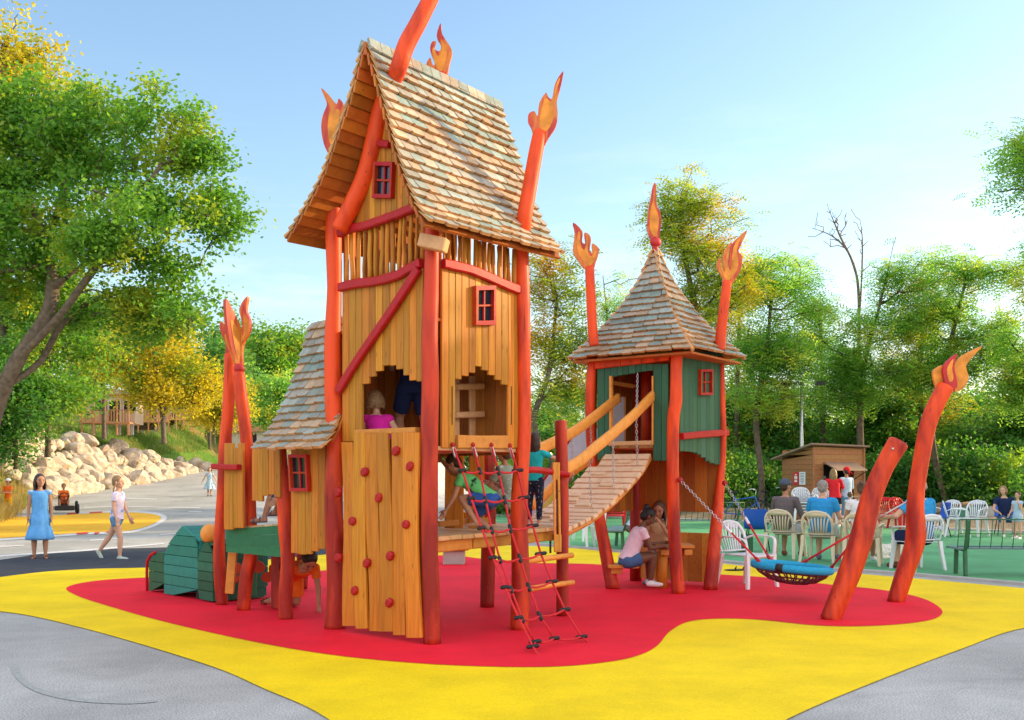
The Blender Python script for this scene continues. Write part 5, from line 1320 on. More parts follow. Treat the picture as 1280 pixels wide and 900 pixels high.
def leaf_cloud(centers, dirs, n_per, sigma, size, g, compound=0, droop=.2, flat=.75):
    """leaf quads around twig ends. compound>0: feathery sprays of that many leaflet pairs"""
    C = np.repeat(centers, n_per, axis=0); m = len(C)
    off = g.normal(0, 1, (m, 3)) * sigma; off[:, 2] *= flat
    pos = C + off
    if compound:
        k = compound * 2; ax = g.normal(0, 1, (m, 3)); ax[:, 2] = ax[:, 2] * .35 - droop; ax /= np.linalg.norm(ax, axis=1)[:, None]
        up = np.array([0, 0, 1.]) + g.normal(0, .35, (m, 3)); sd = np.cross(ax, up); sd /= np.linalg.norm(sd, axis=1)[:, None]
        t = (np.arange(k) // 2 + .5) * size * .95; s_ = np.where(np.arange(k) % 2 == 0, 1, -1)
        base = pos[:, None, :] + ax[:, None, :] * t[None, :, None]; base[:, :, 2] -= (t ** 2 * .5)[None, :]
        d = (sd[:, None, :] * s_[None, :, None] + ax[:, None, :] * .35); d = d / np.linalg.norm(d, axis=2)[:, :, None]
        w = np.repeat(ax[:, None, :], k, 1)
        base = base.reshape(-1, 3); d = d.reshape(-1, 3); w = w.reshape(-1, 3); L_ = size * g.uniform(.8, 1.25, len(base)); W = L_ * .42
        base = base
    else:
        base = pos; d = g.normal(0, 1, (m, 3)); d[:, 2] = d[:, 2] * .6 - droop; d /= np.linalg.norm(d, axis=1)[:, None]
        n_ = g.normal(0, 1, (m, 3)); n_[:, 2] += .9; w = np.cross(d, n_); w /= np.linalg.norm(w, axis=1)[:, None] + 1e-9
        L_ = size * g.uniform(.6, 1.35, m); W = L_ * .62
    a = base; b = base + d * (L_ * .5)[:, None] + w * (W * .5)[:, None]; c = base + d * L_[:, None]; e = base + d * (L_ * .5)[:, None] - w * (W * .5)[:, None]
    vs = np.stack([a, b, c, e], 1).reshape(-1, 3); fs = np.arange(len(vs)).reshape(-1, 4)
    return vs, fs

def make_tree(name, base, trunk, r0, blobs, ntips, leafmat, bark, label, cat, group, seed, n_per=40, sigma=.35, size=.11, compound=0, minh=.35, droop=.2, extra_trunks=(), shell=.55, rtip=.012, bare=False, cl=7, cs=None):
    cs = cs or sigma * 1.15
    """trunk: list of local points; blobs: ellipsoids (cx,cy,cz,rx,ry,rz) that the crown fills; limbs grow from the trunk to every twig"""
    g = np.random.default_rng(seed); rs = random.Random(seed)
    nodes = []; par = []
    def add_trunk(tr):
        sp = spline([V(p) for p in tr], 5, closed=False); prev = -1
        for i, p in enumerate(sp):
            if i == 0 and nodes and tr is not trunk:
                prev = min(range(len(nodes)), key=lambda k: (nodes[k] - p).length); continue
            nodes.append(V(p)); par.append(prev); prev = len(nodes) - 1
    add_trunk(trunk)
    for et in extra_trunks: add_trunk(et)
    ntr = len(nodes)
    H_ = max(p.z for p in nodes); zmin = minh * H_
    vol = np.array([b[3] * b[4] * b[5] for b in blobs]) ** .75; vol = vol / vol.sum()
    tips = []
    while len(tips) < ntips:
        b = blobs[g.choice(len(blobs), p=vol)]; d = g.normal(0, 1, 3); d /= np.linalg.norm(d); r = shell + (1 - shell) * g.random() if g.random() < .75 else g.random() ** .5
        c0 = V((b[0] + d[0] * b[3] * r, b[1] + d[1] * b[4] * r, b[2] + d[2] * b[5] * r)); k_ = 1 if bare else int(g.integers(2, 2 + cl))
        for _ in range(k_): e_ = g.normal(0, 1, 3) * cs; tips.append(c0 + V((e_[0], e_[1], e_[2] * .55)) * (0 if bare else 1))
    arr = np.array([list(p) for p in nodes[:ntr]])
    tips.sort(key=lambda t_: min((np.linalg.norm(arr - np.array(t_), axis=1))))
    NA = np.zeros((ntr + ntips * 4 + 10, 3)); NA[:ntr] = arr; depth = [0] * ntr
    ok = [p.z > zmin for p in nodes]; cnt = ntr; tipid = []
    okm = np.zeros(len(NA), bool); okm[:ntr] = ok
    for t_ in tips:
        tv = np.array(t_); dd = NA[:cnt] - tv; dist = np.linalg.norm(dd, axis=1) + np.maximum(0, NA[:cnt, 2] - tv[2] + .1) * 1.3 + np.array(depth) * .03
        dist[~okm[:cnt]] = 1e9; k = int(np.argmin(dist)); a = nodes[k]; L_ = (t_ - a).length; prev = k
        ns = 1 if L_ < .5 else (2 if L_ < 1.5 else 3)
        for j in range(1, ns + 1):
            f = j / ns; p = a.lerp(t_, f)
            if j < ns: p = p + V((rs.uniform(-1, 1), rs.uniform(-1, 1), rs.uniform(-.3, 1))) * L_ * .09 + V((0, 0, L_ * .06 * math.sin(f * math.pi)))
            nodes.append(p); par.append(prev); depth.append(depth[prev] + 1); prev = len(nodes) - 1; NA[cnt] = p; okm[cnt] = True; cnt += 1
        tipid.append(prev)
    load = [0.0] * len(nodes)
    for k in tipid: load[k] += 1
    for k in range(len(nodes) - 1, -1, -1):
        if par[k] >= 0: load[par[k]] += load[k] if k >= ntr or True else 0
    tot = max(1, load[0])
    rad = [max(rtip, r0 * (max(l, .3) / tot) ** .48) for l in load]
    # trunk taper
    for k in range(ntr):
        if par[k] < 0: rad[k] = r0 * 1.25
    mb = MB()
    for k in range(len(nodes)):
        if par[k] < 0: continue
        a, b = nodes[par[k]], nodes[k]; ra, rb = rad[par[k]], rad[k]; d = (b - a)
        if d.length < 1e-4: continue
        if k >= ntr: ra = min(ra, rb * 1.6)
        n_ = 9 if rb > .06 else (6 if rb > .025 else 4); d.normalize(); x = d.cross(V((0, 0, 1)) if abs(d.z) < .9 else V((1, 0, 0))).normalized(); y = d.cross(x)
        vs = []
        for c, r in ((a - d * ra * .2, ra), (b, rb)):
            for q in range(n_):
                an = 2 * math.pi * q / n_; vs.append(c + x * math.cos(an) * r + y * math.sin(an) * r)
        mb.add(vs, [(q, (q + 1) % n_, n_ + (q + 1) % n_, n_ + q) for q in range(n_)])
    t = thing(name, base, label, cat, group)
    tr = link('trunk', mb.mesh('trunk', smooth=True), bark, t)
    if not bare:
        cen = np.array([list(nodes[k]) for k in tipid]); pn = np.array([list(nodes[par[k]]) for k in tipid])
        mid_ = cen * .6 + pn * .4
        cen = np.concatenate([cen, mid_])
        vs, fs = leaf_cloud(cen, None, n_per, sigma, size, g, compound, droop)
        link('crown', mesh_np('crown', vs, fs), leafmat, t)
    return t
def tclone(src, loc, rz, sc, label=None, group=None):
    c = src.copy(); COL.objects.link(c); c.location = loc; c.rotation_euler = (0, 0, rz); c.scale = sc if hasattr(sc, '__len__') else (sc,) * 3
    for ch in [k for k in bpy.data.objects if k.parent == src]:
        d = ch.copy(); COL.objects.link(d); d.parent = c
    if label: c['label'] = label
    if group: c['group'] = group
    return c
def rel(base, px, py, D):
    return V(P(px, py, D)) - V(base)
def crown_blobs(base, L_, depthf=1.0):   # (px,py,D, rpx_x, rpx_y)
    out = []
    for (x, y, D, rx, ry) in L_:
        c = rel(base, x, y, D); k = D / FOC; out.append((c.x, c.y, c.z, rx * k, rx * k * .85 * depthf, ry * k))
    return out
# ---- the big leaning oak at left
b0 = V(bank_at(26, 2.0)); b0 = V((P(-42, 560, 26).x, 26, .4))
trunk = [V((0, 0, -.6)), rel(b0, -8, 520, 26), rel(b0, 22, 450, 26), rel(b0, 58, 395, 26.2), rel(b0, 66, 350, 26.3), rel(b0, 60, 305, 26.4), rel(b0, 80, 240, 26.6), rel(b0, 92, 150, 26.8)]
et = [[rel(b0, 22, 450, 26), rel(b0, 70, 400, 25.6), rel(b0, 100, 360, 25.4), rel(b0, 128, 320, 25.3), rel(b0, 150, 260, 25.2)],
      [rel(b0, 5, 485, 26), rel(b0, 50, 452, 26.4), rel(b0, 78, 405, 26.8), rel(b0, 125, 372, 27), rel(b0, 185, 362, 27), rel(b0, 232, 368, 27)],
      [rel(b0, 80, 350, 26), rel(b0, 108, 330, 26.2), rel(b0, 160, 320, 26), rel(b0, 210, 300, 26)], [rel(b0, 60, 305, 26.4), rel(b0, 40, 260, 26.8), rel(b0, 20, 200, 27)]]
blobs = crown_blobs(b0, [(60, 130, 27, 62, 58), (120, 170, 26.5, 70, 65), (195, 160, 26, 68, 55), (240, 225, 26, 62, 70), (215, 290, 25.5, 75, 60), (130, 270, 25, 85, 65), (50, 240, 26, 80, 80), (-30, 220, 27, 90, 110), (215, 365, 26, 55, 42), (165, 375, 26.5, 50, 30), (40, 330, 27, 60, 40), (262, 180, 26, 34, 40), (-40, 350, 27, 60, 60), (280, 262, 26, 30, 44), (20, 165, 27, 50, 50), (255, 395, 26, 34, 30), (150, 405, 26.5, 50, 26), (215, 405, 27, 40, 24), (90, 385, 27, 40, 30)])
make_tree('oak_tree', b0, trunk, .21, blobs, 860, M['leaf_oak'], M['barkdark'], 'big green oak leaning over the bank at the left, with forked grey trunks', 'tree', None, 3, n_per=46, sigma=.24, size=.125, extra_trunks=et, minh=.25)
# ---- more trees on the bank
def quick_tree(name, px, D, base_py, blobs_px, r0, ntips, leaf, label, seed, group, n_per=40, sigma=.4, size=.13, compound=0, bark='barkdark', lean=0, z=None, cat='tree', droop=.2, zdrop=.3, trunk_px=None):
    bz = z if z is not None else P(px, base_py, D).z
    base = V((P(px, base_py, D).x, D, bz))
    bl = crown_blobs(base, [(x, y, D + dd, rx, ry) for (x, y, dd, rx, ry) in blobs_px])
    ymin = min(y - ry * .3 for (x, y, dd, rx, ry) in blobs_px); xm = sum(q[0] for q in blobs_px) / len(blobs_px)
    if trunk_px: tr = [V((0, 0, -zdrop))] + [rel(base, x, y, D) for x, y in trunk_px]
    else: tr = [V((0, 0, -zdrop)), rel(base, px + (xm - px) * .2 + lean, base_py + (ymin - base_py) * .35, D), rel(base, px + (xm - px) * .6 - lean, base_py + (ymin - base_py) * .7, D), rel(base, xm, ymin, D)]
    return make_tree(name, base, tr, r0, bl, ntips, M[leaf], M[bark], label, cat, group, seed, n_per=n_per, sigma=sigma, size=size, compound=compound, droop=droop)
GL = 'trees along the bank'
quick_tree('broadleaf_tree', 5, 38, 520, [(0, 70, 0, 45, 45), (-20, 120, 0, 60, 50), (30, 95, 1, 30, 30)], 0.150, 110, 'leaf_warm', 'tree painted sun-yellow rising behind the oak in the upper left corner', 5, GL, size=.16)
quick_tree('broadleaf_tree', 205, 44, 545, [(200, 430, 0, 44, 26), (150, 445, 0, 34, 26), (236, 462, 1, 26, 20), (205, 475, 0, 30, 22), (150, 485, 0, 28, 20), (250, 492, 1, 20, 16), (125, 425, 0, 26, 24), (185, 498, 0, 22, 12)], 0.100, 190, 'leaf_warm', 'tree with low-sun gold painted in its leaves under the oak crown above the rock bank', 6, GL, size=.15, n_per=50, sigma=.35)
quick_tree('broadleaf_tree', 60, 36, 560, [(60, 470, 0, 60, 60), (20, 440, 0, 50, 50), (100, 440, 1, 40, 50), (90, 400, 2, 45, 40), (50, 390, 2, 45, 40)], 0.100, 240, 'leaf_oak', 'bushy green tree filling the space under the oak at left', 7, GL, size=.14, n_per=50, sigma=.38)
quick_tree('broadleaf_tree', 20, 35, 575, [(0, 515, 0, 36, 40), (30, 540, 0, 26, 24), (0, 560, 0, 30, 18), (40, 505, 0, 34, 30), (-20, 480, 0, 50, 60), (52, 562, 0, 14, 14)], 0.070, 170, 'leaf_dark', 'dark green bush at the oak foot beside the dry grass', 8, GL, size=.13, n_per=55, sigma=.35)
quick_tree('broadleaf_tree', 262, 70, 560, [(262, 455, 0, 36, 42), (240, 480, 0, 30, 30), (285, 480, 0, 26, 36)], 0.100, 120, 'leaf_dark', 'dark round tree behind the twin flame posts at left', 9, GL, size=.26, n_per=55, sigma=.5)
quick_tree('broadleaf_tree', 335, 78, 570, [(335, 440, 0, 44, 40), (300, 460, 0, 34, 44), (365, 455, 0, 34, 40), (345, 490, 0, 40, 40)], 0.125, 170, 'leaf_oak', 'broad tree with sunlit crown behind the small side roof', 10, GL, size=.28, n_per=60, sigma=.6)
quick_tree('broadleaf_tree', 345, 66, 580, [(350, 500, 0, 26, 34), (330, 520, 0, 18, 26), (372, 520, 0, 20, 34)], 0.075, 100, 'leaf_rob', 'light green young tree just left of the side roof', 12, GL, size=.2, n_per=55, sigma=.4)
quick_tree('broadleaf_tree', 395, 84, 575, [(400, 470, 0, 40, 46), (380, 520, 0, 40, 40), (430, 500, 0, 40, 50)], 0.125, 120, 'leaf_oak', 'tree top showing between side roof and tower post', 13, GL, size=.3, n_per=50, sigma=.6)
quick_tree('broadleaf_tree', 268, 58, 548, [(262, 512, 0, 20, 18), (285, 500, 0, 22, 30), (245, 500, 0, 16, 16)], 0.060, 90, 'leaf_warm', 'small yellow tree above the grass slope near the far houses', 14, GL, size=.17, n_per=45, sigma=.35)
quick_tree('broadleaf_tree', 130, 48, 540, [(130, 450, 0, 40, 40), (100, 470, 0, 30, 30), (150, 400, 0, 50, 40)], 0.100, 150, 'leaf_oak', 'green tree between the oak and the golden tree', 15, GL, size=.17, n_per=45, sigma=.4)
# ---- right: tall airy acacias
GR = 'tall acacia trees behind the lawn'
R_ = dict(compound=5, size=.115, sigma=.26)
quick_tree('acacia_tree', 668, 30, 640, [(690, 350, 0, 34, 34), (700, 400, 0, 40, 34), (680, 440, 0, 26, 34), (720, 440, 1, 36, 34), (660, 470, 0, 16, 30), (710, 480, 1, 34, 26), (735, 370, 0, 20, 30)], 0.085, 130, 'leaf_robw', 'slender acacia with yellow-green top between the two play towers', 20, GR, n_per=8, trunk_px=[(672, 560), (668, 520), (685, 470), (692, 420), (696, 370)], **R_)
quick_tree('acacia_tree', 800, 32, 640, [(845, 250, 0, 40, 26), (870, 285, 0, 44, 34), (830, 290, 0, 34, 30), (895, 330, 0, 44, 34), (900, 262, 0, 22, 20), (870, 370, 0, 40, 40), (815, 260, 0, 16, 22), (925, 350, 0, 26, 26)], 0.110, 208, 'leaf_robw', 'tall thin acacia with orange-tinged leaves right behind the pointed roof', 21, GR, n_per=7, trunk_px=[(850, 560), (880, 470), (872, 400), (858, 330), (850, 270)], **R_)
quick_tree('acacia_tree', 775, 40, 640, [(770, 390, 0, 26, 34), (750, 440, 0, 30, 40), (780, 350, 0, 14, 20), (715, 500, 0, 40, 40)], 0.090, 113, 'leaf_rob', 'green acacia behind the left edge of the pointed roof', 22, GR, n_per=8, **R_)
quick_tree('acacia_tree', 950, 34, 650, [(960, 340, 0, 36, 26), (985, 375, 0, 40, 34), (940, 390, 0, 36, 40), (1000, 330, 1, 26, 22), (930, 450, 0, 36, 36), (980, 440, 0, 40, 40), (960, 490, 0, 36, 30)], 0.100, 226, 'leaf_rob', 'full green acacia just right of the small tower', 23, GR, n_per=8, trunk_px=[(952, 600), (945, 520), (958, 440), (965, 360)], **R_)
quick_tree('acacia_tree', 1082, 36, 650, [(1120, 300, 0, 24, 24), (1135, 345, 0, 28, 34), (1118, 395, 0, 34, 36), (1060, 420, 0, 40, 34), (1020, 400, 0, 40, 26), (1080, 470, 0, 40, 34), (1030, 460, 0, 36, 36), (1130, 450, 0, 36, 36), (1100, 350, 0, 20, 30)], 0.120, 287, 'leaf_rob', 'tallest green acacia above the wooden kiosk', 24, GR, n_per=8, trunk_px=[(1078, 600), (1075, 520), (1082, 450), (1100, 380), (1118, 300)], **R_)
quick_tree('acacia_tree', 1195, 36, 650, [(1200, 335, 0, 40, 20), (1235, 355, 0, 44, 20), (1180, 380, 0, 40, 34), (1225, 400, 0, 44, 34), (1200, 440, 0, 40, 34), (1260, 430, 0, 40, 34), (1170, 460, 0, 34, 30), (1265, 340, 0, 24, 14)], 0.110, 278, 'leaf_rob', 'wide green acacia behind the tall flame pole', 25, GR, n_per=8, trunk_px=[(1172, 590), (1165, 520), (1185, 440), (1200, 380), (1210, 340)], **R_)
quick_tree('acacia_tree', 1300, 33, 650, [(1300, 380, 0, 40, 40), (1290, 450, 0, 44, 44), (1330, 320, 0, 40, 50), (1280, 500, 0, 36, 34)], 0.100, 174, 'leaf_rob', 'acacia at the far right edge of the view', 26, GR, n_per=8, **R_)
quick_tree('acacia_tree', 1365, 17, 660, [(1345, 185, 0, 40, 40), (1385, 150, 0, 50, 60), (1400, 220, 0, 50, 60), (1290, 195, 0, 22, 34)], 0.100, 130, 'leaf_rob', 'near acacia whose branch tip enters at the upper right edge', 27, GR, n_per=22, compound=5, size=.07, sigma=.22, trunk_px=[(1380, 500), (1390, 350), (1360, 230), (1330, 180)])
quick_tree('acacia_tree', 1030, 40, 650, [(1030, 400, 0, 34, 30), (1005, 440, 0, 36, 34), (1050, 450, 0, 36, 34), (1030, 490, 0, 40, 30), (1010, 370, 0, 24, 20)], .1, 150, 'leaf_rob', 'light green acacia behind the dead tree', 81, GR, n_per=8, **R_)
quick_tree('acacia_tree', 1150, 41, 650, [(1150, 400, 0, 30, 34), (1165, 350, 0, 26, 26), (1140, 450, 0, 36, 34), (1160, 490, 0, 40, 30)], .1, 150, 'leaf_robw', 'acacia with yellow-green leaves between the kiosk and the flame pole', 82, GR, n_per=8, **R_)
quick_tree('acacia_tree', 920, 41, 650, [(925, 360, 0, 30, 34), (905, 400, 0, 30, 30), (925, 440, 0, 36, 34), (945, 500, 0, 36, 30)], .1, 150, 'leaf_robw', 'acacia with yellow-green leaves behind the right flame of the small tower', 83, GR, n_per=8, **R_)
# bare, dead tree
bb_ = V((P(1075, 650, 38.5).x, 38.5, 0))
def rl(x, y): return rel(bb_, x, y, 38.5)
make_tree('dead_tree', bb_, [V((0, 0, -.2)), rl(1076, 560), rl(1074, 470), rl(1074, 400), rl(1070, 340), rl(1050, 295), rl(1036, 262)], .06, crown_blobs(bb_, [(1040, 285, 38.5, 30, 26), (1074, 300, 38.5, 14, 34), (1020, 292, 38.5, 14, 8), (1090, 340, 38.5, 14, 14), (1048, 262, 38.5, 22, 12)]), 75, None, M['bark'], 'bare dead tree standing against the sky above the kiosk', 'tree', None, 29, bare=True, rtip=.011, shell=.3,
          extra_trunks=[[rl(1074, 400), rl(1077, 350), rl(1078, 300), rl(1075, 275)], [rl(1072, 350), rl(1060, 315), rl(1040, 295), rl(1015, 285)]])
# row of darker trees filling in behind, instances of two kinds
b2 = V((0, 0, 0))
bgA = make_tree('hedge_tree', V((P(930, 650, 43).x, 43, 0)), [V((0, 0, -.3)), V((.1, 0, 1.2)), V((-.1, .1, 2.8)), V((.1, 0, 4.2))], .16, [(0, 0, 3.6, 1.7, 1.7, 1.9), (.9, 0, 2.4, 1.4, 1.4, 1.3), (-1, .2, 2.6, 1.3, 1.3, 1.4), (0, 0, 5.0, 1.2, 1.2, 1.2)], 230, M['leaf_dark'], M['barkdark'], 'dark leafy tree in the row behind the kiosk, nearest to the small tower', 'tree', 'dark trees behind the lawn', 33, n_per=46, sigma=.36, size=.15)
bgB = make_tree('hedge_shrub', V((P(900, 655, 38).x, 38, 0)), [V((0, 0, -.2)), V((.1, 0, .5)), V((0, .1, 1.2)), V((.1, 0, 1.8))], .08, [(0, 0, 1.2, 1.5, 1.2, 1.1), (.8, 0, .8, 1.0, 1, .8), (-.9, 0, .9, 1, 1, .9), (0, 0, .4, 1.6, 1.1, .5)], 170, M['leaf_dark'], M['barkdark'], 'low dark shrub behind the lawn', 'shrub', 'low shrubs at the foot of the trees', 34, n_per=44, sigma=.3, size=.13)
k = 0
spots = [(690, 45, 1.0), (745, 47, .9), (800, 44, 1.0), (860, 46, 1.0), (975, 42, 1.1), (1015, 47, 1.15), (1060, 44, 1.0), (1105, 42, 1.15), (1150, 45, 1.1), (1195, 41, 1.15), (1240, 44, 1.1), (1285, 41, 1.1), (1330, 43, 1.2), (1400, 42, 1.2), (905, 49, 1.1), (1130, 50, 1.3), (1220, 50, 1.3), (1300, 50, 1.3)]
for (x, D, s_) in spots:
    tclone(bgA, V((P(x, 650, D).x, D, 0)), random.uniform(0, 6.28), (s_ * random.uniform(.85, 1.0), s_ * .9, s_ * random.uniform(.55, .85)), 'dark leafy tree in the closed row behind the kiosk and lawn')
bgA['label'] = 'dark leafy tree in the closed row behind the kiosk and lawn'
for i in range(26):
    x = 660 + i * 27 + random.uniform(-8, 8); D = random.uniform(36.5, 40)
    if 968 < x < 1085: D = 40
    s_ = random.uniform(.8, 1.15)
    tclone(bgB, V((P(x, 650, D).x, D, .1)), random.uniform(0, 6.28), (s_, s_, s_ * random.uniform(.8, 1.2)))
bgC = quick_tree('sunny_shrub', 1150, 41, 655, [(1150, 600, 0, 40, 36), (1120, 620, 0, 30, 26), (1180, 610, 0, 34, 30)], .05, 130, 'leaf_sun', 'shrub with sunlight painted yellow-green into its leaves, showing between the dark ones behind the lawn', 71, 'bright shrubs behind the lawn', n_per=36, size=.15, sigma=.32, cat='shrub')
for (x, D) in [(905, 44), (940, 42), (1100, 43), (1215, 42), (1262, 42), (1190, 46), (720, 44), (1310, 43), (1055, 46)]: tclone(bgC, V((P(x, 650, D).x, D, 0)), random.uniform(0, 6.28), random.uniform(.9, 1.4))
bgB['label'] = 'low dark shrub in the row at the foot of the trees'
for o in bpy.data.objects:
    if o.name.startswith('hedge_shrub'): o['label'] = 'low dark shrub in the row at the foot of the trees'
# trees outside the frame on the right, whose shade covers the playground
side = quick_tree('acacia_tree', 1500, 26, 660, [(1480, 420, 0, 70, 70), (1520, 330, 0, 80, 70), (1500, 250, 0, 60, 60), (1550, 480, 0, 70, 50), (1440, 500, 0, 60, 40)], 0.125, 200, 'leaf_rob', 'acacia standing out of view on the right side', 61, 'trees beyond the right edge', n_per=40, size=.2, sigma=.45)
for (x, y, s_) in SIDE_SPOTS: tclone(side, V((x, y, 0)), random.uniform(0, 6.28), s_)
# left background hill wood
for (x, D, s_) in [(-38, 70, 1.3), (-44, 60, 1.4), (-34, 52, 1.2), (-30, 42, 1.1), (-40, 80, 1.5), (-32, 88, 1.5), (-26, 98, 1.5), (-20, 108, 1.6), (-12, 112, 1.6), (-5, 116, 1.6), (3, 118, 1.7), (-48, 90, 1.8), (-38, 110, 1.8), (-18, 124, 1.9), (-28, 34, 1.0), (-22, 30, .9)]:
    b = V((x, D, 0)); i_ = min(range(len(footp)), key=lambda q: (footp[q] - V((x, D, 0))).length); s__ = (footp[i_] - V((x, D, 0))).length
    z_ = bank_pt(i_, s__)[0].z if x < footp[i_].x else ground_h(x, D)
    tclone(bgA, V((x, D, z_ - .2)), random.uniform(0, 6.28), (s_ * 1.25, s_ * 1.25, s_ * 1.1), 'dark leafy tree on the wooded hill behind the bank', 'trees on the hill at left')
# dry grass on the near bank, uncountable
gg = np.random.default_rng(5); pts = []
for _ in range(24000):
    y = 24 + gg.random() ** 1.2 * 46; s_ = abs(gg.normal(0, 1)) * 2.6 + (-.1 if y < 41 or gg.random() < .10 else 2.2)
    if s_ > 11: continue
    pts.append(tuple(bank_at(y, s_)) if False else (y, s_))
fy = np.array([p.y for p in footp])
cen = []
for y, s_ in pts:
    i = int(np.argmin(np.abs(fy - y))); p, nrm = bank_pt(i, s_); t_ = V((-nrm.y, nrm.x, 0)); q = p + V((nrm.y, -nrm.x, 0)) * (y - fy[i]); cen.append((q.x, q.y, q.z))
cen = np.array(cen)
def tufts(cen, n_per, h, w, spread, g):
    C = np.repeat(cen, n_per, 0); m = len(C); base = C + np.concatenate([g.normal(0, spread, (m, 2)), np.zeros((m, 1))], 1)
    d = g.normal(0, .32, (m, 3)); d[:, 2] = 1; hh = h * g.uniform(.5, 1.3, m); a = g.uniform(0, math.pi, m); wv = np.stack([np.cos(a), np.sin(a), np.zeros(m)], 1) * (w * g.uniform(.6, 1.3, m))[:, None]
    top = base + d * hh[:, None]; mid_ = base + d * (hh * .5)[:, None] + g.normal(0, .01, (m, 3))
    base[:, 2] -= .03
    vs = np.stack([base - wv, base + wv, top + wv * .1, top - wv * .1], 1).reshape(-1, 3)
    return vs, np.arange(len(vs)).reshape(-1, 4)
M['drygrass'] = mat_leaf('dry_grass_blades', (.42, .30, .13), (.30, .26, .09), (.12, .20, .04), .3)
M['grassbl'] = mat_leaf('green_grass_blades', (.10, .22, .04), (.20, .30, .07), (.38, .30, .12), .3)
near = cen[:, 1] < 43
vs, fs = tufts(cen[near], 8, .48, .014, .12, gg); struct('dry_grass', mesh_np('dry_grass', vs, fs), M['drygrass'], 'stuff')
vs, fs = tufts(cen[~near], 6, .17, .014, .14, gg); struct('slope_grass', mesh_np('slope_grass', vs, fs), M['grassbl'], 'stuff')
# ================================================================ BOULDERS
M['rock'] = mat_plain('pale_limestone', (.50, .42, .34), .85, var=.35, scale=2.2, bump=1, bscale=5, speck=((.46, .32, .20), 1.3, .58))
rock_me = []
for k in range(7):
    bm = bmesh.new(); bmesh.ops.create_icosphere(bm, subdivisions=3, radius=1)
    rr = random.Random(100 + k); planes = [(V((rr.gauss(0, 1), rr.gauss(0, 1), rr.gauss(0, 1))).normalized(), rr.uniform(.62, .9)) for _ in range(11)]
    for v in bm.verts:
        p = v.co.copy()
        for n_, d_ in planes:
            e = p.dot(n_) - d_
            if e > 0: p -= n_ * e * .92
        p += V((noise.noise(p * 1.6 + V((k, 0, 0))), noise.noise(p * 1.6 + V((0, k, 9))), noise.noise(p * 1.6 + V((5, 0, k))))) * .12
        p += v.co * noise.noise(p * 6) * .05
        v.co = p
    me = bpy.data.meshes.new('boulder'); bm.to_mesh(me); bm.free(); me.polygons.foreach_set('use_smooth', [False] * len(me.polygons)); me.materials.append(M['rock']); rock_me.append(me)
rr = random.Random(4); nrock = 0
def place_rock(y, s_, size, hz=0):
    i = int(np.argmin(np.abs(fy - y))); p, nrm = bank_pt(i, s_); q = p + V((nrm.y, -nrm.x, 0)) * (y - fy[i])
    o = bpy.data.objects.new('boulder', rr.choice(rock_me)); COL.objects.link(o); o.location = q + V((0, 0, size * .25 + hz)); o.rotation_euler = (rr.uniform(-.6, .6), rr.uniform(-.6, .6), rr.uniform(0, 6.28))
    o.scale = (size * rr.uniform(.9, 1.3), size * rr.uniform(.8, 1.1), size * rr.uniform(.7, .95)); tag(o, 'pale limestone boulder piled in the rock bank beside the road', 'boulder', 'boulders of the rock bank')
for row in range(9):
    y = 43.5
    while y < 66:
        top = np.interp(y, [41, 44, 50, 58, 66], [8.5, 8.5, 6, 4, 1.2])
        if row < top:
            sz = rr.choice([.26, .36, .44, .54, .66]) * rr.uniform(.85, 1.1) * (1.12 if row < 2 else 1) * (1 if y < 58 else .85); place_rock(y + rr.uniform(-.3, .3), .15 + row * .52 + rr.uniform(-.12, .12), sz, .10 * row)
            y += sz * 1.55
        else: y += 1.2
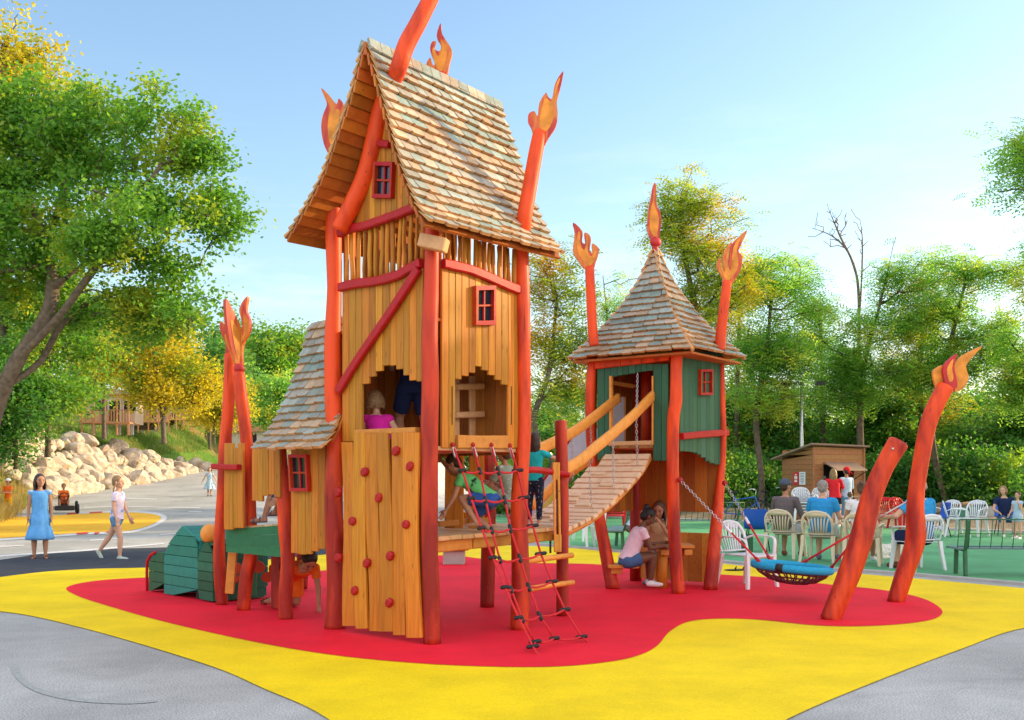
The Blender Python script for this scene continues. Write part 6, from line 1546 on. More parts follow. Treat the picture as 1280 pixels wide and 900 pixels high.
# ================================================================ FURNITURE ON THE LAWN
def chair_proto(mat, name='plastic_armchair'):
    t = thing(name, (0, 0, 0), 'x', 'chair', 'white and cream plastic armchairs')
    m = M[mat]
    def pt(mb, nm, smooth=True): return part(nm, mb, m, t, smooth, world=False)
    mb = MB()          # dished seat with rolled edge
    vs = []; nx, ny = 9, 9
    for lay in (0, 1):
        for j in range(ny):
            for i in range(nx):
                u = i / (nx - 1) * 2 - 1; v = j / (ny - 1) * 2 - 1; w = .235 - .025 * (v < -.2) * abs(v)
                z = .425 - .018 * (1 - u * u) * (1 - v * v) - (.03 * max(0, v - .7) / .3) - lay * .012
                vs.append((u * w, v * .225 + .02, z))
    q = lambda i, j, l: l * nx * ny + j * nx + i
    fs = [(q(i, j, 0), q(i + 1, j, 0), q(i + 1, j + 1, 0), q(i, j + 1, 0)) for j in range(ny - 1) for i in range(nx - 1)] + [(q(i, j, 1), q(i, j + 1, 1), q(i + 1, j + 1, 1), q(i + 1, j, 1)) for j in range(ny - 1) for i in range(nx - 1)]
    bd = [(i, 0) for i in range(nx)] + [(nx - 1, j) for j in range(1, ny)] + [(i, ny - 1) for i in range(nx - 2, -1, -1)] + [(0, j) for j in range(ny - 2, 0, -1)]
    for k in range(len(bd)): a, b = bd[k], bd[(k + 1) % len(bd)]; fs.append((q(*a, 0), q(*a, 1), q(*b, 1), q(*b, 0)))
    mb.add(vs, fs); mb.tube([(-.235, .245, .405), (.235, .245, .405)], .014, 8); pt(mb, 'seat')
    mb = MB()          # arched back with a fan of slats
    arch = [V((-.235, -.19, .44)), V((-.25, -.235, .58)), V((-.235, -.27, .70)), V((-.16, -.295, .79)), V((0, -.305, .825)), V((.16, -.295, .79)), V((.235, -.27, .70)), V((.25, -.235, .58)), V((.235, -.19, .44))]
    mb.tube(spline(arch, 4, closed=False), .021, 8, flat=.55)
    mb.tube([V((-.22, -.20, .46)), V((0, -.225, .455)), V((.22, -.20, .46))], .028, 8, flat=.4)
    for i in range(8):
        x = (i - 3.5) / 3.5; zt_ = .815 - .10 * abs(x) ** 2.4
        mb.tube([V((x * .135, -.222, .45)), V((x * .165, -.258, .60)), V((x * .205, -.296, zt_))], .0135, 6, flat=.45)
    mb.prism([(-.17 + .34 * i / 8, (.0 if True else 0)) for i in range(9)] + [(.17 - .34 * i / 8, .085 - .0 * i) for i in range(9)], V((0, -.295, .735)), V((1, 0, 0)), V((0, -.12, 1)).normalized(), V((0, 1, .12)).normalized(), .012)
    pt(mb, 'backrest')
    for s_ in (-1, 1):
        mb = MB(); mb.tube(spline([V((s_ * .24, -.235, .60)), V((s_ * .285, -.12, .645)), V((s_ * .30, .05, .645)), V((s_ * .29, .19, .625)), V((s_ * .265, .235, .56)), V((s_ * .25, .235, .42))], 4, closed=False), .024, 8, flat=.5); pt(mb, 'armrest')
        for fy, ty in ((.225, .265), (-.19, -.27)):
            mb = MB(); vs = []
            x0, x1 = s_ * .245, s_ * .275
            for (x, y, z, w) in ((x0, fy, .43, .032), (x0 * 1.02, fy + (ty - fy) * .3, .28, .026), (x1, ty, .0, .021)):
                for a, b in ((-1, -1), (1, -1), (1, 1), (-1, 1)): vs.append((x + a * w, y + b * w * .8, z))
            mb.add(vs, [(0, 1, 2, 3)] + [(r * 4 + k_, r * 4 + (k_ + 1) % 4, r * 4 + 4 + (k_ + 1) % 4, r * 4 + 4 + k_) for r in range(2) for k_ in range(4)] + [(11, 10, 9, 8)]); pt(mb, 'leg', False)
    return t
CH = {k: chair_proto(k) for k in ('white', 'cream', 'redpl')}
used = set()
def chair(kind, loc, rzd, label, group=None, dz=0):
    if kind not in used:
        used.add(kind); o = CH[kind]; o.location = V(loc) + V((0, 0, dz)); o.rotation_euler = (0, 0, R(rzd))
    else: o = clone(CH[kind], V(loc) + V((0, 0, dz)), R(rzd))
    o['label'] = label
    if group: o['group'] = group
    elif 'group' in o: del o['group']
    return o
gch = 'armchairs set out on the lawn'
chair('white', G(933, 734), 216, 'white plastic armchair standing empty on the red surface beside the nest swing', gch)
CM = {}
def cpos(px, py): q = G(px, py); return V((q.x, q.y, .006))
CM['cap'] = cpos(981, 697); chair('cream', CM['cap'], -38, 'cream armchair under the man in the dark cap', gch)
CM['blue'] = cpos(1027, 702); chair('cream', CM['blue'], -34, 'cream armchair under the grey-haired man in a blue shirt', gch)
CM['wht'] = cpos(1078, 706); chair('cream', CM['wht'], -24, 'cream armchair under the woman in white, partly behind the thick pole', gch)
CM['bald'] = cpos(1147, 712); chair('white', CM['bald'], 18, 'white armchair under the bald man in blue behind the flame pole', gch)
chair('white', cpos(722, 684), 160, 'white armchair seen under the low end of the plank bridge', gch)
chair('white', cpos(737, 676), 200, 'white armchair beyond the one under the bridge, beside the leaning red post', gch)
ps = cpos(1003, 657); 
for k in range(4): chair('white', ps, 176, 'white armchair in the left stack before the kiosk', 'stacked white armchairs, left stack', dz=.085 * k)
ps = cpos(1030, 657.5)
for k in range(4): chair('white', ps, 184, 'white armchair in the right stack before the kiosk', 'stacked white armchairs, right stack', dz=.085 * k)
chair('white', cpos(981, 652), 150, 'white armchair alone to the left of the two stacks', gch)
chair('white', cpos(1181, 669), 120, 'white armchair nearest to the blue chair in the right-hand group', gch)
chair('white', cpos(1196, 671), 250, 'white armchair in the middle of the right-hand group, back to the green netting', gch)
chair('white', cpos(1215, 670), 130, 'white armchair at the right end of the right-hand group', gch)
chair('redpl', cpos(1109, 661), 170, 'red plastic armchair just right of the thick leaning pole', 'red armchairs at the lawn edge')
chair('redpl', cpos(1128, 661), 200, 'red plastic armchair just left of the flame pole', 'red armchairs at the lawn edge')
chair('redpl', cpos(768, 664), 180, 'red plastic armchair seen between plank bridge and leaning post', 'red armchairs at the lawn edge')
def school_chair(loc, rz, label):
    t = thing('shell_chair', loc, label, 'chair', 'blue shell chairs', R(rz))
    mb = MB(); vs = []; prof = [(.22, .44), (.1, .43), (-.05, .425), (-.17, .44), (-.215, .50), (-.235, .62), (-.25, .74), (-.255, .80)]
    for lay in (0, 1):
        for (y, z) in prof:
            for i in range(7):
                u = i / 3 - 1; vs.append((u * .21, y + (.03 * u * u if z > .47 else 0) - lay * .012 * (z > .47), z + (.012 * u * u if z < .47 else 0) - lay * .012 * (z <= .47)))
    n = 7; m_ = len(prof)
    for l in (0, 1): mb_f = [(l * m_ * n + j * n + i, l * m_ * n + j * n + i + 1, l * m_ * n + (j + 1) * n + i + 1, l * m_ * n + (j + 1) * n + i) for j in range(m_ - 1) for i in range(n - 1)]; mb.f += mb_f; mb.c += [(1, 1, 1)] * len(mb_f)
    mb.v = vs
    part('shell', mb, M['bluepl'], t, True, world=False)
    for s_ in (-1, 1):
        for y0, y1 in ((.15, .22), (-.12, -.24)): m2 = MB(); m2.tube([(s_ * .16, y0, .42), (s_ * .21, y1, 0)], .011, 8); part('leg', m2, M['black'], t, True, world=False)
    return t
school_chair(cpos(946, 690), -20, 'blue shell chair with thin legs left of the man in the cap')
school_chair(cpos(1171, 671), 95, 'blue shell chair beside white armchairs right of the flame pole')
school_chair(cpos(1257, 669), 165, 'blue shell chair under the blonde woman at the right edge')
# green metal benches
def bench(loc, rz, label, L_=1.8):
    t = thing('park_bench', loc, label, 'bench', 'green metal benches', rz)
    for x in (.12, L_ - .12):
        for y in (-.17, .17):
            m2 = MB(); m2.bar((x, y * 1.15, 0), (x, y, .36), .06, .05, up=(1, 0, 0), ch=.008); part('leg', m2, M['greenmetal'], t, world=False)
        m2 = MB(); m2.tube(spline([V((x, .2, .37)), V((x, -.12, .36)), V((x, -.20, .40)), V((x, -.26, .62)), V((x, -.29, .80))], 4, closed=False), .03, 8, flat=.6); part('back_stay', m2, M['greenmetal'], t, True, world=False)
    m2 = MB(); m2.bx(0, L_, -.2, .22, .375, .40); m2.tube([(0, .22, .385), (L_, .22, .385)], .02, 8); part('seat', m2, M['greenmesh'], t, world=False)
    m2 = MB(); n_ = int(L_ / .145)
    for i in range(n_ + 1): m2.tube([(L_ * i / n_, -.215, .40), (L_ * i / n_, -.27, .62), (L_ * i / n_, -.295, .80)], .006, 5)
    for z, y in ((.80, -.295), (.6, -.268), (.42, -.22)): m2.tube([(0, y, z), (L_, y, z)], .006 if z < .7 else .009, 5)
    part('backrest', m2, M['greenmetal'], t, True, world=False)
    return t
q = G(1190, 719); bench((q.x, q.y, .006), R(-4), 'green metal bench with wire back at the right edge of the lawn')
q = G(765, 690); bench((q.x, q.y, .006), R(75), 'green metal bench seen end-on behind the leaning red post')
q = G(845, 676); bench((q.x, q.y + 1, .006), R(20), 'green metal bench glimpsed through the nook of the small tower')
# dark green crate, rubber sandals, dog
cr = thing('crate', cpos(931, 690), 'small dark green crate on the lawn behind the empty white armchair', 'crate')
q = V(cr.location); m2 = MB(); m2.bx(q.x - .13, q.x + .13, q.y - .1, q.y + .1, q.z, q.z + .3)
part('tub', m2, M['greenmetal'], cr); m2 = MB(); m2.bx(q.x - .145, q.x + .145, q.y - .115, q.y + .115, q.z + .30, q.z + .33); part('rim', m2, M['greenmetal'], cr)
sn = thing('sandals', G(920, 714), 'pair of dark flip-flops lying on the yellow surface behind the swing', 'sandals')
for dx in (-.06, .07):
    m2 = MB(); q = G(920, 714) + V((dx, dx * .4, .022)); m2.ell(q, (.13, .045, .012), 12, 6); part('sole', m2, M['black'], sn, True)
    m2 = MB(); m2.tube([q + V((.04, -.04, 0)), q + V((.06, 0, .05)), q + V((.04, .04, 0))], .008, 6); part('strap', m2, M['black'], sn, True)
# ================================================================ KIOSK
M['planksh'] = mat_wood('brown_kiosk_boards', (.36, .165, .065), (.2, .08, .035), 'o', isl=.2)
M['roofing'] = mat_wood('kiosk_roof_boards', (.30, .21, .15), (.17, .12, .09), 'o', isl=.15)
KM, KR, KL = P(1016, 596, 30.2), P(1080, 596, 31.0), P(978, 596, 31.6)
ki = thing('wooden_kiosk', (KM.x, KM.y, 0), 'small brown boarded kiosk with propped serving hatch at the lawn edge', 'kiosk')
FKf, FKl = Face(KM, KR), Face(KL, KM)
def hboards(face, u0, u1, z0, z1l, z1r, name, holes=(), n_h=.145):
    mb = MB(); z = z0
    while z < max(z1l, z1r) - .03:
        zt_ = z + n_h
        segs = [(u0, u1)]
        for (ha, hb, hz0, hz1) in holes:
            if z + n_h / 2 > hz0 and z + n_h / 2 < hz1: segs = [(u0, ha), (hb, u1)]
        for a, b in segs:
            ta = min(zt_, z1l + (z1r - z1l) * (a - u0) / (u1 - u0)); tb = min(zt_, z1l + (z1r - z1l) * (b - u0) / (u1 - u0))
            if ta <= z and tb <= z: continue
            ta = max(ta, z + .005); tb = max(tb, z + .005)
            q = [face.pt(a, z), face.pt(b, z), face.pt(b, tb - .004), face.pt(a, ta - .004)]
            mb.hexa([p - face.n * .012 for p in q] + [p + face.n * (.014 if k < 2 else .006) for k, p in enumerate(q)])
        z = zt_
    return part(name, mb, M['planksh'], ki)
zk = lambda py, D: EYE + (HOR - py) * D / FOC
hz = (FKf.uz(1029, 600)[0], FKf.uz(1067, 600)[0], zk(621, 30.4), zk(579, 30.4))
hboards(FKf, 0, FKf.L, .02, zk(558, 30.2), zk(561, 31), 'front_wall', [hz])
hboards(FKl, 0, FKl.L, .02, zk(575, 31.6), zk(559, 30.2), 'side_wall')
dk = KR - KM; bk = KL - KM
mb = MB(); A = [KL + dk, KR + V((0, .0, 0))]
for a, b in ((KM + dk, KM + dk + bk), (KL, KL + dk)):
    q = [V((a.x, a.y, .02)), V((b.x, b.y, .02)), V((b.x, b.y, 1.95)), V((a.x, a.y, 2.2))]; nn = V((.03, .03, 0)); mb.hexa(q + [p + nn for p in q])
part('back_wall', mb, M['planksh'], ki)
mb = MB(); zf_, zl_ = zk(557, 30.2), zk(574, 31.6)
def rp3(p, z): return V((p.x, p.y, z))
dn_ = dk.normalized(); bn_ = bk.normalized()
q = [rp3(KM - dn_ * .15 - bn_ * .12, zf_ + .03), rp3(KM + dk + dn_ * .12 - bn_ * .12, zk(560, 31) + .03), rp3(KM + dk + bk + dn_ * .12 + bn_ * .35, zl_), rp3(KL + bn_ * .35 - dn_ * .2, zl_ - .02)]
mb.hexa([p for p in q] + [p + V((0, 0, .045)) for p in q]); part('roof', mb, M['roofing'], ki)
for u in (.02, FKf.L - .02): m2 = MB(); m2.bar(FKf.pt(u, .02, .02), FKf.pt(u, 2.25, .02), .07, .05, up=FKf.n); part('corner_post', m2, M['planksh'], ki)
m2 = MB(); a, b = FKf.pt(hz[0], hz[3], .03), FKf.pt(hz[1] + .05, hz[3], .03); c, d = P(1046, 588, 29.4), P(1084, 587, 30.1); c.z = d.z = a.z - .22
m2.hexa([a, b, d, c] + [p + V((0, 0, .035)) for p in (a, b, d, c)]); part('hatch_flap', m2, M['roofing'], ki)
m2 = MB(); m2.bar(FKf.pt(hz[0] - .03, hz[2], .1), FKf.pt(hz[1] + .03, hz[2], .1), .22, .035, up=(0, 0, 1)); part('counter', m2, M['roofing'], ki)
for uu in (hz[0] + .02, hz[1] - .02): m2 = MB(); m2.tube([FKf.pt(uu, hz[2] + .5, .03), (c if uu < 1 else d) + V((0, 0, 0))], .012, 6); part('prop', m2, M['black'], ki, True)
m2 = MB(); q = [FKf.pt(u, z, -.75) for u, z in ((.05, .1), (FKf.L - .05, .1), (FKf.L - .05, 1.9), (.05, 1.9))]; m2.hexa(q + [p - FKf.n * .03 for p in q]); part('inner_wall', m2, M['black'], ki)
for k in range(5):
    m2 = MB(); p = FKf.pt(hz[0] + .12 + k * .14, hz[2] + .32, -.5); m2.tube([p, p + V((0, 0, .12)), p + V((0, 0, .15)), p + V((0, 0, .2))], [.03, .03, .012, .012], 8)
    tag(single('bottle', m2, [M['redpl'], M['white'], M['bluepl'], M['greenmetal'], M['cream']][k], ['red', 'white', 'blue', 'green', 'cream'][k] + ' bottle on the shelf inside the kiosk hatch', 'bottle', 'bottles inside the kiosk', True))
m2 = MB(); m2.bar(FKf.pt(hz[0], hz[2] + .3, -.5), FKf.pt(hz[1], hz[2] + .3, -.5), .16, .025, up=(0, 0, 1)); part('shelf', m2, M['roofing'], ki)
# two notices on the side wall
M['paper'] = mat_plain('white_notice_paper', (.75, .76, .8), .7, var=.03); M['noticered'] = mat_plain('red_notice_paper', (.6, .03, .04), .6, var=.05); M['ink'] = mat_plain('grey_print', (.22, .23, .32), .7)
for (x0, x1, mt, lines, lm, lab) in [(992.5, 999, 'noticered', [(.78, .10, .3), (.56, .22, .55), (.30, .18, .5)], 'paper', 'red notice with white blocks of print on the kiosk side wall'), (1000, 1007.5, 'paper', [(.88, .05, .7), (.76, .05, .6), (.64, .05, .7), (.50, .05, .5), (.38, .05, .7), (.26, .05, .6), (.14, .05, .4)], 'ink', 'white printed notice right of the red one on the kiosk wall')]:
    ua, z1 = FKl.uz(x0, 590); ub, z0 = FKl.uz(x1, 606)
    t = thing('notice', FKl.pt((ua + ub) / 2, z0, .03), lab, 'notice')
    m2 = MB(); q = [FKl.pt(ua, z0, .02), FKl.pt(ub, z0, .02), FKl.pt(ub, z1, .02), FKl.pt(ua, z1, .02)]; m2.hexa(q + [p + FKl.n * .008 for p in q]); part('sheet', m2, M[mt], t)
    m3 = MB()
    for (f, h, w) in lines:
        um = (ua + ub) / 2; hw = (ub - ua) / 2 * w; zz = z0 + (z1 - z0) * f; q = [FKl.pt(um - hw, zz - (z1 - z0) * h / 2, .029), FKl.pt(um + hw, zz - (z1 - z0) * h / 2, .029), FKl.pt(um + hw, zz + (z1 - z0) * h / 2, .029), FKl.pt(um - hw, zz + (z1 - z0) * h / 2, .029)]; m3.hexa(q + [p + FKl.n * .002 for p in q])
    part('print', m3, M[lm], t)
# ---- bicycles
def bike(loc, rz, label, fcol):
    t = thing('bicycle', loc, label, 'bicycle', 'bicycles left by the kiosk', rz); r = .34
    for y in (-.52, .52):
        m2 = MB(); m2.tube([(0, y + math.cos(a) * r, r + math.sin(a) * r) for a in [i * math.pi / 14 for i in range(28)]], .019, 6, closed=True); w = part('wheel', m2, M['black'], t, True, world=False)
        m3 = MB()
        for i in range(14): a = i * math.pi / 7; m3.tube([(0, y, r), (0, y + math.cos(a) * r, r + math.sin(a) * r)], .003, 3)
        m3.tube([(-.03, y, r), (.03, y, r)], .02, 8); part('spokes', m3, M['steel'], w, world=False)
    bb = V((0, -.05, .30)); sr = V((0, -.22, .82)); hd = V((0, .36, .80)); hd2 = V((0, .40, .64))
    m2 = MB()
    for a, b in ((bb, sr), (bb, hd2), (V((0, -.19, .72)), hd), (bb, V((0, -.52, r))), (V((0, -.2, .74)), V((0, -.52, r))), (hd, V((0, .52, r)))): m2.tube([a, b], .017, 6)
    part('frame', m2, M[fcol], t, True, world=False)
    m2 = MB(); m2.tube(spline([V((-.28, .22, 1.0)), V((-.22, .30, 1.03)), V((0, .38, .98)), V((.22, .30, 1.03)), V((.28, .22, 1.0))], 3, closed=False), .014, 6); m2.tube([hd, V((0, .38, .98))], .014, 6); part('handlebar', m2, M['steel'], t, True, world=False)
    m2 = MB(); m2.ell((0, -.25, .92), (.075, .14, .035)); m2.tube([sr, (0, -.24, .9)], .014, 6); part('saddle', m2, M['black'], t, True, world=False)
    m2 = MB(); m2.bx(-.07, .07, -.72, -.38, .74, .76); m2.tube([(0, -.68, .74), (0, -.54, .36)], .008, 5); part('luggage_rack', m2, M['black'], t, world=False)
    return t
q = P(928, 652, 29.5); bike((q.x, q.y, .03), R(-112), 'blue framed bicycle parked in the gravel left of the kiosk', 'bluepl')
q = P(966, 652, 31.0); bike((q.x, q.y, .05), R(-80), 'dark bicycle parked against the left wall of the kiosk', 'black')
# ---- floodlight mast
q = P(1002, 640, 34); t = thing('floodlight_mast', (q.x, q.y, 0), 'thin grey mast with a short cross arm rising among the trees above the kiosk', 'mast')
m2 = MB(); m2.tube([(q.x, q.y, 0), (q.x, q.y, zk(477, 34))], [.07, .05], 10); part('mast', m2, M['steel'], t, True)
z_ = zk(478, 34); m2 = MB(); m2.tube([(q.x - .6, q.y, z_), (q.x + .65, q.y, z_)], .03, 8); part('cross_arm', m2, M['steel'], t, True)
for dx in (-.5, .55): m2 = MB(); m2.cbox((q.x + dx, q.y - .1, z_ - .03), (.16, 0, 0), (0, .1, .03), (0, 0, .05), .01); part('lamp_head', m2, M['black'], t)
# ---- logs, netting and cloths at the far edge of the lawn
def logp(a, b, r, label):
    m2 = MB(); a = V(a); b = V(b); m2.tube([a, a.lerp(b, .3) + V((0, 0, .04)), a.lerp(b, .7) + V((0, .05, -.02)), b], [r, r * .9, r * .8, r * .6], 9, rnd=.08); single('log', m2, M['bark'], label, 'log', 'logs at the lawn edge', True)
D = 30.5
logp(P(1150, 636, D), P(1190, 632, D), .13, 'thick grey log lying behind the bald man'); logp(P(1168, 634, D - .3), P(1213, 629, D), .10, 'long pale log pointing up to the right behind the blue chair'); logp(P(1160, 641, D - .5), P(1205, 640, D), .1, 'lower log under the others at the lawn edge')
nf = thing('net_fence', P(1230, 655, 29), 'low green netting fence behind the right-hand armchairs', 'fence')
M['net'] = mat_plain('green_netting', (.06, .22, .15), .7, var=.25, scale=20)
for x in (1186, 1212, 1238, 1266): m2 = MB(); m2.tube([P(x, 662, 29), P(x, 632, 29)], .025, 8); part('post', m2, M['greenmetal'], nf, True)
m2 = MB(); q = [P(1184, 652, 29), P(1268, 652, 29), P(1268, 633.5, 29), P(1184, 633.5, 29)]; m2.hexa(q + [p + V((0, .02, 0)) for p in q]); part('netting', m2, M['net'], nf)
for (x0, x1, mt, lab) in [(1229, 1243, 'conc', 'grey-white cloth hung over the green netting'), (1246, 1252, 'yellowp', 'narrow yellow cloth hung over the green netting')]:
    mb = MB(); vs = []
    for j in range(7):
        for i in range(7):
            p = P(x0 + (x1 - x0) * i / 6, 633 + 13 * j / 6, 28.94); p.y += math.sin(i * 2.1) * .02 + .0; vs.append(p)
    mb.add(vs + [p + V((0, .015, 0)) for p in vs], [(j * 7 + i, j * 7 + i + 1, j * 7 + 8 + i, j * 7 + 7 + i) for j in range(6) for i in range(6)] + [(49 + j * 7 + i, 49 + j * 7 + 7 + i, 49 + j * 7 + 8 + i, 49 + j * 7 + i + 1) for j in range(6) for i in range(6)]); single('cloth', mb, M[mt], lab, 'cloth', None, True)
# ---- lit bulb beyond the bridge
q = P(688, 568, 19); t = thing('garden_lamp', (q.x, q.y, 0), 'thin dark post with one lit warm bulb beyond the plank bridge', 'lamp')
m2 = MB(); m2.tube([(q.x, q.y, 0), (q.x, q.y, q.z - .05)], .02, 8); part('post', m2, M['black'], t, True)
M['bulb'] = mat_plain('lit_bulb', (1, .8, .5), .4, emit=((1, .55, .15), 5)); m2 = MB(); m2.ell(q, .03); part('bulb', m2, M['bulb'], t, True)
# ================================================================ HOLIDAY HOMES UP THE BANK
M['cladding'] = mat_wood('beige_home_cladding', (.55, .42, .28), (.42, .3, .2), 'o', isl=.1, knots=False); M['homewhite'] = mat_plain('white_home_wall', (.62, .58, .52), .7); M['decking'] = mat_wood('orange_deck_timber', (.46, .24, .10), (.3, .14, .06), 'z', isl=.2)
M['tiles'] = mat_plain('clay_roof_tiles', (.40, .17, .10), .8, var=.3, scale=14, bump=1, bscale=30); M['roofgrey'] = mat_plain('grey_sheet_roof', (.30, .31, .33), .6)
def home(xp, D, ypx, Lm, label, rz=0, group='holiday homes on the bank'):
    b = P(xp, ypx, D); t = thing('mobile_home', b + V((0, 0, .25)), label, 'cabin', group, rz); t.scale = (.8, .8, .72)
    def pp(n, mb, m): return part(n, mb, M[m], t, world=False)
    m2 = MB(); m2.bx(0, Lm, 1.6, 4.2, .45, 2.55); pp('wall', m2, 'cladding')
    m2 = MB(); m2.prism([(-.25, 0), (Lm + .25, 0), (Lm + .25, .12), (Lm / 2, .5), (-.25, .12)], V((0, 2.9, 2.55)), V((1, 0, 0)), V((0, 0, 1)), V((0, 1, 0)), 3.0); pp('roof', m2, 'roofgrey')
    for x in (.5, Lm * .45, Lm * .75):
        w_ = .9 if x < 1 or x > Lm * .6 else .8; zb = 1.25 if x != Lm * .45 else .5
        m2 = MB(); m2.bx(x, x + w_, 1.55, 1.61, zb, 2.2); f = pp('window' if zb > 1 else 'door', m2, 'homewhite'); m3 = MB(); m3.bx(x + .07, x + w_ - .07, 1.53, 1.56, zb + .08, 2.12); part('glass', m3, M['glass'], f, world=False)
    m2 = MB(); m2.bx(0, Lm, 0, 1.58, .35, .45); pp('deck', m2, 'decking')
    for x in np.linspace(.1, Lm - .1, 5): m2 = MB(); m2.bx(x - .05, x + .05, .02, .12, -.5, 2.5); pp('deck_post', m2, 'decking')
    m2 = MB(); m2.bx(0, Lm, 0, .1, 2.4, 2.52); m2.bx(-.05, .05, 0, 1.6, 2.4, 2.52); m2.bx(Lm - .05, Lm + .05, 0, 1.6, 2.4, 2.52); pp('pergola_beam', m2, 'decking')
    m2 = MB(); n_ = int(Lm * 6)
    for i in range(n_): x = Lm * i / n_; m2.bx(x, x + .09, .03, .055, .4, 1.3)
    m2.bx(0, Lm, .0, .09, 1.3, 1.36); pp('railing', m2, 'decking')
    for x in np.linspace(.3, Lm - .3, 4): m2 = MB(); m2.bx(x - .1, x + .1, 2, 2.2, -.4, .45); pp('support', m2, 'conc')
    return t
home(100, 54, 541, 3.1, 'beige holiday cabin with shaded timber deck, leftmost above the rock bank', R(8)); home(158, 60, 538, 3.0, 'holiday cabin with timber pergola behind the golden tree', R(20)); home(200, 68, 534, 2.6, 'holiday cabin with vertical timber railing right of the clipped hedge', R(30)); home(222, 82, 534, 3.0, 'farthest holiday cabin, beside the blue bin', R(40))
hb = P(181, 531, 62); mb = MB(); g2_ = np.random.default_rng(8); cen = np.stack([g2_.uniform(-.75, .75, 900), g2_.uniform(-.4, .4, 900), g2_.uniform(.05, .95, 900)], 1)
t = thing('clipped_hedge', hb, 'small clipped green hedge between two cabins', 'hedge'); vs, fs = leaf_cloud(cen, None, 5, .06, .14, g2_); link('foliage', mesh_np('foliage', vs, fs), M['leaf_rob'], t)
mb = MB(); mb.bx(-.7, .7, -.35, .35, -.3, .85); part('stems', mb, M['barkdark'], t, world=False)
for (x, mt, lab) in [(246, 'white', 'white cabinet standing on the slope beside the blue one'), (253, 'bluepl', 'blue cabinet standing on the slope beside the white one')]:
    b = P(x, 543, 84); t = thing('cabinet', b, lab, 'cabinet'); m2 = MB(); m2.cbox((0, 0, .35), (.22, 0, 0), (0, .22, 0), (0, 0, .37), .03); part('body', m2, M[mt], t, world=False); m2 = MB(); m2.cbox((0, 0, .74), (.25, 0, 0), (0, .25, 0), (0, 0, .03), .01); part('lid', m2, M[mt], t, world=False)
b = P(290, 562, 72); t = thing('tiled_house', b, 'white house with red-brown tiled roof behind the flame posts', 'house')
m2 = MB(); m2.bx(0, 4.2, 0, 3, 0, 1.25); part('wall', m2, M['homewhite'], t, world=False)
m2 = MB(); m2.prism([(-.4, 0), (3.4, 0), (1.5, .95)], V((2.1, 0, 1.25)), V((0, 1, 0)), V((0, 0, 1)), V((1, 0, 0)), 4.8); part('roof', m2, M['tiles'], t, world=False)
m2 = MB(); m2.bx(1, 1.7, -.04, 0, .5, 1.1); part('window', m2, M['glass'], t, world=False)
# ================================================================ PEOPLE
def skin(name, c): return mat_plain(name, c, .5, .3, var=.05, scale=20)
M['sk_l'] = skin('light_skin', (.60, .34, .24)); M['sk_m'] = skin('tan_skin', (.42, .21, .13)); M['sk_d'] = skin('brown_skin', (.15, .062, .035)); 
M['hair_dk'] = mat_plain('dark_brown_hair', (.035, .02, .014), .5, .4, var=.4, scale=60); M['hair_bl'] = mat_plain('dark_blond_hair', (.25, .15, .07), .5, .4, var=.4, scale=60); M['hair_gr'] = mat_plain('grey_hair', (.25, .23, .22), .6, .3, var=.4, scale=60); M['hair_br'] = mat_plain('brown_hair', (.10, .05, .03), .5, .4, var=.4, scale=60); M['hair_bk'] = mat_plain('black_hair', (.01, .009, .01), .5, .4, var=.4, scale=60)
def cloth(n, c, var=.08, spk=None): return mat_plain(n, c, .85, .15, var=var, scale=14, bump=1.0, bscale=17, speck=spk)
M['eye'] = mat_plain('dark_eye', (.012, .01, .01), .3, .5); M['lip'] = mat_plain('lips', (.40, .10, .09), .5)
def remesh(mb, vox, smooth_it=2, name='body'):
    me = mb.mesh(name); ob = bpy.data.objects.new('tmp', me); COL.objects.link(ob)
    rm = ob.modifiers.new('r', 'REMESH'); rm.mode = 'VOXEL'; rm.voxel_size = vox; rm.use_smooth_shade = True
    sm_ = ob.modifiers.new('s', 'SMOOTH'); sm_.factor = .5; sm_.iterations = smooth_it
    dg = bpy.context.evaluated_depsgraph_get(); dg.update()
    ev = ob.evaluated_get(dg); out = bpy.data.meshes.new_from_object(ev); out.name = name
    bpy.data.objects.remove(ob); bpy.data.meshes.remove(me)
    out.polygons.foreach_set('use_smooth', [True] * len(out.polygons)); return out
def nrm(v): return V(v).normalized()
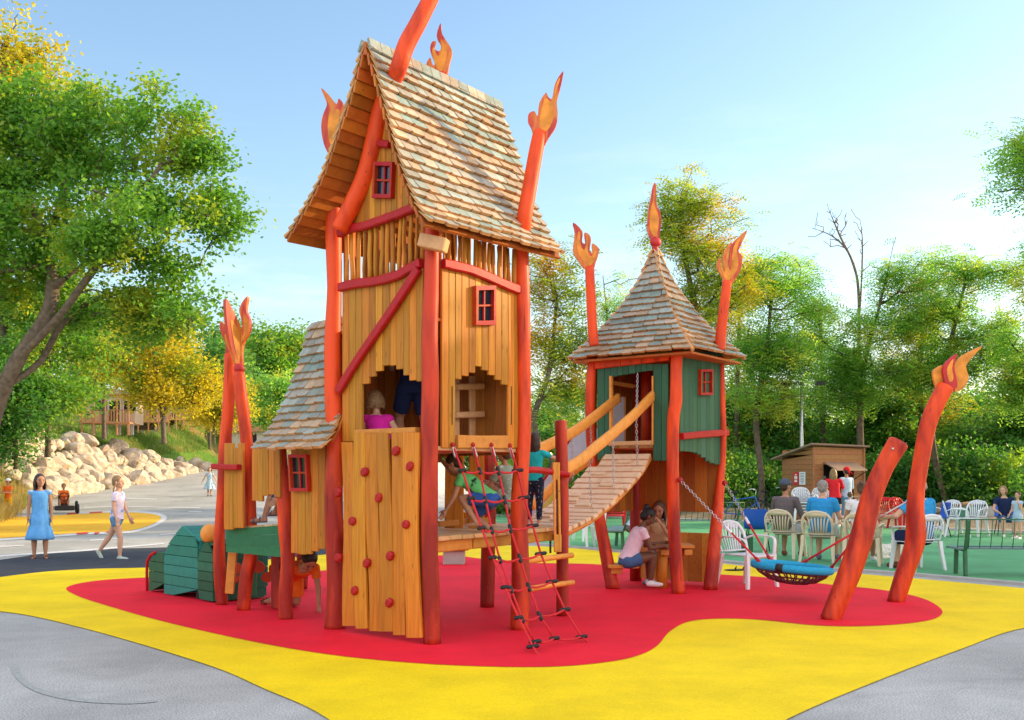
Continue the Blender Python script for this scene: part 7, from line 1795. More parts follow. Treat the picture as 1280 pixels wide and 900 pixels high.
def person(loc, rz, H, pose, look, label, group=None, kid=None, scale=1.0):
    """loc = point on the ground / seat below the pelvis; pose vectors in the person's frame (x right, y forward, z up)"""
    kid = H < 1.5 if kid is None else kid
    hd = H / (6.3 if kid else 7.4)                      # head height
    t = thing('person', loc, label, 'person', group, R(rz))
    p = dict(pz=.5 * H, torso=(0, 0, 1), head=(0, 0, 1), face=0, tilt=0,
             LU=(-.12, 0, -1), LF=(-.05, .1, -1), RU=(.12, 0, -1), RF=(.05, .1, -1), LT=(-.03, 0, -1), LS=(0, -.05, -1), RT=(.03, 0, -1), RS=(0, -.05, -1), foot=None, handopen=.3)
    p.update(pose); near = look.get('near', False)
    sk = look.get('skin', 'sk_l'); gm = look.get('slim', 1.0)
    pel = V((p.get('px', 0), p.get('py', 0), p['pz'])); T3 = nrm(p['torso'])
    rt = V((1, 0, 0)) if 'twist' not in p else V((math.cos(R(p['twist'])), math.sin(R(p['twist'])), 0))
    fw = T3.cross(rt) * -1; fw.normalize(); rt2 = fw.cross(T3).normalized() if abs(T3.z) > .2 else rt
    # torso frame: rt2 (right), fw (front), T3 (up)
    fw = (T3.cross(rt)).normalized() * 1.0
    if fw.y < 0 and T3.z > .3: fw = -fw
    if T3.z <= .3: fw = V((0, 0, -1)) if T3.y > 0 else V((0, 0, 1)); fw = (fw - T3 * fw.dot(T3)).normalized()
    rt2 = rt
    tl = .305 * H; sh = pel + T3 * tl; neck = sh + T3 * (.035 * H); HD = nrm(p['head']); hc = neck + HD * (.035 * H + hd * .42)
    sw = .105 * H * (.95 if kid else 1.05); hw = .052 * H
    W = H * gm
    body = MB(); 
    def ring(c, w, d, f=0): return (c + fw * f, rt2 * w, fw * d)
    tors = [ring(pel - T3 * .055 * H, .055 * W, .05 * W), ring(pel, .088 * W, .062 * W), ring(pel + T3 * .08 * H, .074 * W, .054 * W), ring(pel + T3 * .16 * H, .076 * W, .056 * W), ring(pel + T3 * .235 * H, .088 * W, .06 * W), ring(sh, .085 * W, .05 * W), ring(sh + T3 * .03 * H, .035 * W, .035 * W)]
    body.loft(tors, 18)
    body.cap(sh - T3 * .01 * H, .03 * W, hc - HD * hd * .2, .026 * W, 10)
    # head
    ya = R(p['face']); hf = (Matrix.Rotation(ya, 3, HD) @ (fw - HD * fw.dot(HD)).normalized()); hr = hf.cross(HD).normalized()
    def Hp(x, y, z): return hc + hr * x * hd + hf * y * hd + HD * z * hd
    rot = Matrix((hr, hf, HD)).transposed()
    body.ell(Hp(0, -.04, .10), (.35 * hd, .41 * hd, .40 * hd), 18, 12, rot); body.ell(Hp(0, .10, -.20), (.25 * hd, .27 * hd, .27 * hd), 14, 10, rot); body.ell(Hp(0, .23, -.36), (.12 * hd, .10 * hd, .09 * hd), 10, 8, rot)
    body.cap(Hp(0, .36, .02), .035 * hd, Hp(0, .44, -.13), .058 * hd, 8); body.ell(Hp(.16, .22, -.10), (.13 * hd, .12 * hd, .12 * hd), 10, 8, rot); body.ell(Hp(-.16, .22, -.10), (.13 * hd, .12 * hd, .12 * hd), 10, 8, rot)
    for s_ in (-1, 1): body.ell(Hp(s_ * .36, -.03, -.03), (.05 * hd, .07 * hd, .12 * hd), 8, 6, rot)
    J = {}
    for s_, k in ((-1, 'L'), (1, 'R')):
        so_ = sh + rt2 * s_ * sw - T3 * .012 * H; u = nrm(p[k + 'U']); f = nrm(p[k + 'F']); el = so_ + u * .165 * H; wr = el + f * .14 * H
        body.cap(sh + rt2 * s_ * sw * .5 - T3 * .01 * H, .034 * W, so_, .030 * W, 10); body.cap(so_, .030 * W, el, .0215 * W, 10); body.cap(el, .0225 * W, wr, .0145 * W, 10)
        # hand: palm, four fingers, thumb
        hl = .095 * H; side = V(p.get(k + 'P', (0, 1, 0))); side = (side - f * side.dot(f)).normalized(); pn = f.cross(side).normalized()
        pc = wr + f * hl * .28
        body.cap(wr, .0135 * W, wr + f * hl * .22, .017 * W, 8)
        body.loft([(wr + f * hl * .02, side * .016 * H, pn * .010 * H), (wr + f * hl * .25, side * .024 * H, pn * .010 * H), (wr + f * hl * .5, side * .025 * H, pn * .009 * H)], 12)
        cu = p['handopen']
        for fi, (o_, ln) in enumerate(((-1, .85), (-.35, .98), (.32, 1.0), (.95, .92))):
            b_ = wr + f * hl * .46 + side * o_ * .019 * H; d1 = (f + pn * cu * s_ * .6).normalized(); d2 = (f * (1 - cu) + pn * cu * s_ * 1.2).normalized(); m_ = b_ + d1 * hl * .26 * ln; e_ = m_ + d2 * hl * .24 * ln
            body.cap(b_, .0062 * H, m_, .0056 * H, 7); body.cap(m_, .0056 * H, e_, .0045 * H, 7)
        tb_ = wr + f * hl * .12 + side * .018 * H; tm = tb_ + (f * .75 + side * .65).normalized() * hl * .26; te = tm + (f + side * .15).normalized() * hl * .2
        body.cap(tb_, .0085 * H, tm, .0066 * H, 7); body.cap(tm, .0066 * H, te, .005 * H, 7)
        J[k + 'sh'], J[k + 'el'], J[k + 'wr'] = so_, el, wr
        hp = pel + rt2 * s_ * hw - T3 * .01 * H; th = nrm(p[k + 'T']); sn = nrm(p[k + 'S']); kn = hp + th * .235 * H; an = kn + sn * .225 * H
        body.cap(hp, .055 * W, hp + th * .12 * H, .046 * W, 12); body.cap(hp + th * .12 * H, .046 * W, kn, .032 * W, 12); body.cap(kn, .0325 * W, kn + sn * .07 * H, .034 * W, 12); body.cap(kn + sn * .07 * H, .034 * W, an, .0195 * W, 12)
        fd = p.get(k + 'foot'); 
        if fd is None:
            fd = V((0, 1, -.05)) if sn.z < -.3 else (sn.cross(rt) * -1)
            if sn.z < -.3: fd = V((sn.x * .2 + s_ * .18, 1, -.05)) - V((0, 0, 0))
        fd = nrm(fd); heel = an - sn * -.005 * H - fd * .012 * H; toe = an + sn * .028 * H + fd * .098 * H
        hb_ = an + sn * .024 * H
        body.cap(an, .021 * W, hb_ - fd * .018 * H, .019 * W, 8); body.cap(hb_ - fd * .012 * H, .019 * W, toe - fd * .03 * H, .0175 * W, 8); body.cap(toe - fd * .03 * H, .0175 * W, toe, .011 * W, 8)
        J[k + 'hp'], J[k + 'kn'], J[k + 'an'], J[k + 'hb'], J[k + 'toe'], J[k + 'fd'] = hp, kn, an, hb_, toe, fd
    me = remesh(body, (.0052 if near else .0065) * max(1.0, H / 1.4), 2); link('body', me, M[sk], t)
    # face details
    for s_ in (-1, 1):
        m2 = MB(); m2.ell(Hp(s_ * .135, .335, .03), (.05 * hd, .03 * hd, .026 * hd), 10, 6, rot); part('eye', m2, M['eye'], t, True, world=False)
        m2 = MB(); m2.cap(Hp(s_ * .07, .37, .12), .012 * hd, Hp(s_ * .2, .33, .125), .011 * hd, 6); part('eyebrow', m2, M[look.get('hair', 'hair_dk')], t, True, world=False)
    m2 = MB(); m2.ell(Hp(0, .345, -.245), (.085 * hd, .03 * hd, .022 * hd), 10, 6, rot); part('mouth', m2, M['lip'], t, True, world=False)
    # hair
    hs = look.get('hairstyle', 'short'); hm = M[look.get('hair', 'hair_dk')]; h = MB()
    if hs != 'bald':
        h.ell(Hp(0, -.09, .15), (.385 * hd, .42 * hd, .405 * hd), 18, 12, rot); h.ell(Hp(0, -.2, -.05), (.34 * hd, .30 * hd, .33 * hd), 14, 10, rot)
        rs = random.Random(int(H * 1000) + len(label))
        if hs in ('long', 'longback'):
            dn = V((0, 0, -1)); 
            for i in range(16):
                a = math.pi * (1.02 + .96 * i / 15) if hs == 'longback' else math.pi * (.93 + 1.14 * i / 15)
                s0 = Hp(math.cos(a) * .36, math.sin(a) * .36 - .06, .1); ln = look.get('hairlen', .75) * hd * rs.uniform(.85, 1.1)
                m1 = s0 + dn * ln * .5 + (hr * math.cos(a) + hf * math.sin(a)) * hd * .06; e1 = s0 + dn * ln + (hr * math.cos(a) + hf * math.sin(a)) * hd * rs.uniform(-.02, .08)
                h.cap(s0, .09 * hd, m1, .085 * hd, 7); h.cap(m1, .085 * hd, e1, .035 * hd, 7)
        if hs == 'bun': h.ell(Hp(0, -.42, .42), .19 * hd, 12, 8); h.ell(Hp(0, -.38, .28), .16 * hd, 12, 8)
        if hs == 'braids':
            for s_ in (-1, 1):
                q0 = Hp(s_ * .30, -.05, -.05)
                for i in range(9):
                    c_ = q0 + V((0, 0, -1)) * i * .12 * hd + hr * s_ * .36 * hd * min(1, i / 3.5) - hf * .10 * hd * (i / 9) + hf * .02 * hd * (i % 2); h.ell(c_, (.10 - .005 * i) * hd, 8, 6)
        if hs == 'curly':
            for i in range(60):
                d_ = V((rs.gauss(0, 1), rs.gauss(-.35, 1), rs.gauss(.25, 1))).normalized(); 
                if d_.y > .45 and d_.z < .5: continue
                h.ell(Hp(d_.x * .40, -.08 + d_.y * .40, .14 + d_.z * .40), .075 * hd, 6, 5)
        o = link('hair', remesh(h, .008, 1, 'hair'), hm, t)
        # strand relief
    else:
        h.ell(Hp(0, -.22, -.04), (.36 * hd, .27 * hd, .2 * hd), 14, 10, rot); link('hair', remesh(h, .009, 2, 'hair'), hm, t)
    hat = look.get('hat')
    if hat:
        m2 = MB(); m2.ell(Hp(0, -.08, .24), (.42 * hd, .46 * hd, .36 * hd), 16, 10, rot)
        if hat[1] == 'cap': m2.loft([(Hp(0, .18, .22), hr * .30 * hd, HD * .03 * hd), (Hp(0, .58, .16), hr * .22 * hd, HD * .02 * hd)], 12)
        if hat[1] == 'scarf': m2.cap(Hp(.1, -.42, .05), .09 * hd, Hp(.5, -.55, -.3), .05 * hd, 8); m2.cap(Hp(0, -.44, .05), .09 * hd, Hp(.15, -.6, -.5), .05 * hd, 8)
        link('cap' if hat[1] == 'cap' else 'headscarf', remesh(m2, .008, 1, 'hat'), M[hat[0]], t)
    if look.get('band'):
        m2 = MB(); m2.tube([Hp(math.cos(a) * .40, -.06 + .06 * math.cos(a), .12 + math.sin(a) * .44) for a in [math.pi * i / 12 for i in range(13)]], .035 * hd, 7, flat=.5); part('hair_band', m2, M[look['band']], t, True, world=False)
    # clothes
    ex = .012 * (H / 1.4)
    top = look.get('top')
    if top:
        c = MB(); gr = lambda r, k=1.0: (r[0], r[1] * (1 + ex * 13 * k), r[2] * (1 + ex * 17 * k))
        lo = look.get('hem', 0.0)
        rings = [gr(ring(pel - T3 * (.01 + lo) * H, .088 * W, .064 * W), 1.3), gr(tors[2], 1.5), gr(tors[3], 1.3), gr(tors[4], 1.0), gr(ring(sh - T3 * .01 * H, .088 * W, .052 * W), .9), ring(sh + T3 * .016 * H, .050 * W, .044 * W)]
        c.loft(rings, 20)
        for s_, k in ((-1, 'L'), (1, 'R')):
            so_, el, wr = J[k + 'sh'], J[k + 'el'], J[k + 'wr']; sl_ = look.get('sleeve', .55)
            c.cap(sh + rt2 * s_ * sw * .5 - T3 * .012 * H, .040 * W, so_, .037 * W, 10)
            if sl_ > 0:
                e_ = so_.lerp(el, min(1, sl_)); c.loft([(so_, V((0, 0, 0)) + perp(el - so_)[0] * .036 * W, perp(el - so_)[1] * .036 * W), (e_, perp(el - so_)[0] * (.036 if sl_ < 1 else .030) * W, perp(el - so_)[1] * (.036 if sl_ < 1 else .030) * W)], 12)
                if sl_ > 1: e2 = el.lerp(wr, min(.97, sl_ - 1)); c.cap(el, .029 * W, e2, .021 * W, 10)
        link('top', remesh(c, .008, 1, 'top'), M[top], t)
    bt = look.get('bottom')
    if bt:
        c = MB(); c.loft([(pel - T3 * .058 * H, rt2 * .085 * W, fw * .066 * W), (pel, rt2 * .098 * W, fw * .072 * W), (pel + T3 * .055 * H, rt2 * .084 * W, fw * .062 * W)], 18)
        ln = look.get('leg', .5)
        for k in 'LR':
            hp, kn, an = J[k + 'hp'], J[k + 'kn'], J[k + 'an']; e_ = hp.lerp(kn, min(1, ln / 1.0)); a_, b_ = perp(kn - hp)
            w1 = .058 if ln < .99 else .040
            c.loft([(hp, a_ * .061 * W, b_ * .061 * W), (e_, a_ * w1 * W, b_ * w1 * W)], 14)
            c.ell(hp, .062 * W)
            if ln > 1: e2 = kn.lerp(an, min(.96, ln - 1)); c.cap(kn, .040 * W, e2, .031 * W, 12)
        link(look.get('bname', 'shorts'), remesh(c, .009, 1, 'bottom'), M[bt], t)
    if look.get('skirt'):          # flared dress skirt with folds; (material, flare, length)
        mt, fl_, ln_ = look['skirt']; c = MB(); vs = []; n_ = 72; m_ = 13; waist = pel + T3 * .10 * H
        for lay in (0, 1):
            for j in range(m_):
                f_ = j / (m_ - 1); cc_ = waist - V((0, 0, 1)) * f_ * ln_ * H
                tier = .012 * H * max(0, math.sin((f_ * 2 % 1) * math.pi * .5)) if look.get('tiers') else 0
                w_ = (.082 + fl_ * f_ ** 1.1) * W + tier; d_ = (.064 + fl_ * f_ ** 1.1 * .9) * W + tier
                for i in range(n_):
                    a = 2 * math.pi * i / n_; k_ = 1 + .14 * f_ * math.sin(a * 9 + math.sin(a * 2) * 2) - lay * .03; vs.append(cc_ + rt2 * math.cos(a) * w_ * k_ + V((0, 1, 0)) * math.sin(a) * d_ * k_)
        for lay in (0, 1): c.f += [(lay * n_ * m_ + j * n_ + i, lay * n_ * m_ + j * n_ + (i + 1) % n_, lay * n_ * m_ + (j + 1) * n_ + (i + 1) % n_, lay * n_ * m_ + (j + 1) * n_ + i) for j in range(m_ - 1) for i in range(n_)]
        c.f += [((m_ - 1) * n_ + i, (m_ - 1) * n_ + (i + 1) % n_, (2 * m_ - 1) * n_ + (i + 1) % n_, (2 * m_ - 1) * n_ + i) for i in range(n_)]
        c.v = vs; c.c = [(1, 1, 1)] * len(c.f); part('skirt', c, M[mt], t, True, world=False)
    if look.get('frills'):
        for s_, k in ((-1, 'L'), (1, 'R')): m2 = MB(); m2.ell(J[k + 'sh'] + V((0, 0, .02 * H)), (.036 * H, .04 * H, .022 * H), 12, 6); part('frill', m2, M[look['frills']], t, True, world=False)
    sh_ = look.get('shoes')
    if sh_:
        for k in 'LR':
            c = MB(); hb_, toe, fd, an = J[k + 'hb'], J[k + 'toe'], J[k + 'fd'], J[k + 'an']
            if sh_[1] == 'shoe': c.cap(hb_ - fd * .014 * H, .025 * W, toe - fd * .03 * H, .0225 * W, 10); c.cap(toe - fd * .03 * H, .0225 * W, toe + fd * .004 * H, .016 * W, 10); c.cap(an + (hb_ - an) * .3, .024 * W, hb_, .024 * W, 10)
            else:
                dn = (hb_ - an).normalized(); dn = (dn - fd * dn.dot(fd)).normalized(); sd_ = fd.cross(dn).normalized()
                c.loft([(hb_ - fd * .03 * H + dn * .017 * H, sd_ * .02 * H, dn * .006 * H), (hb_ + fd * .03 * H + dn * .017 * H, sd_ * .022 * H, dn * .006 * H), (toe + fd * .008 * H + dn * .010 * H, sd_ * .021 * H, dn * .006 * H)], 12)
                for q_ in (.25, .75): cc_ = hb_.lerp(toe, q_); c.cap(cc_ + sd_ * .02 * H, .007 * H, cc_ - dn * .022 * H, .007 * H, 6); c.cap(cc_ - sd_ * .02 * H, .007 * H, cc_ - dn * .022 * H, .007 * H, 6)
            link('shoe' if sh_[1] == 'shoe' else 'sandal', remesh(c, .006, 1, 'shoe'), M[sh_[0]], t)
    return t, J
def perp(d):
    d = V(d).normalized(); a = d.cross(V((0, 0, 1))); a = a if a.length > .1 else d.cross(V((0, 1, 0))); a.normalize(); return a, d.cross(a).normalized()
M['c_blue'] = cloth('light_blue_cotton', (.12, .36, .75)); M['c_tie'] = cloth('lilac_white_tie_dye', (.72, .62, .80), .2, ((.25, .32, .70), 7, .54)); M['c_denim'] = cloth('pale_denim', (.11, .25, .46)); M['c_denimd'] = cloth('mid_denim', (.06, .13, .28)); M['c_orange'] = cloth('orange_cotton', (.75, .15, .02)); M['c_mustard'] = cloth('mustard_cotton', (.72, .36, .02)); M['c_pink'] = cloth('magenta_cotton', (.62, .02, .32)); M['c_green'] = cloth('green_cotton', (.12, .48, .16), .1, ((.02, .03, .03), 11, .60)); M['c_navy'] = cloth('navy_cotton', (.015, .025, .08)); M['c_blueshort'] = cloth('blue_shorts', (.03, .09, .33)); M['c_teal'] = cloth('turquoise_cotton', (.02, .46, .52)); M['c_pat'] = cloth('navy_print_leggings', (.02, .025, .06), .1, ((.4, .4, .45), 40, .62)); M['c_ltpink'] = cloth('pale_pink_cotton', (.72, .56, .66)); M['c_tan'] = cloth('sand_top', (.55, .38, .22)); M['c_grey'] = cloth('grey_brown_hoodie', (.13, .11, .12)); M['c_greyl'] = cloth('light_grey_shorts', (.38, .40, .44)); M['c_mblue'] = cloth('bright_blue_tshirt', (.03, .28, .62)); M['c_white'] = cloth('white_cotton', (.72, .74, .80)); M['c_red'] = cloth('red_cotton', (.62, .02, .03)); M['c_black'] = cloth('black_cotton', (.015, .015, .02)); M['c_stripe'] = cloth('pale_striped_cotton', (.6, .66, .75), .1, ((.3, .4, .6), 30, .55)); M['c_print'] = cloth('blue_flower_print', (.30, .50, .66), .1, ((.75, .78, .8), 24, .52)); M['c_sage'] = cloth('grey_green_print', (.28, .34, .28), .1, ((.6, .6, .55), 30, .6)); M['sh_white'] = cloth('white_trainers', (.75, .75, .78)); M['sh_mint'] = cloth('mint_trainers', (.42, .50, .46)); M['sh_brown'] = cloth('brown_leather', (.18, .06, .04)); M['sh_grey'] = cloth('grey_trainers', (.16, .16, .24)); M['sh_lime'] = cloth('yellow_trainers', (.55, .48, .10)); M['capnavy'] = cloth('navy_cap', (.02, .03, .07)); M['capgrey'] = cloth('slate_cap', (.07, .09, .14)); M['c_ltblue'] = cloth('pale_blue_cotton', (.42, .55, .72))
stand = dict()
# -- left side
person(G(50, 698), 202, 1.40, dict(pz=.51 * 1.4, LU=(-.16, -.02, -1), LF=(-.02, .12, -1), RU=(.16, .02, -1), RF=(.04, .12, -1), LT=(-.04, .06, -1), RT=(.06, -.02, -1), face=22), dict(skin='sk_m', hair='hair_dk', hairstyle='long', hairlen=.95, band='c_denimd', top='c_blue', sleeve=0, skirt=('c_blue', .062, .38), tiers=True, bottom='c_blue', leg=.2, frills='c_ltblue', shoes=('sh_brown', 'sandal'), near=True), 'girl in a light blue tiered dress and brown sandals, watching from the road')
person(G(146, 698), 268, 1.40, dict(pz=.492 * 1.4, torso=(0, .06, 1), LU=(-.1, .22, -1), LF=(-.05, .45, -1), RU=(.1, -.05, -1), RF=(.1, .32, -1), LT=(-.02, -.52, -1), LS=(0, -.72, -1), Lfoot=(0, .55, -.85), RT=(.02, .30, -1), RS=(0, -.03, -1)), dict(skin='sk_l', hair='hair_bl', hairstyle='braids', top='c_tie', sleeve=.5, bottom='c_denim', leg=.36, shoes=('sh_mint', 'shoe'), near=True), 'girl with braids striding right in tie-dye shirt and denim shorts')
person(G(10, 646), 170, 1.18, dict(pz=.5 * 1.18, LU=(-.1, .35, -1), LF=(.3, .8, .1), RU=(.1, .35, -1), RF=(-.3, .8, .1), face=-10), dict(skin='sk_m', hair='hair_dk', top='c_orange', bottom='c_mustard', leg=.9, hat=('white', 'cap'), shoes=('sh_grey', 'shoe')), 'boy in orange shirt, mustard shorts and white cap at the left edge')
gf = G(262, 620); person(gf, 190, 1.22, dict(pz=.5 * 1.22, LU=(-.55, 0, -1), LF=(-.5, 0, -1), RU=(.55, 0, -1), RF=(.5, .1, -1), head=(0, -.15, 1), LT=(0, .08, -1), RT=(0, -.02, -1)), dict(skin='sk_l', hair='hair_dk', hairstyle='long', hairlen=.5, top='c_print', sleeve=0, skirt=('c_print', .12, .36), bottom='c_print', leg=.2, shoes=('black', 'shoe')), 'little girl in a blue print dress far up the road')
# -- pedal kart with boy
kq = G(80, 642); kt = thing('pedal_kart', kq, 'black pedal kart with orange wheel hubs on the painted track', 'pedal kart', None, R(205))
for s_ in (-1, 1):
    for y, r_ in ((.42, .17), (-.42, .21)):
        m2 = MB(); m2.tube([(s_ * .40, y + math.cos(a) * (r_ - .05), r_ + math.sin(a) * (r_ - .05)) for a in [i * math.pi / 9 for i in range(18)]], .05, 8, closed=True); w = part('wheel', m2, M['black'], kt, True, world=False)
        m3 = MB(); m3.tube([(s_ * .37, y, r_), (s_ * .43, y, r_)], r_ - .075, 14); part('hub', m3, M['c_orange'], w, world=False)
m2 = MB(); m2.tube([(0, -.5, .2), (0, .1, .18), (0, .62, .2)], .035, 8); m2.tube([(-.4, -.42, .21), (.4, -.42, .21)], .02, 8); m2.tube([(-.4, .42, .17), (.4, .42, .17)], .02, 8); part('frame', m2, M['black'], kt, True, world=False)
m2 = MB(); m2.cbox((0, -.28, .27), (.17, 0, 0), (0, .17, 0), (0, 0, .025), .02); m2.cbox((0, -.46, .46), (.17, 0, 0), (0, .03, 0), (0, -.04, .2), .02); part('seat', m2, M['black'], kt, world=False)
m2 = MB(); c_ = V((0, .12, .56)); m2.tube([c_ + V((math.cos(a) * .14, math.sin(a) * .05, math.sin(a) * .13)) for a in [i * math.pi / 8 for i in range(16)]], .016, 6, closed=True); m2.tube([(0, .3, .2), c_], .016, 6); m2.tube([c_ - V((.13, 0, 0)), c_ + V((.13, 0, 0))], .012, 6); part('steering_wheel', m2, M['black'], kt, True, world=False)
m2 = MB(); m2.cbox((0, .62, .2), (.3, 0, 0), (0, .06, 0), (0, 0, .08), .03); part('bumper', m2, M['black'], kt, world=False)
f_ = V((-math.sin(R(205)), math.cos(R(205)), 0)); person(kq - f_ * .26, 205, 1.18, dict(pz=.38, torso=(0, -.12, 1), LU=(-.25, .55, -.7), LF=(.25, .9, .15), RU=(.25, .55, -.7), RF=(-.25, .9, .15), LT=(-.25, .9, .3), LS=(0, .42, -.9), RT=(.25, .9, .3), RS=(0, .42, -.9)), dict(skin='sk_m', hair='hair_dk', top='c_orange', bottom='c_orange', leg=.7, shoes=('sh_lime', 'shoe')), 'boy in orange riding the pedal kart')
# -- in and around the main tower
pk = P(479, 560, 9.42); person((pk.x, pk.y, 0), -8, 1.16, dict(pz=1.60, py=0, torso=(-.22, .18, 1), head=(-.1, .25, 1), LU=(-.25, -.05, -1), LF=(-.1, .3, -1), RU=(.45, .1, -.8), RF=(.65, .35, -.6), LT=(-.1, .9, -.1), LS=(0, .0, -.001 - 1), RT=(.1, .9, -.1), RS=(0, 0, -1)), dict(skin='sk_l', hair='hair_bl', hairstyle='long', hairlen=.55, top='c_pink', sleeve=.12, bottom='c_denimd', leg=.5, near=True), 'blonde girl in a magenta top seen from behind in the tower arch')
pk = P(516, 560, 9.75); person((pk.x, pk.y, 0), 20, 1.35, dict(pz=2.24, torso=(.05, .2, 1), LU=(-.2, .4, -1), LF=(0, .9, .4), RU=(.2, .5, -1), RF=(0, .8, .4), LT=(-.05, .5, -.8), LS=(-.1, -.5, -.9), RT=(.2, .2, -1), RS=(0, -.1, -1)), dict(skin='sk_m', hair='hair_dk', top='c_navy', bottom='c_navy', leg=.75), 'child in navy climbing inside the tower arch beside the girl in magenta')
pk = P(609, 663, 9.35); person((pk.x + .03, pk.y, .9), 76, 1.08, dict(pz=.30, torso=(0, .80, .62), head=(0, .55, .85), LU=(-.1, .3, -1), LF=(-.05, .5, -.8), RU=(.3, .9, .25), RF=(.2, .75, .75), LT=(-.12, .95, .05), LS=(0, -.55, -.9), RT=(.12, .7, -.5), RS=(0, -.75, -.55), handopen=.4), dict(skin='sk_m', hair='hair_dk', top='c_green', sleeve=.45, bottom='c_blueshort', leg=.75, near=True), 'boy in a green shirt and blue shorts crouching on the low platform behind the net')
pk = P(640, 662, 10.2); person((pk.x, pk.y, .9), 60, 1.1, dict(pz=.26, torso=(0, .25, 1), LU=(-.1, .5, -.8), LF=(0, .9, .1), RU=(.1, .5, -.8), RF=(0, .9, .1), LT=(-.15, .8, .65), LS=(0, .5, -1), RT=(.15, .8, .65), RS=(0, .5, -1)), dict(skin='sk_m', hair='hair_br', top='c_sage', sleeve=.7, bottom='c_sage', leg=.6, shoes=('c_red', 'shoe')), 'child in a grey-green print sitting half hidden behind the right tower post')
pk = P(668, 655, 10.8); person((pk.x, pk.y, .89), -22, .95, dict(pz=.5 * .95, torso=(0, .05, 1), LU=(-.3, .6, -.3), LF=(.2, .95, .0), RU=(.3, .6, -.2), RF=(.1, .95, .05), head=(0, .15, 1), face=-20), dict(skin='sk_l', hair='hair_dk', hairstyle='longback', hairlen=1.1, top='c_teal', sleeve=.6, bottom='c_pat', leg=1.75, bname='leggings', near=True), 'girl in turquoise shirt with long dark wavy hair leaning on the red rail')
pk = P(362, 760, 10.95); person((pk.x, pk.y, 0), 212, 1.34, dict(pz=.39, torso=(.0, 1, .20), head=(0, .85, .55), LU=(-.12, .12, -1), LF=(0, .05, -1), RU=(.12, .12, -1), RF=(0, .05, -1), LT=(-.1, -.12, -1), LS=(0, -1, -.14), Lfoot=(0, -1, -.2), RT=(.1, -.3, -1), RS=(0, -1, -.1), Rfoot=(0, -1, -.2)), dict(skin='sk_m', hair='hair_bk', top='c_orange', sleeve=.5, bottom='c_orange', leg=.8, shoes=('black', 'sandal'), near=True), 'boy in an orange shirt crawling on hands and knees under the side house')
pk = P(374, 652, DP3 + .6); person((pk.x, pk.y, .98), 75, 1.3, dict(pz=.1, torso=(0, -.2, 1), LT=(-.1, .75, .6), LS=(0, .35, -.9), RT=(.1, .6, .75), RS=(0, .45, -.9), LU=(-.2, .3, -.9), LF=(0, .7, -.4), RU=(.2, .3, -.9), RF=(0, .7, -.4)), dict(skin='sk_l', hair='hair_dk', top='c_red', bottom='c_denimd', leg=.9, shoes=('sh_grey', 'sandal')), 'child in red sitting on the green deck, mostly hidden by a post')
# -- under the small tower
pk = P(784, 702, 12.85); person((pk.x, pk.y, 0), -80, 1.36, dict(pz=.37, torso=(-.05, .42, .90), head=(0, .6, .8), LU=(-.05, .55, -.85), LF=(.1, .95, .12), RU=(.05, .40, -.95), RF=(-.15, .95, .10), LT=(-.06, 1, .22), LS=(0, .0, -1), RT=(.06, 1, .20), RS=(0, -.12, -1), face=-8), dict(skin='sk_d', hair='hair_bk', hairstyle='bun', top='c_ltpink', sleeve=.45, bottom='c_denimd', leg=.5, shoes=('sh_white', 'shoe'), near=True, slim=1.06), 'woman in a pale pink top and denim shorts leaning on the timber table')
pk = P(821, 700, 13.7); person((pk.x + .06, pk.y, 0), 158, 1.36, dict(pz=.40, torso=(0, .28, .95), head=(-.1, .35, .9), LU=(-.1, .75, -.55), LF=(.35, .5, .75), RU=(.1, .75, -.65), RF=(-.2, .95, .1), LT=(-.1, 1, 0), LS=(0, -.1, -1), RT=(.1, 1, 0), RS=(0, -.1, -1)), dict(skin='sk_m', hair='hair_br', hairstyle='long', hairlen=.85, top='c_tan', sleeve=.1, bottom='c_denimd', leg=.5, shoes=('sh_grey', 'shoe'), near=True), 'girl with long brown hair at the far side of the timber table, chin on hand')
pk = G(790, 690); person((pk.x, pk.y, 0), 280, 1.55, dict(pz=.46, torso=(0, .55, .85), head=(0, .6, .85), LU=(-.2, .5, -.8), LF=(0, .8, -.4), RU=(.2, .5, -.8), RF=(0, .8, -.4), LT=(-.1, 1, 0), LS=(0, -.1, -1), RT=(.1, 1, 0), RS=(0, -.1, -1)), dict(skin='sk_m', hair='hair_br', top='c_ltblue', sleeve=.8, bottom='c_grey', leg=1.8, bname='trousers', shoes=('sh_grey', 'shoe')), 'person in pale blue bending forward behind the two at the table')
# -- seated adults on the lawn
def sit(key, rzd, H, look, label, extra={}):
    q = CM[key]; f = V((-math.sin(R(rzd)), math.cos(R(rzd)), 0)); d = dict(pz=.50, torso=(0, .02, 1), LU=(-.3, .25, -1), LF=(0, 1, -.05), RU=(.3, .25, -1), RF=(0, 1, -.05), LT=(-.12, 1, -.02), LS=(0, -.1, -1), RT=(.12, 1, -.02), RS=(0, .12, -1)); d.update(extra)
    return person(q - f * .07, rzd, H, d, look, label)
sit('cap', -38, 1.70, dict(skin='sk_m', hair='hair_dk', hat=('capgrey', 'cap'), top='c_grey', sleeve=1.6, bottom='c_greyl', leg=.85, shoes=('sh_brown', 'shoe')), 'man in a grey-brown sweater and slate cap sitting with his back turned', dict(face=-30, torso=(.05, .08, 1)))
sit('blue', -34, 1.68, dict(skin='sk_l', hair='hair_gr', top='c_mblue', sleeve=.6, bottom='c_greyl', leg=.8, shoes=('sh_grey', 'shoe'), slim=1.1), 'grey-haired man in a blue t-shirt seated with his back turned', dict(torso=(.04, .12, 1)))
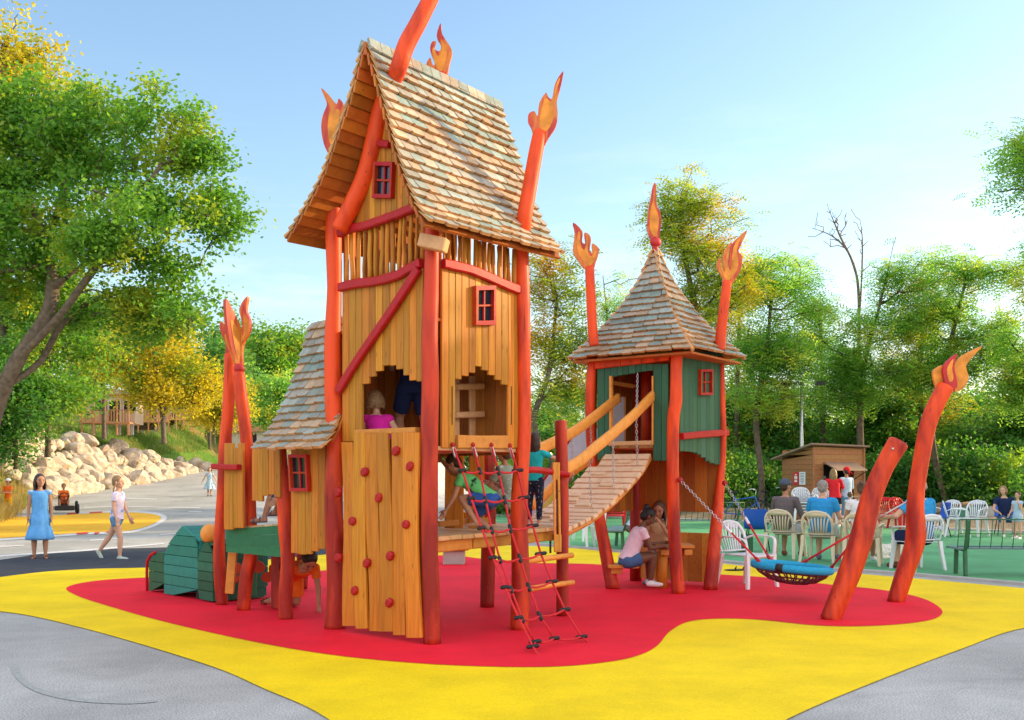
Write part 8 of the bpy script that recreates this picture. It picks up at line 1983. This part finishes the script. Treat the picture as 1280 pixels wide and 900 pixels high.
sit('wht', -24, 1.62, dict(skin='sk_m', hair='hair_br', hairstyle='bun', top='c_white', sleeve=.4, bottom='c_greyl', leg=.6, shoes=('sh_white', 'shoe')), 'woman in white with pinned-up hair seated behind the thick leaning pole')
sit('bald', 18, 1.72, dict(skin='sk_l', hair='hair_gr', hairstyle='bald', top='c_mblue', sleeve=.6, bottom='c_navy', leg=.85, shoes=('sh_brown', 'shoe'), slim=1.15), 'bald man in a bright blue shirt seated behind the flame pole', dict(LU=(-.75, .25, -.75), LF=(.1, 1, -.1)))
# -- at the kiosk
q = P(1044, 655, 29.0); person((q.x, q.y, .01), -8, 1.62, dict(pz=.81, torso=(-.08, .12, 1), LU=(-.6, .6, -.6), LF=(.1, .95, .25), RU=(.4, .5, -.8), RF=(0, .9, .2), LT=(-.04, 0, -1), RT=(.06, .05, -1)), dict(skin='sk_l', hair='hair_bl', hairstyle='long', hairlen=1.0, top='c_red', sleeve=1.0, bottom='c_black', leg=.42, shoes=('sh_white', 'shoe')), 'blonde woman in a red shirt and black shorts at the kiosk counter')
q = P(1058, 655, 29.3); person((q.x, q.y, .01), 25, 1.66, dict(pz=.83, LU=(-.3, .5, -.8), LF=(0, .9, .2), RU=(.3, .2, -1), RF=(0, .6, -.5), face=-15), dict(skin='sk_m', hair='hair_dk', hat=('c_red', 'scarf'), top='c_ltblue', sleeve=1.0, bottom='c_denim', leg=1.7, bname='trousers', shoes=('sh_grey', 'shoe')), 'person in pale blue shirt and red headscarf at the kiosk hatch')
q = P(1062, 662, 27.0); person((q.x, q.y, .01), 10, .98, dict(pz=.48), dict(skin='sk_l', hair='hair_br', hairstyle='curly', top='c_stripe', sleeve=.2, skirt=('c_stripe', .10, .34), bottom='c_stripe', leg=.2, shoes=('sh_white', 'shoe')), 'toddler in a pale striped dress standing behind the adults at the kiosk')
q = P(1023, 640, 31.0); person((q.x, q.y, .15), 175, 1.55, dict(pz=.78, LU=(-.2, .5, -.8), LF=(.1, .9, .1)), dict(skin='sk_m', hair='hair_dk', hairstyle='long', top='c_ltblue', bottom='c_denimd', leg=.5), 'seller in pale blue inside the dark kiosk hatch')
# -- right edge
q = G(1257, 670); person((q.x, q.y, 0), 165, 1.55, dict(pz=.42, LT=(-.1, 1, 0), LS=(0, .1, -1), RT=(.1, 1, 0), RS=(0, .1, -1), torso=(.1, .15, 1), head=(.15, .1, 1), LU=(-.3, .35, -.8), LF=(.5, .8, -.1), RU=(.3, .3, -1), RF=(-.3, .8, -.25), face=-20), dict(skin='sk_l', hair='hair_bl', hairstyle='long', hairlen=.6, top='c_navy', sleeve=.5, bottom='c_denimd', leg=.9, shoes=('sh_white', 'shoe')), 'blonde woman in a navy t-shirt seated beside a small child at the right edge')
q = G(1272, 674); person((q.x, q.y, .02), 120, 1.02, dict(pz=.51, LU=(-.1, .4, -.8), LF=(0, .5, .8), RU=(.1, .2, -1), RF=(0, .5, -.6)), dict(skin='sk_l', hair='hair_br', hairstyle='short', top='c_ltblue', sleeve=.3, bottom='c_ltblue', leg=.5, shoes=('sh_white', 'shoe')), 'small child in a pale blue playsuit held by the blonde woman')
# -- fluffy dog
M['fur'] = mat_plain('cream_fur', (.70, .66, .60), .9, .1, var=.15, scale=40, bump=1, bscale=60)
q = G(1110, 698); dgt = thing('dog', (q.x, q.y, 0), 'fluffy cream dog lying on the lawn beside the seated woman in white', 'dog', None, R(-75))
d = MB(); rs = random.Random(3)
d.loft([((0, -.26, .10), V((.06, 0, 0)), V((0, 0, .06))), ((0, -.2, .12), V((.11, 0, 0)), V((0, 0, .11))), ((0, 0, .13), V((.11, 0, 0)), V((0, 0, .12))), ((0, .16, .15), V((.10, 0, 0)), V((0, 0, .12))), ((0, .24, .17), V((.06, 0, 0)), V((0, 0, .08)))], 14)
d.cap((0, .2, .18), .075, (.02, .30, .24), .07, 10); d.ell((.02, .32, .26), (.085, .085, .085)); d.cap((.02, .37, .24), .05, (.02, .43, .22), .035, 8)
for s_ in (-1, 1):
    d.cap((.02 + s_ * .075, .30, .30), .03, (.02 + s_ * .095, .31, .21), .028, 8); d.cap((s_ * .07, .16, .09), .04, (s_ * .08, .28, .035), .032, 8); d.cap((s_ * .08, .28, .035), .03, (s_ * .08, .40, .03), .028, 8); d.ell((s_ * .10, -.17, .09), (.05, .11, .085)); d.cap((s_ * .13, -.2, .03), .032, (s_ * .13, -.05, .03), .028, 8)
d.cap((0, -.26, .12), .04, (.08, -.36, .10), .045, 8)
for i in range(260):
    a = rs.uniform(0, 6.28); y = rs.uniform(-.26, .24); z = .13 + math.sin(a) * .10; 
    if z < .03: continue
    d.ell((math.cos(a) * .105, y, z), rs.uniform(.012, .026), 6, 4)
for i in range(70):
    v_ = V((rs.gauss(0, 1), rs.gauss(0, 1), rs.gauss(.2, 1))).normalized(); d.ell(V((.02, .31, .265)) + v_ * .08, rs.uniform(.012, .022), 6, 4)
link('body', remesh(d, .007, 1, 'dog'), M['fur'], dgt)
for (x, y, z, r_) in ((-.015, .392, .275, .011), (.055, .392, .275, .011), (.02, .462, .225, .015)):
    m2 = MB(); m2.ell((x, y, z), r_, 8, 6); part('eye' if r_ < .012 else 'nose', m2, M['black'], dgt, True, world=False)
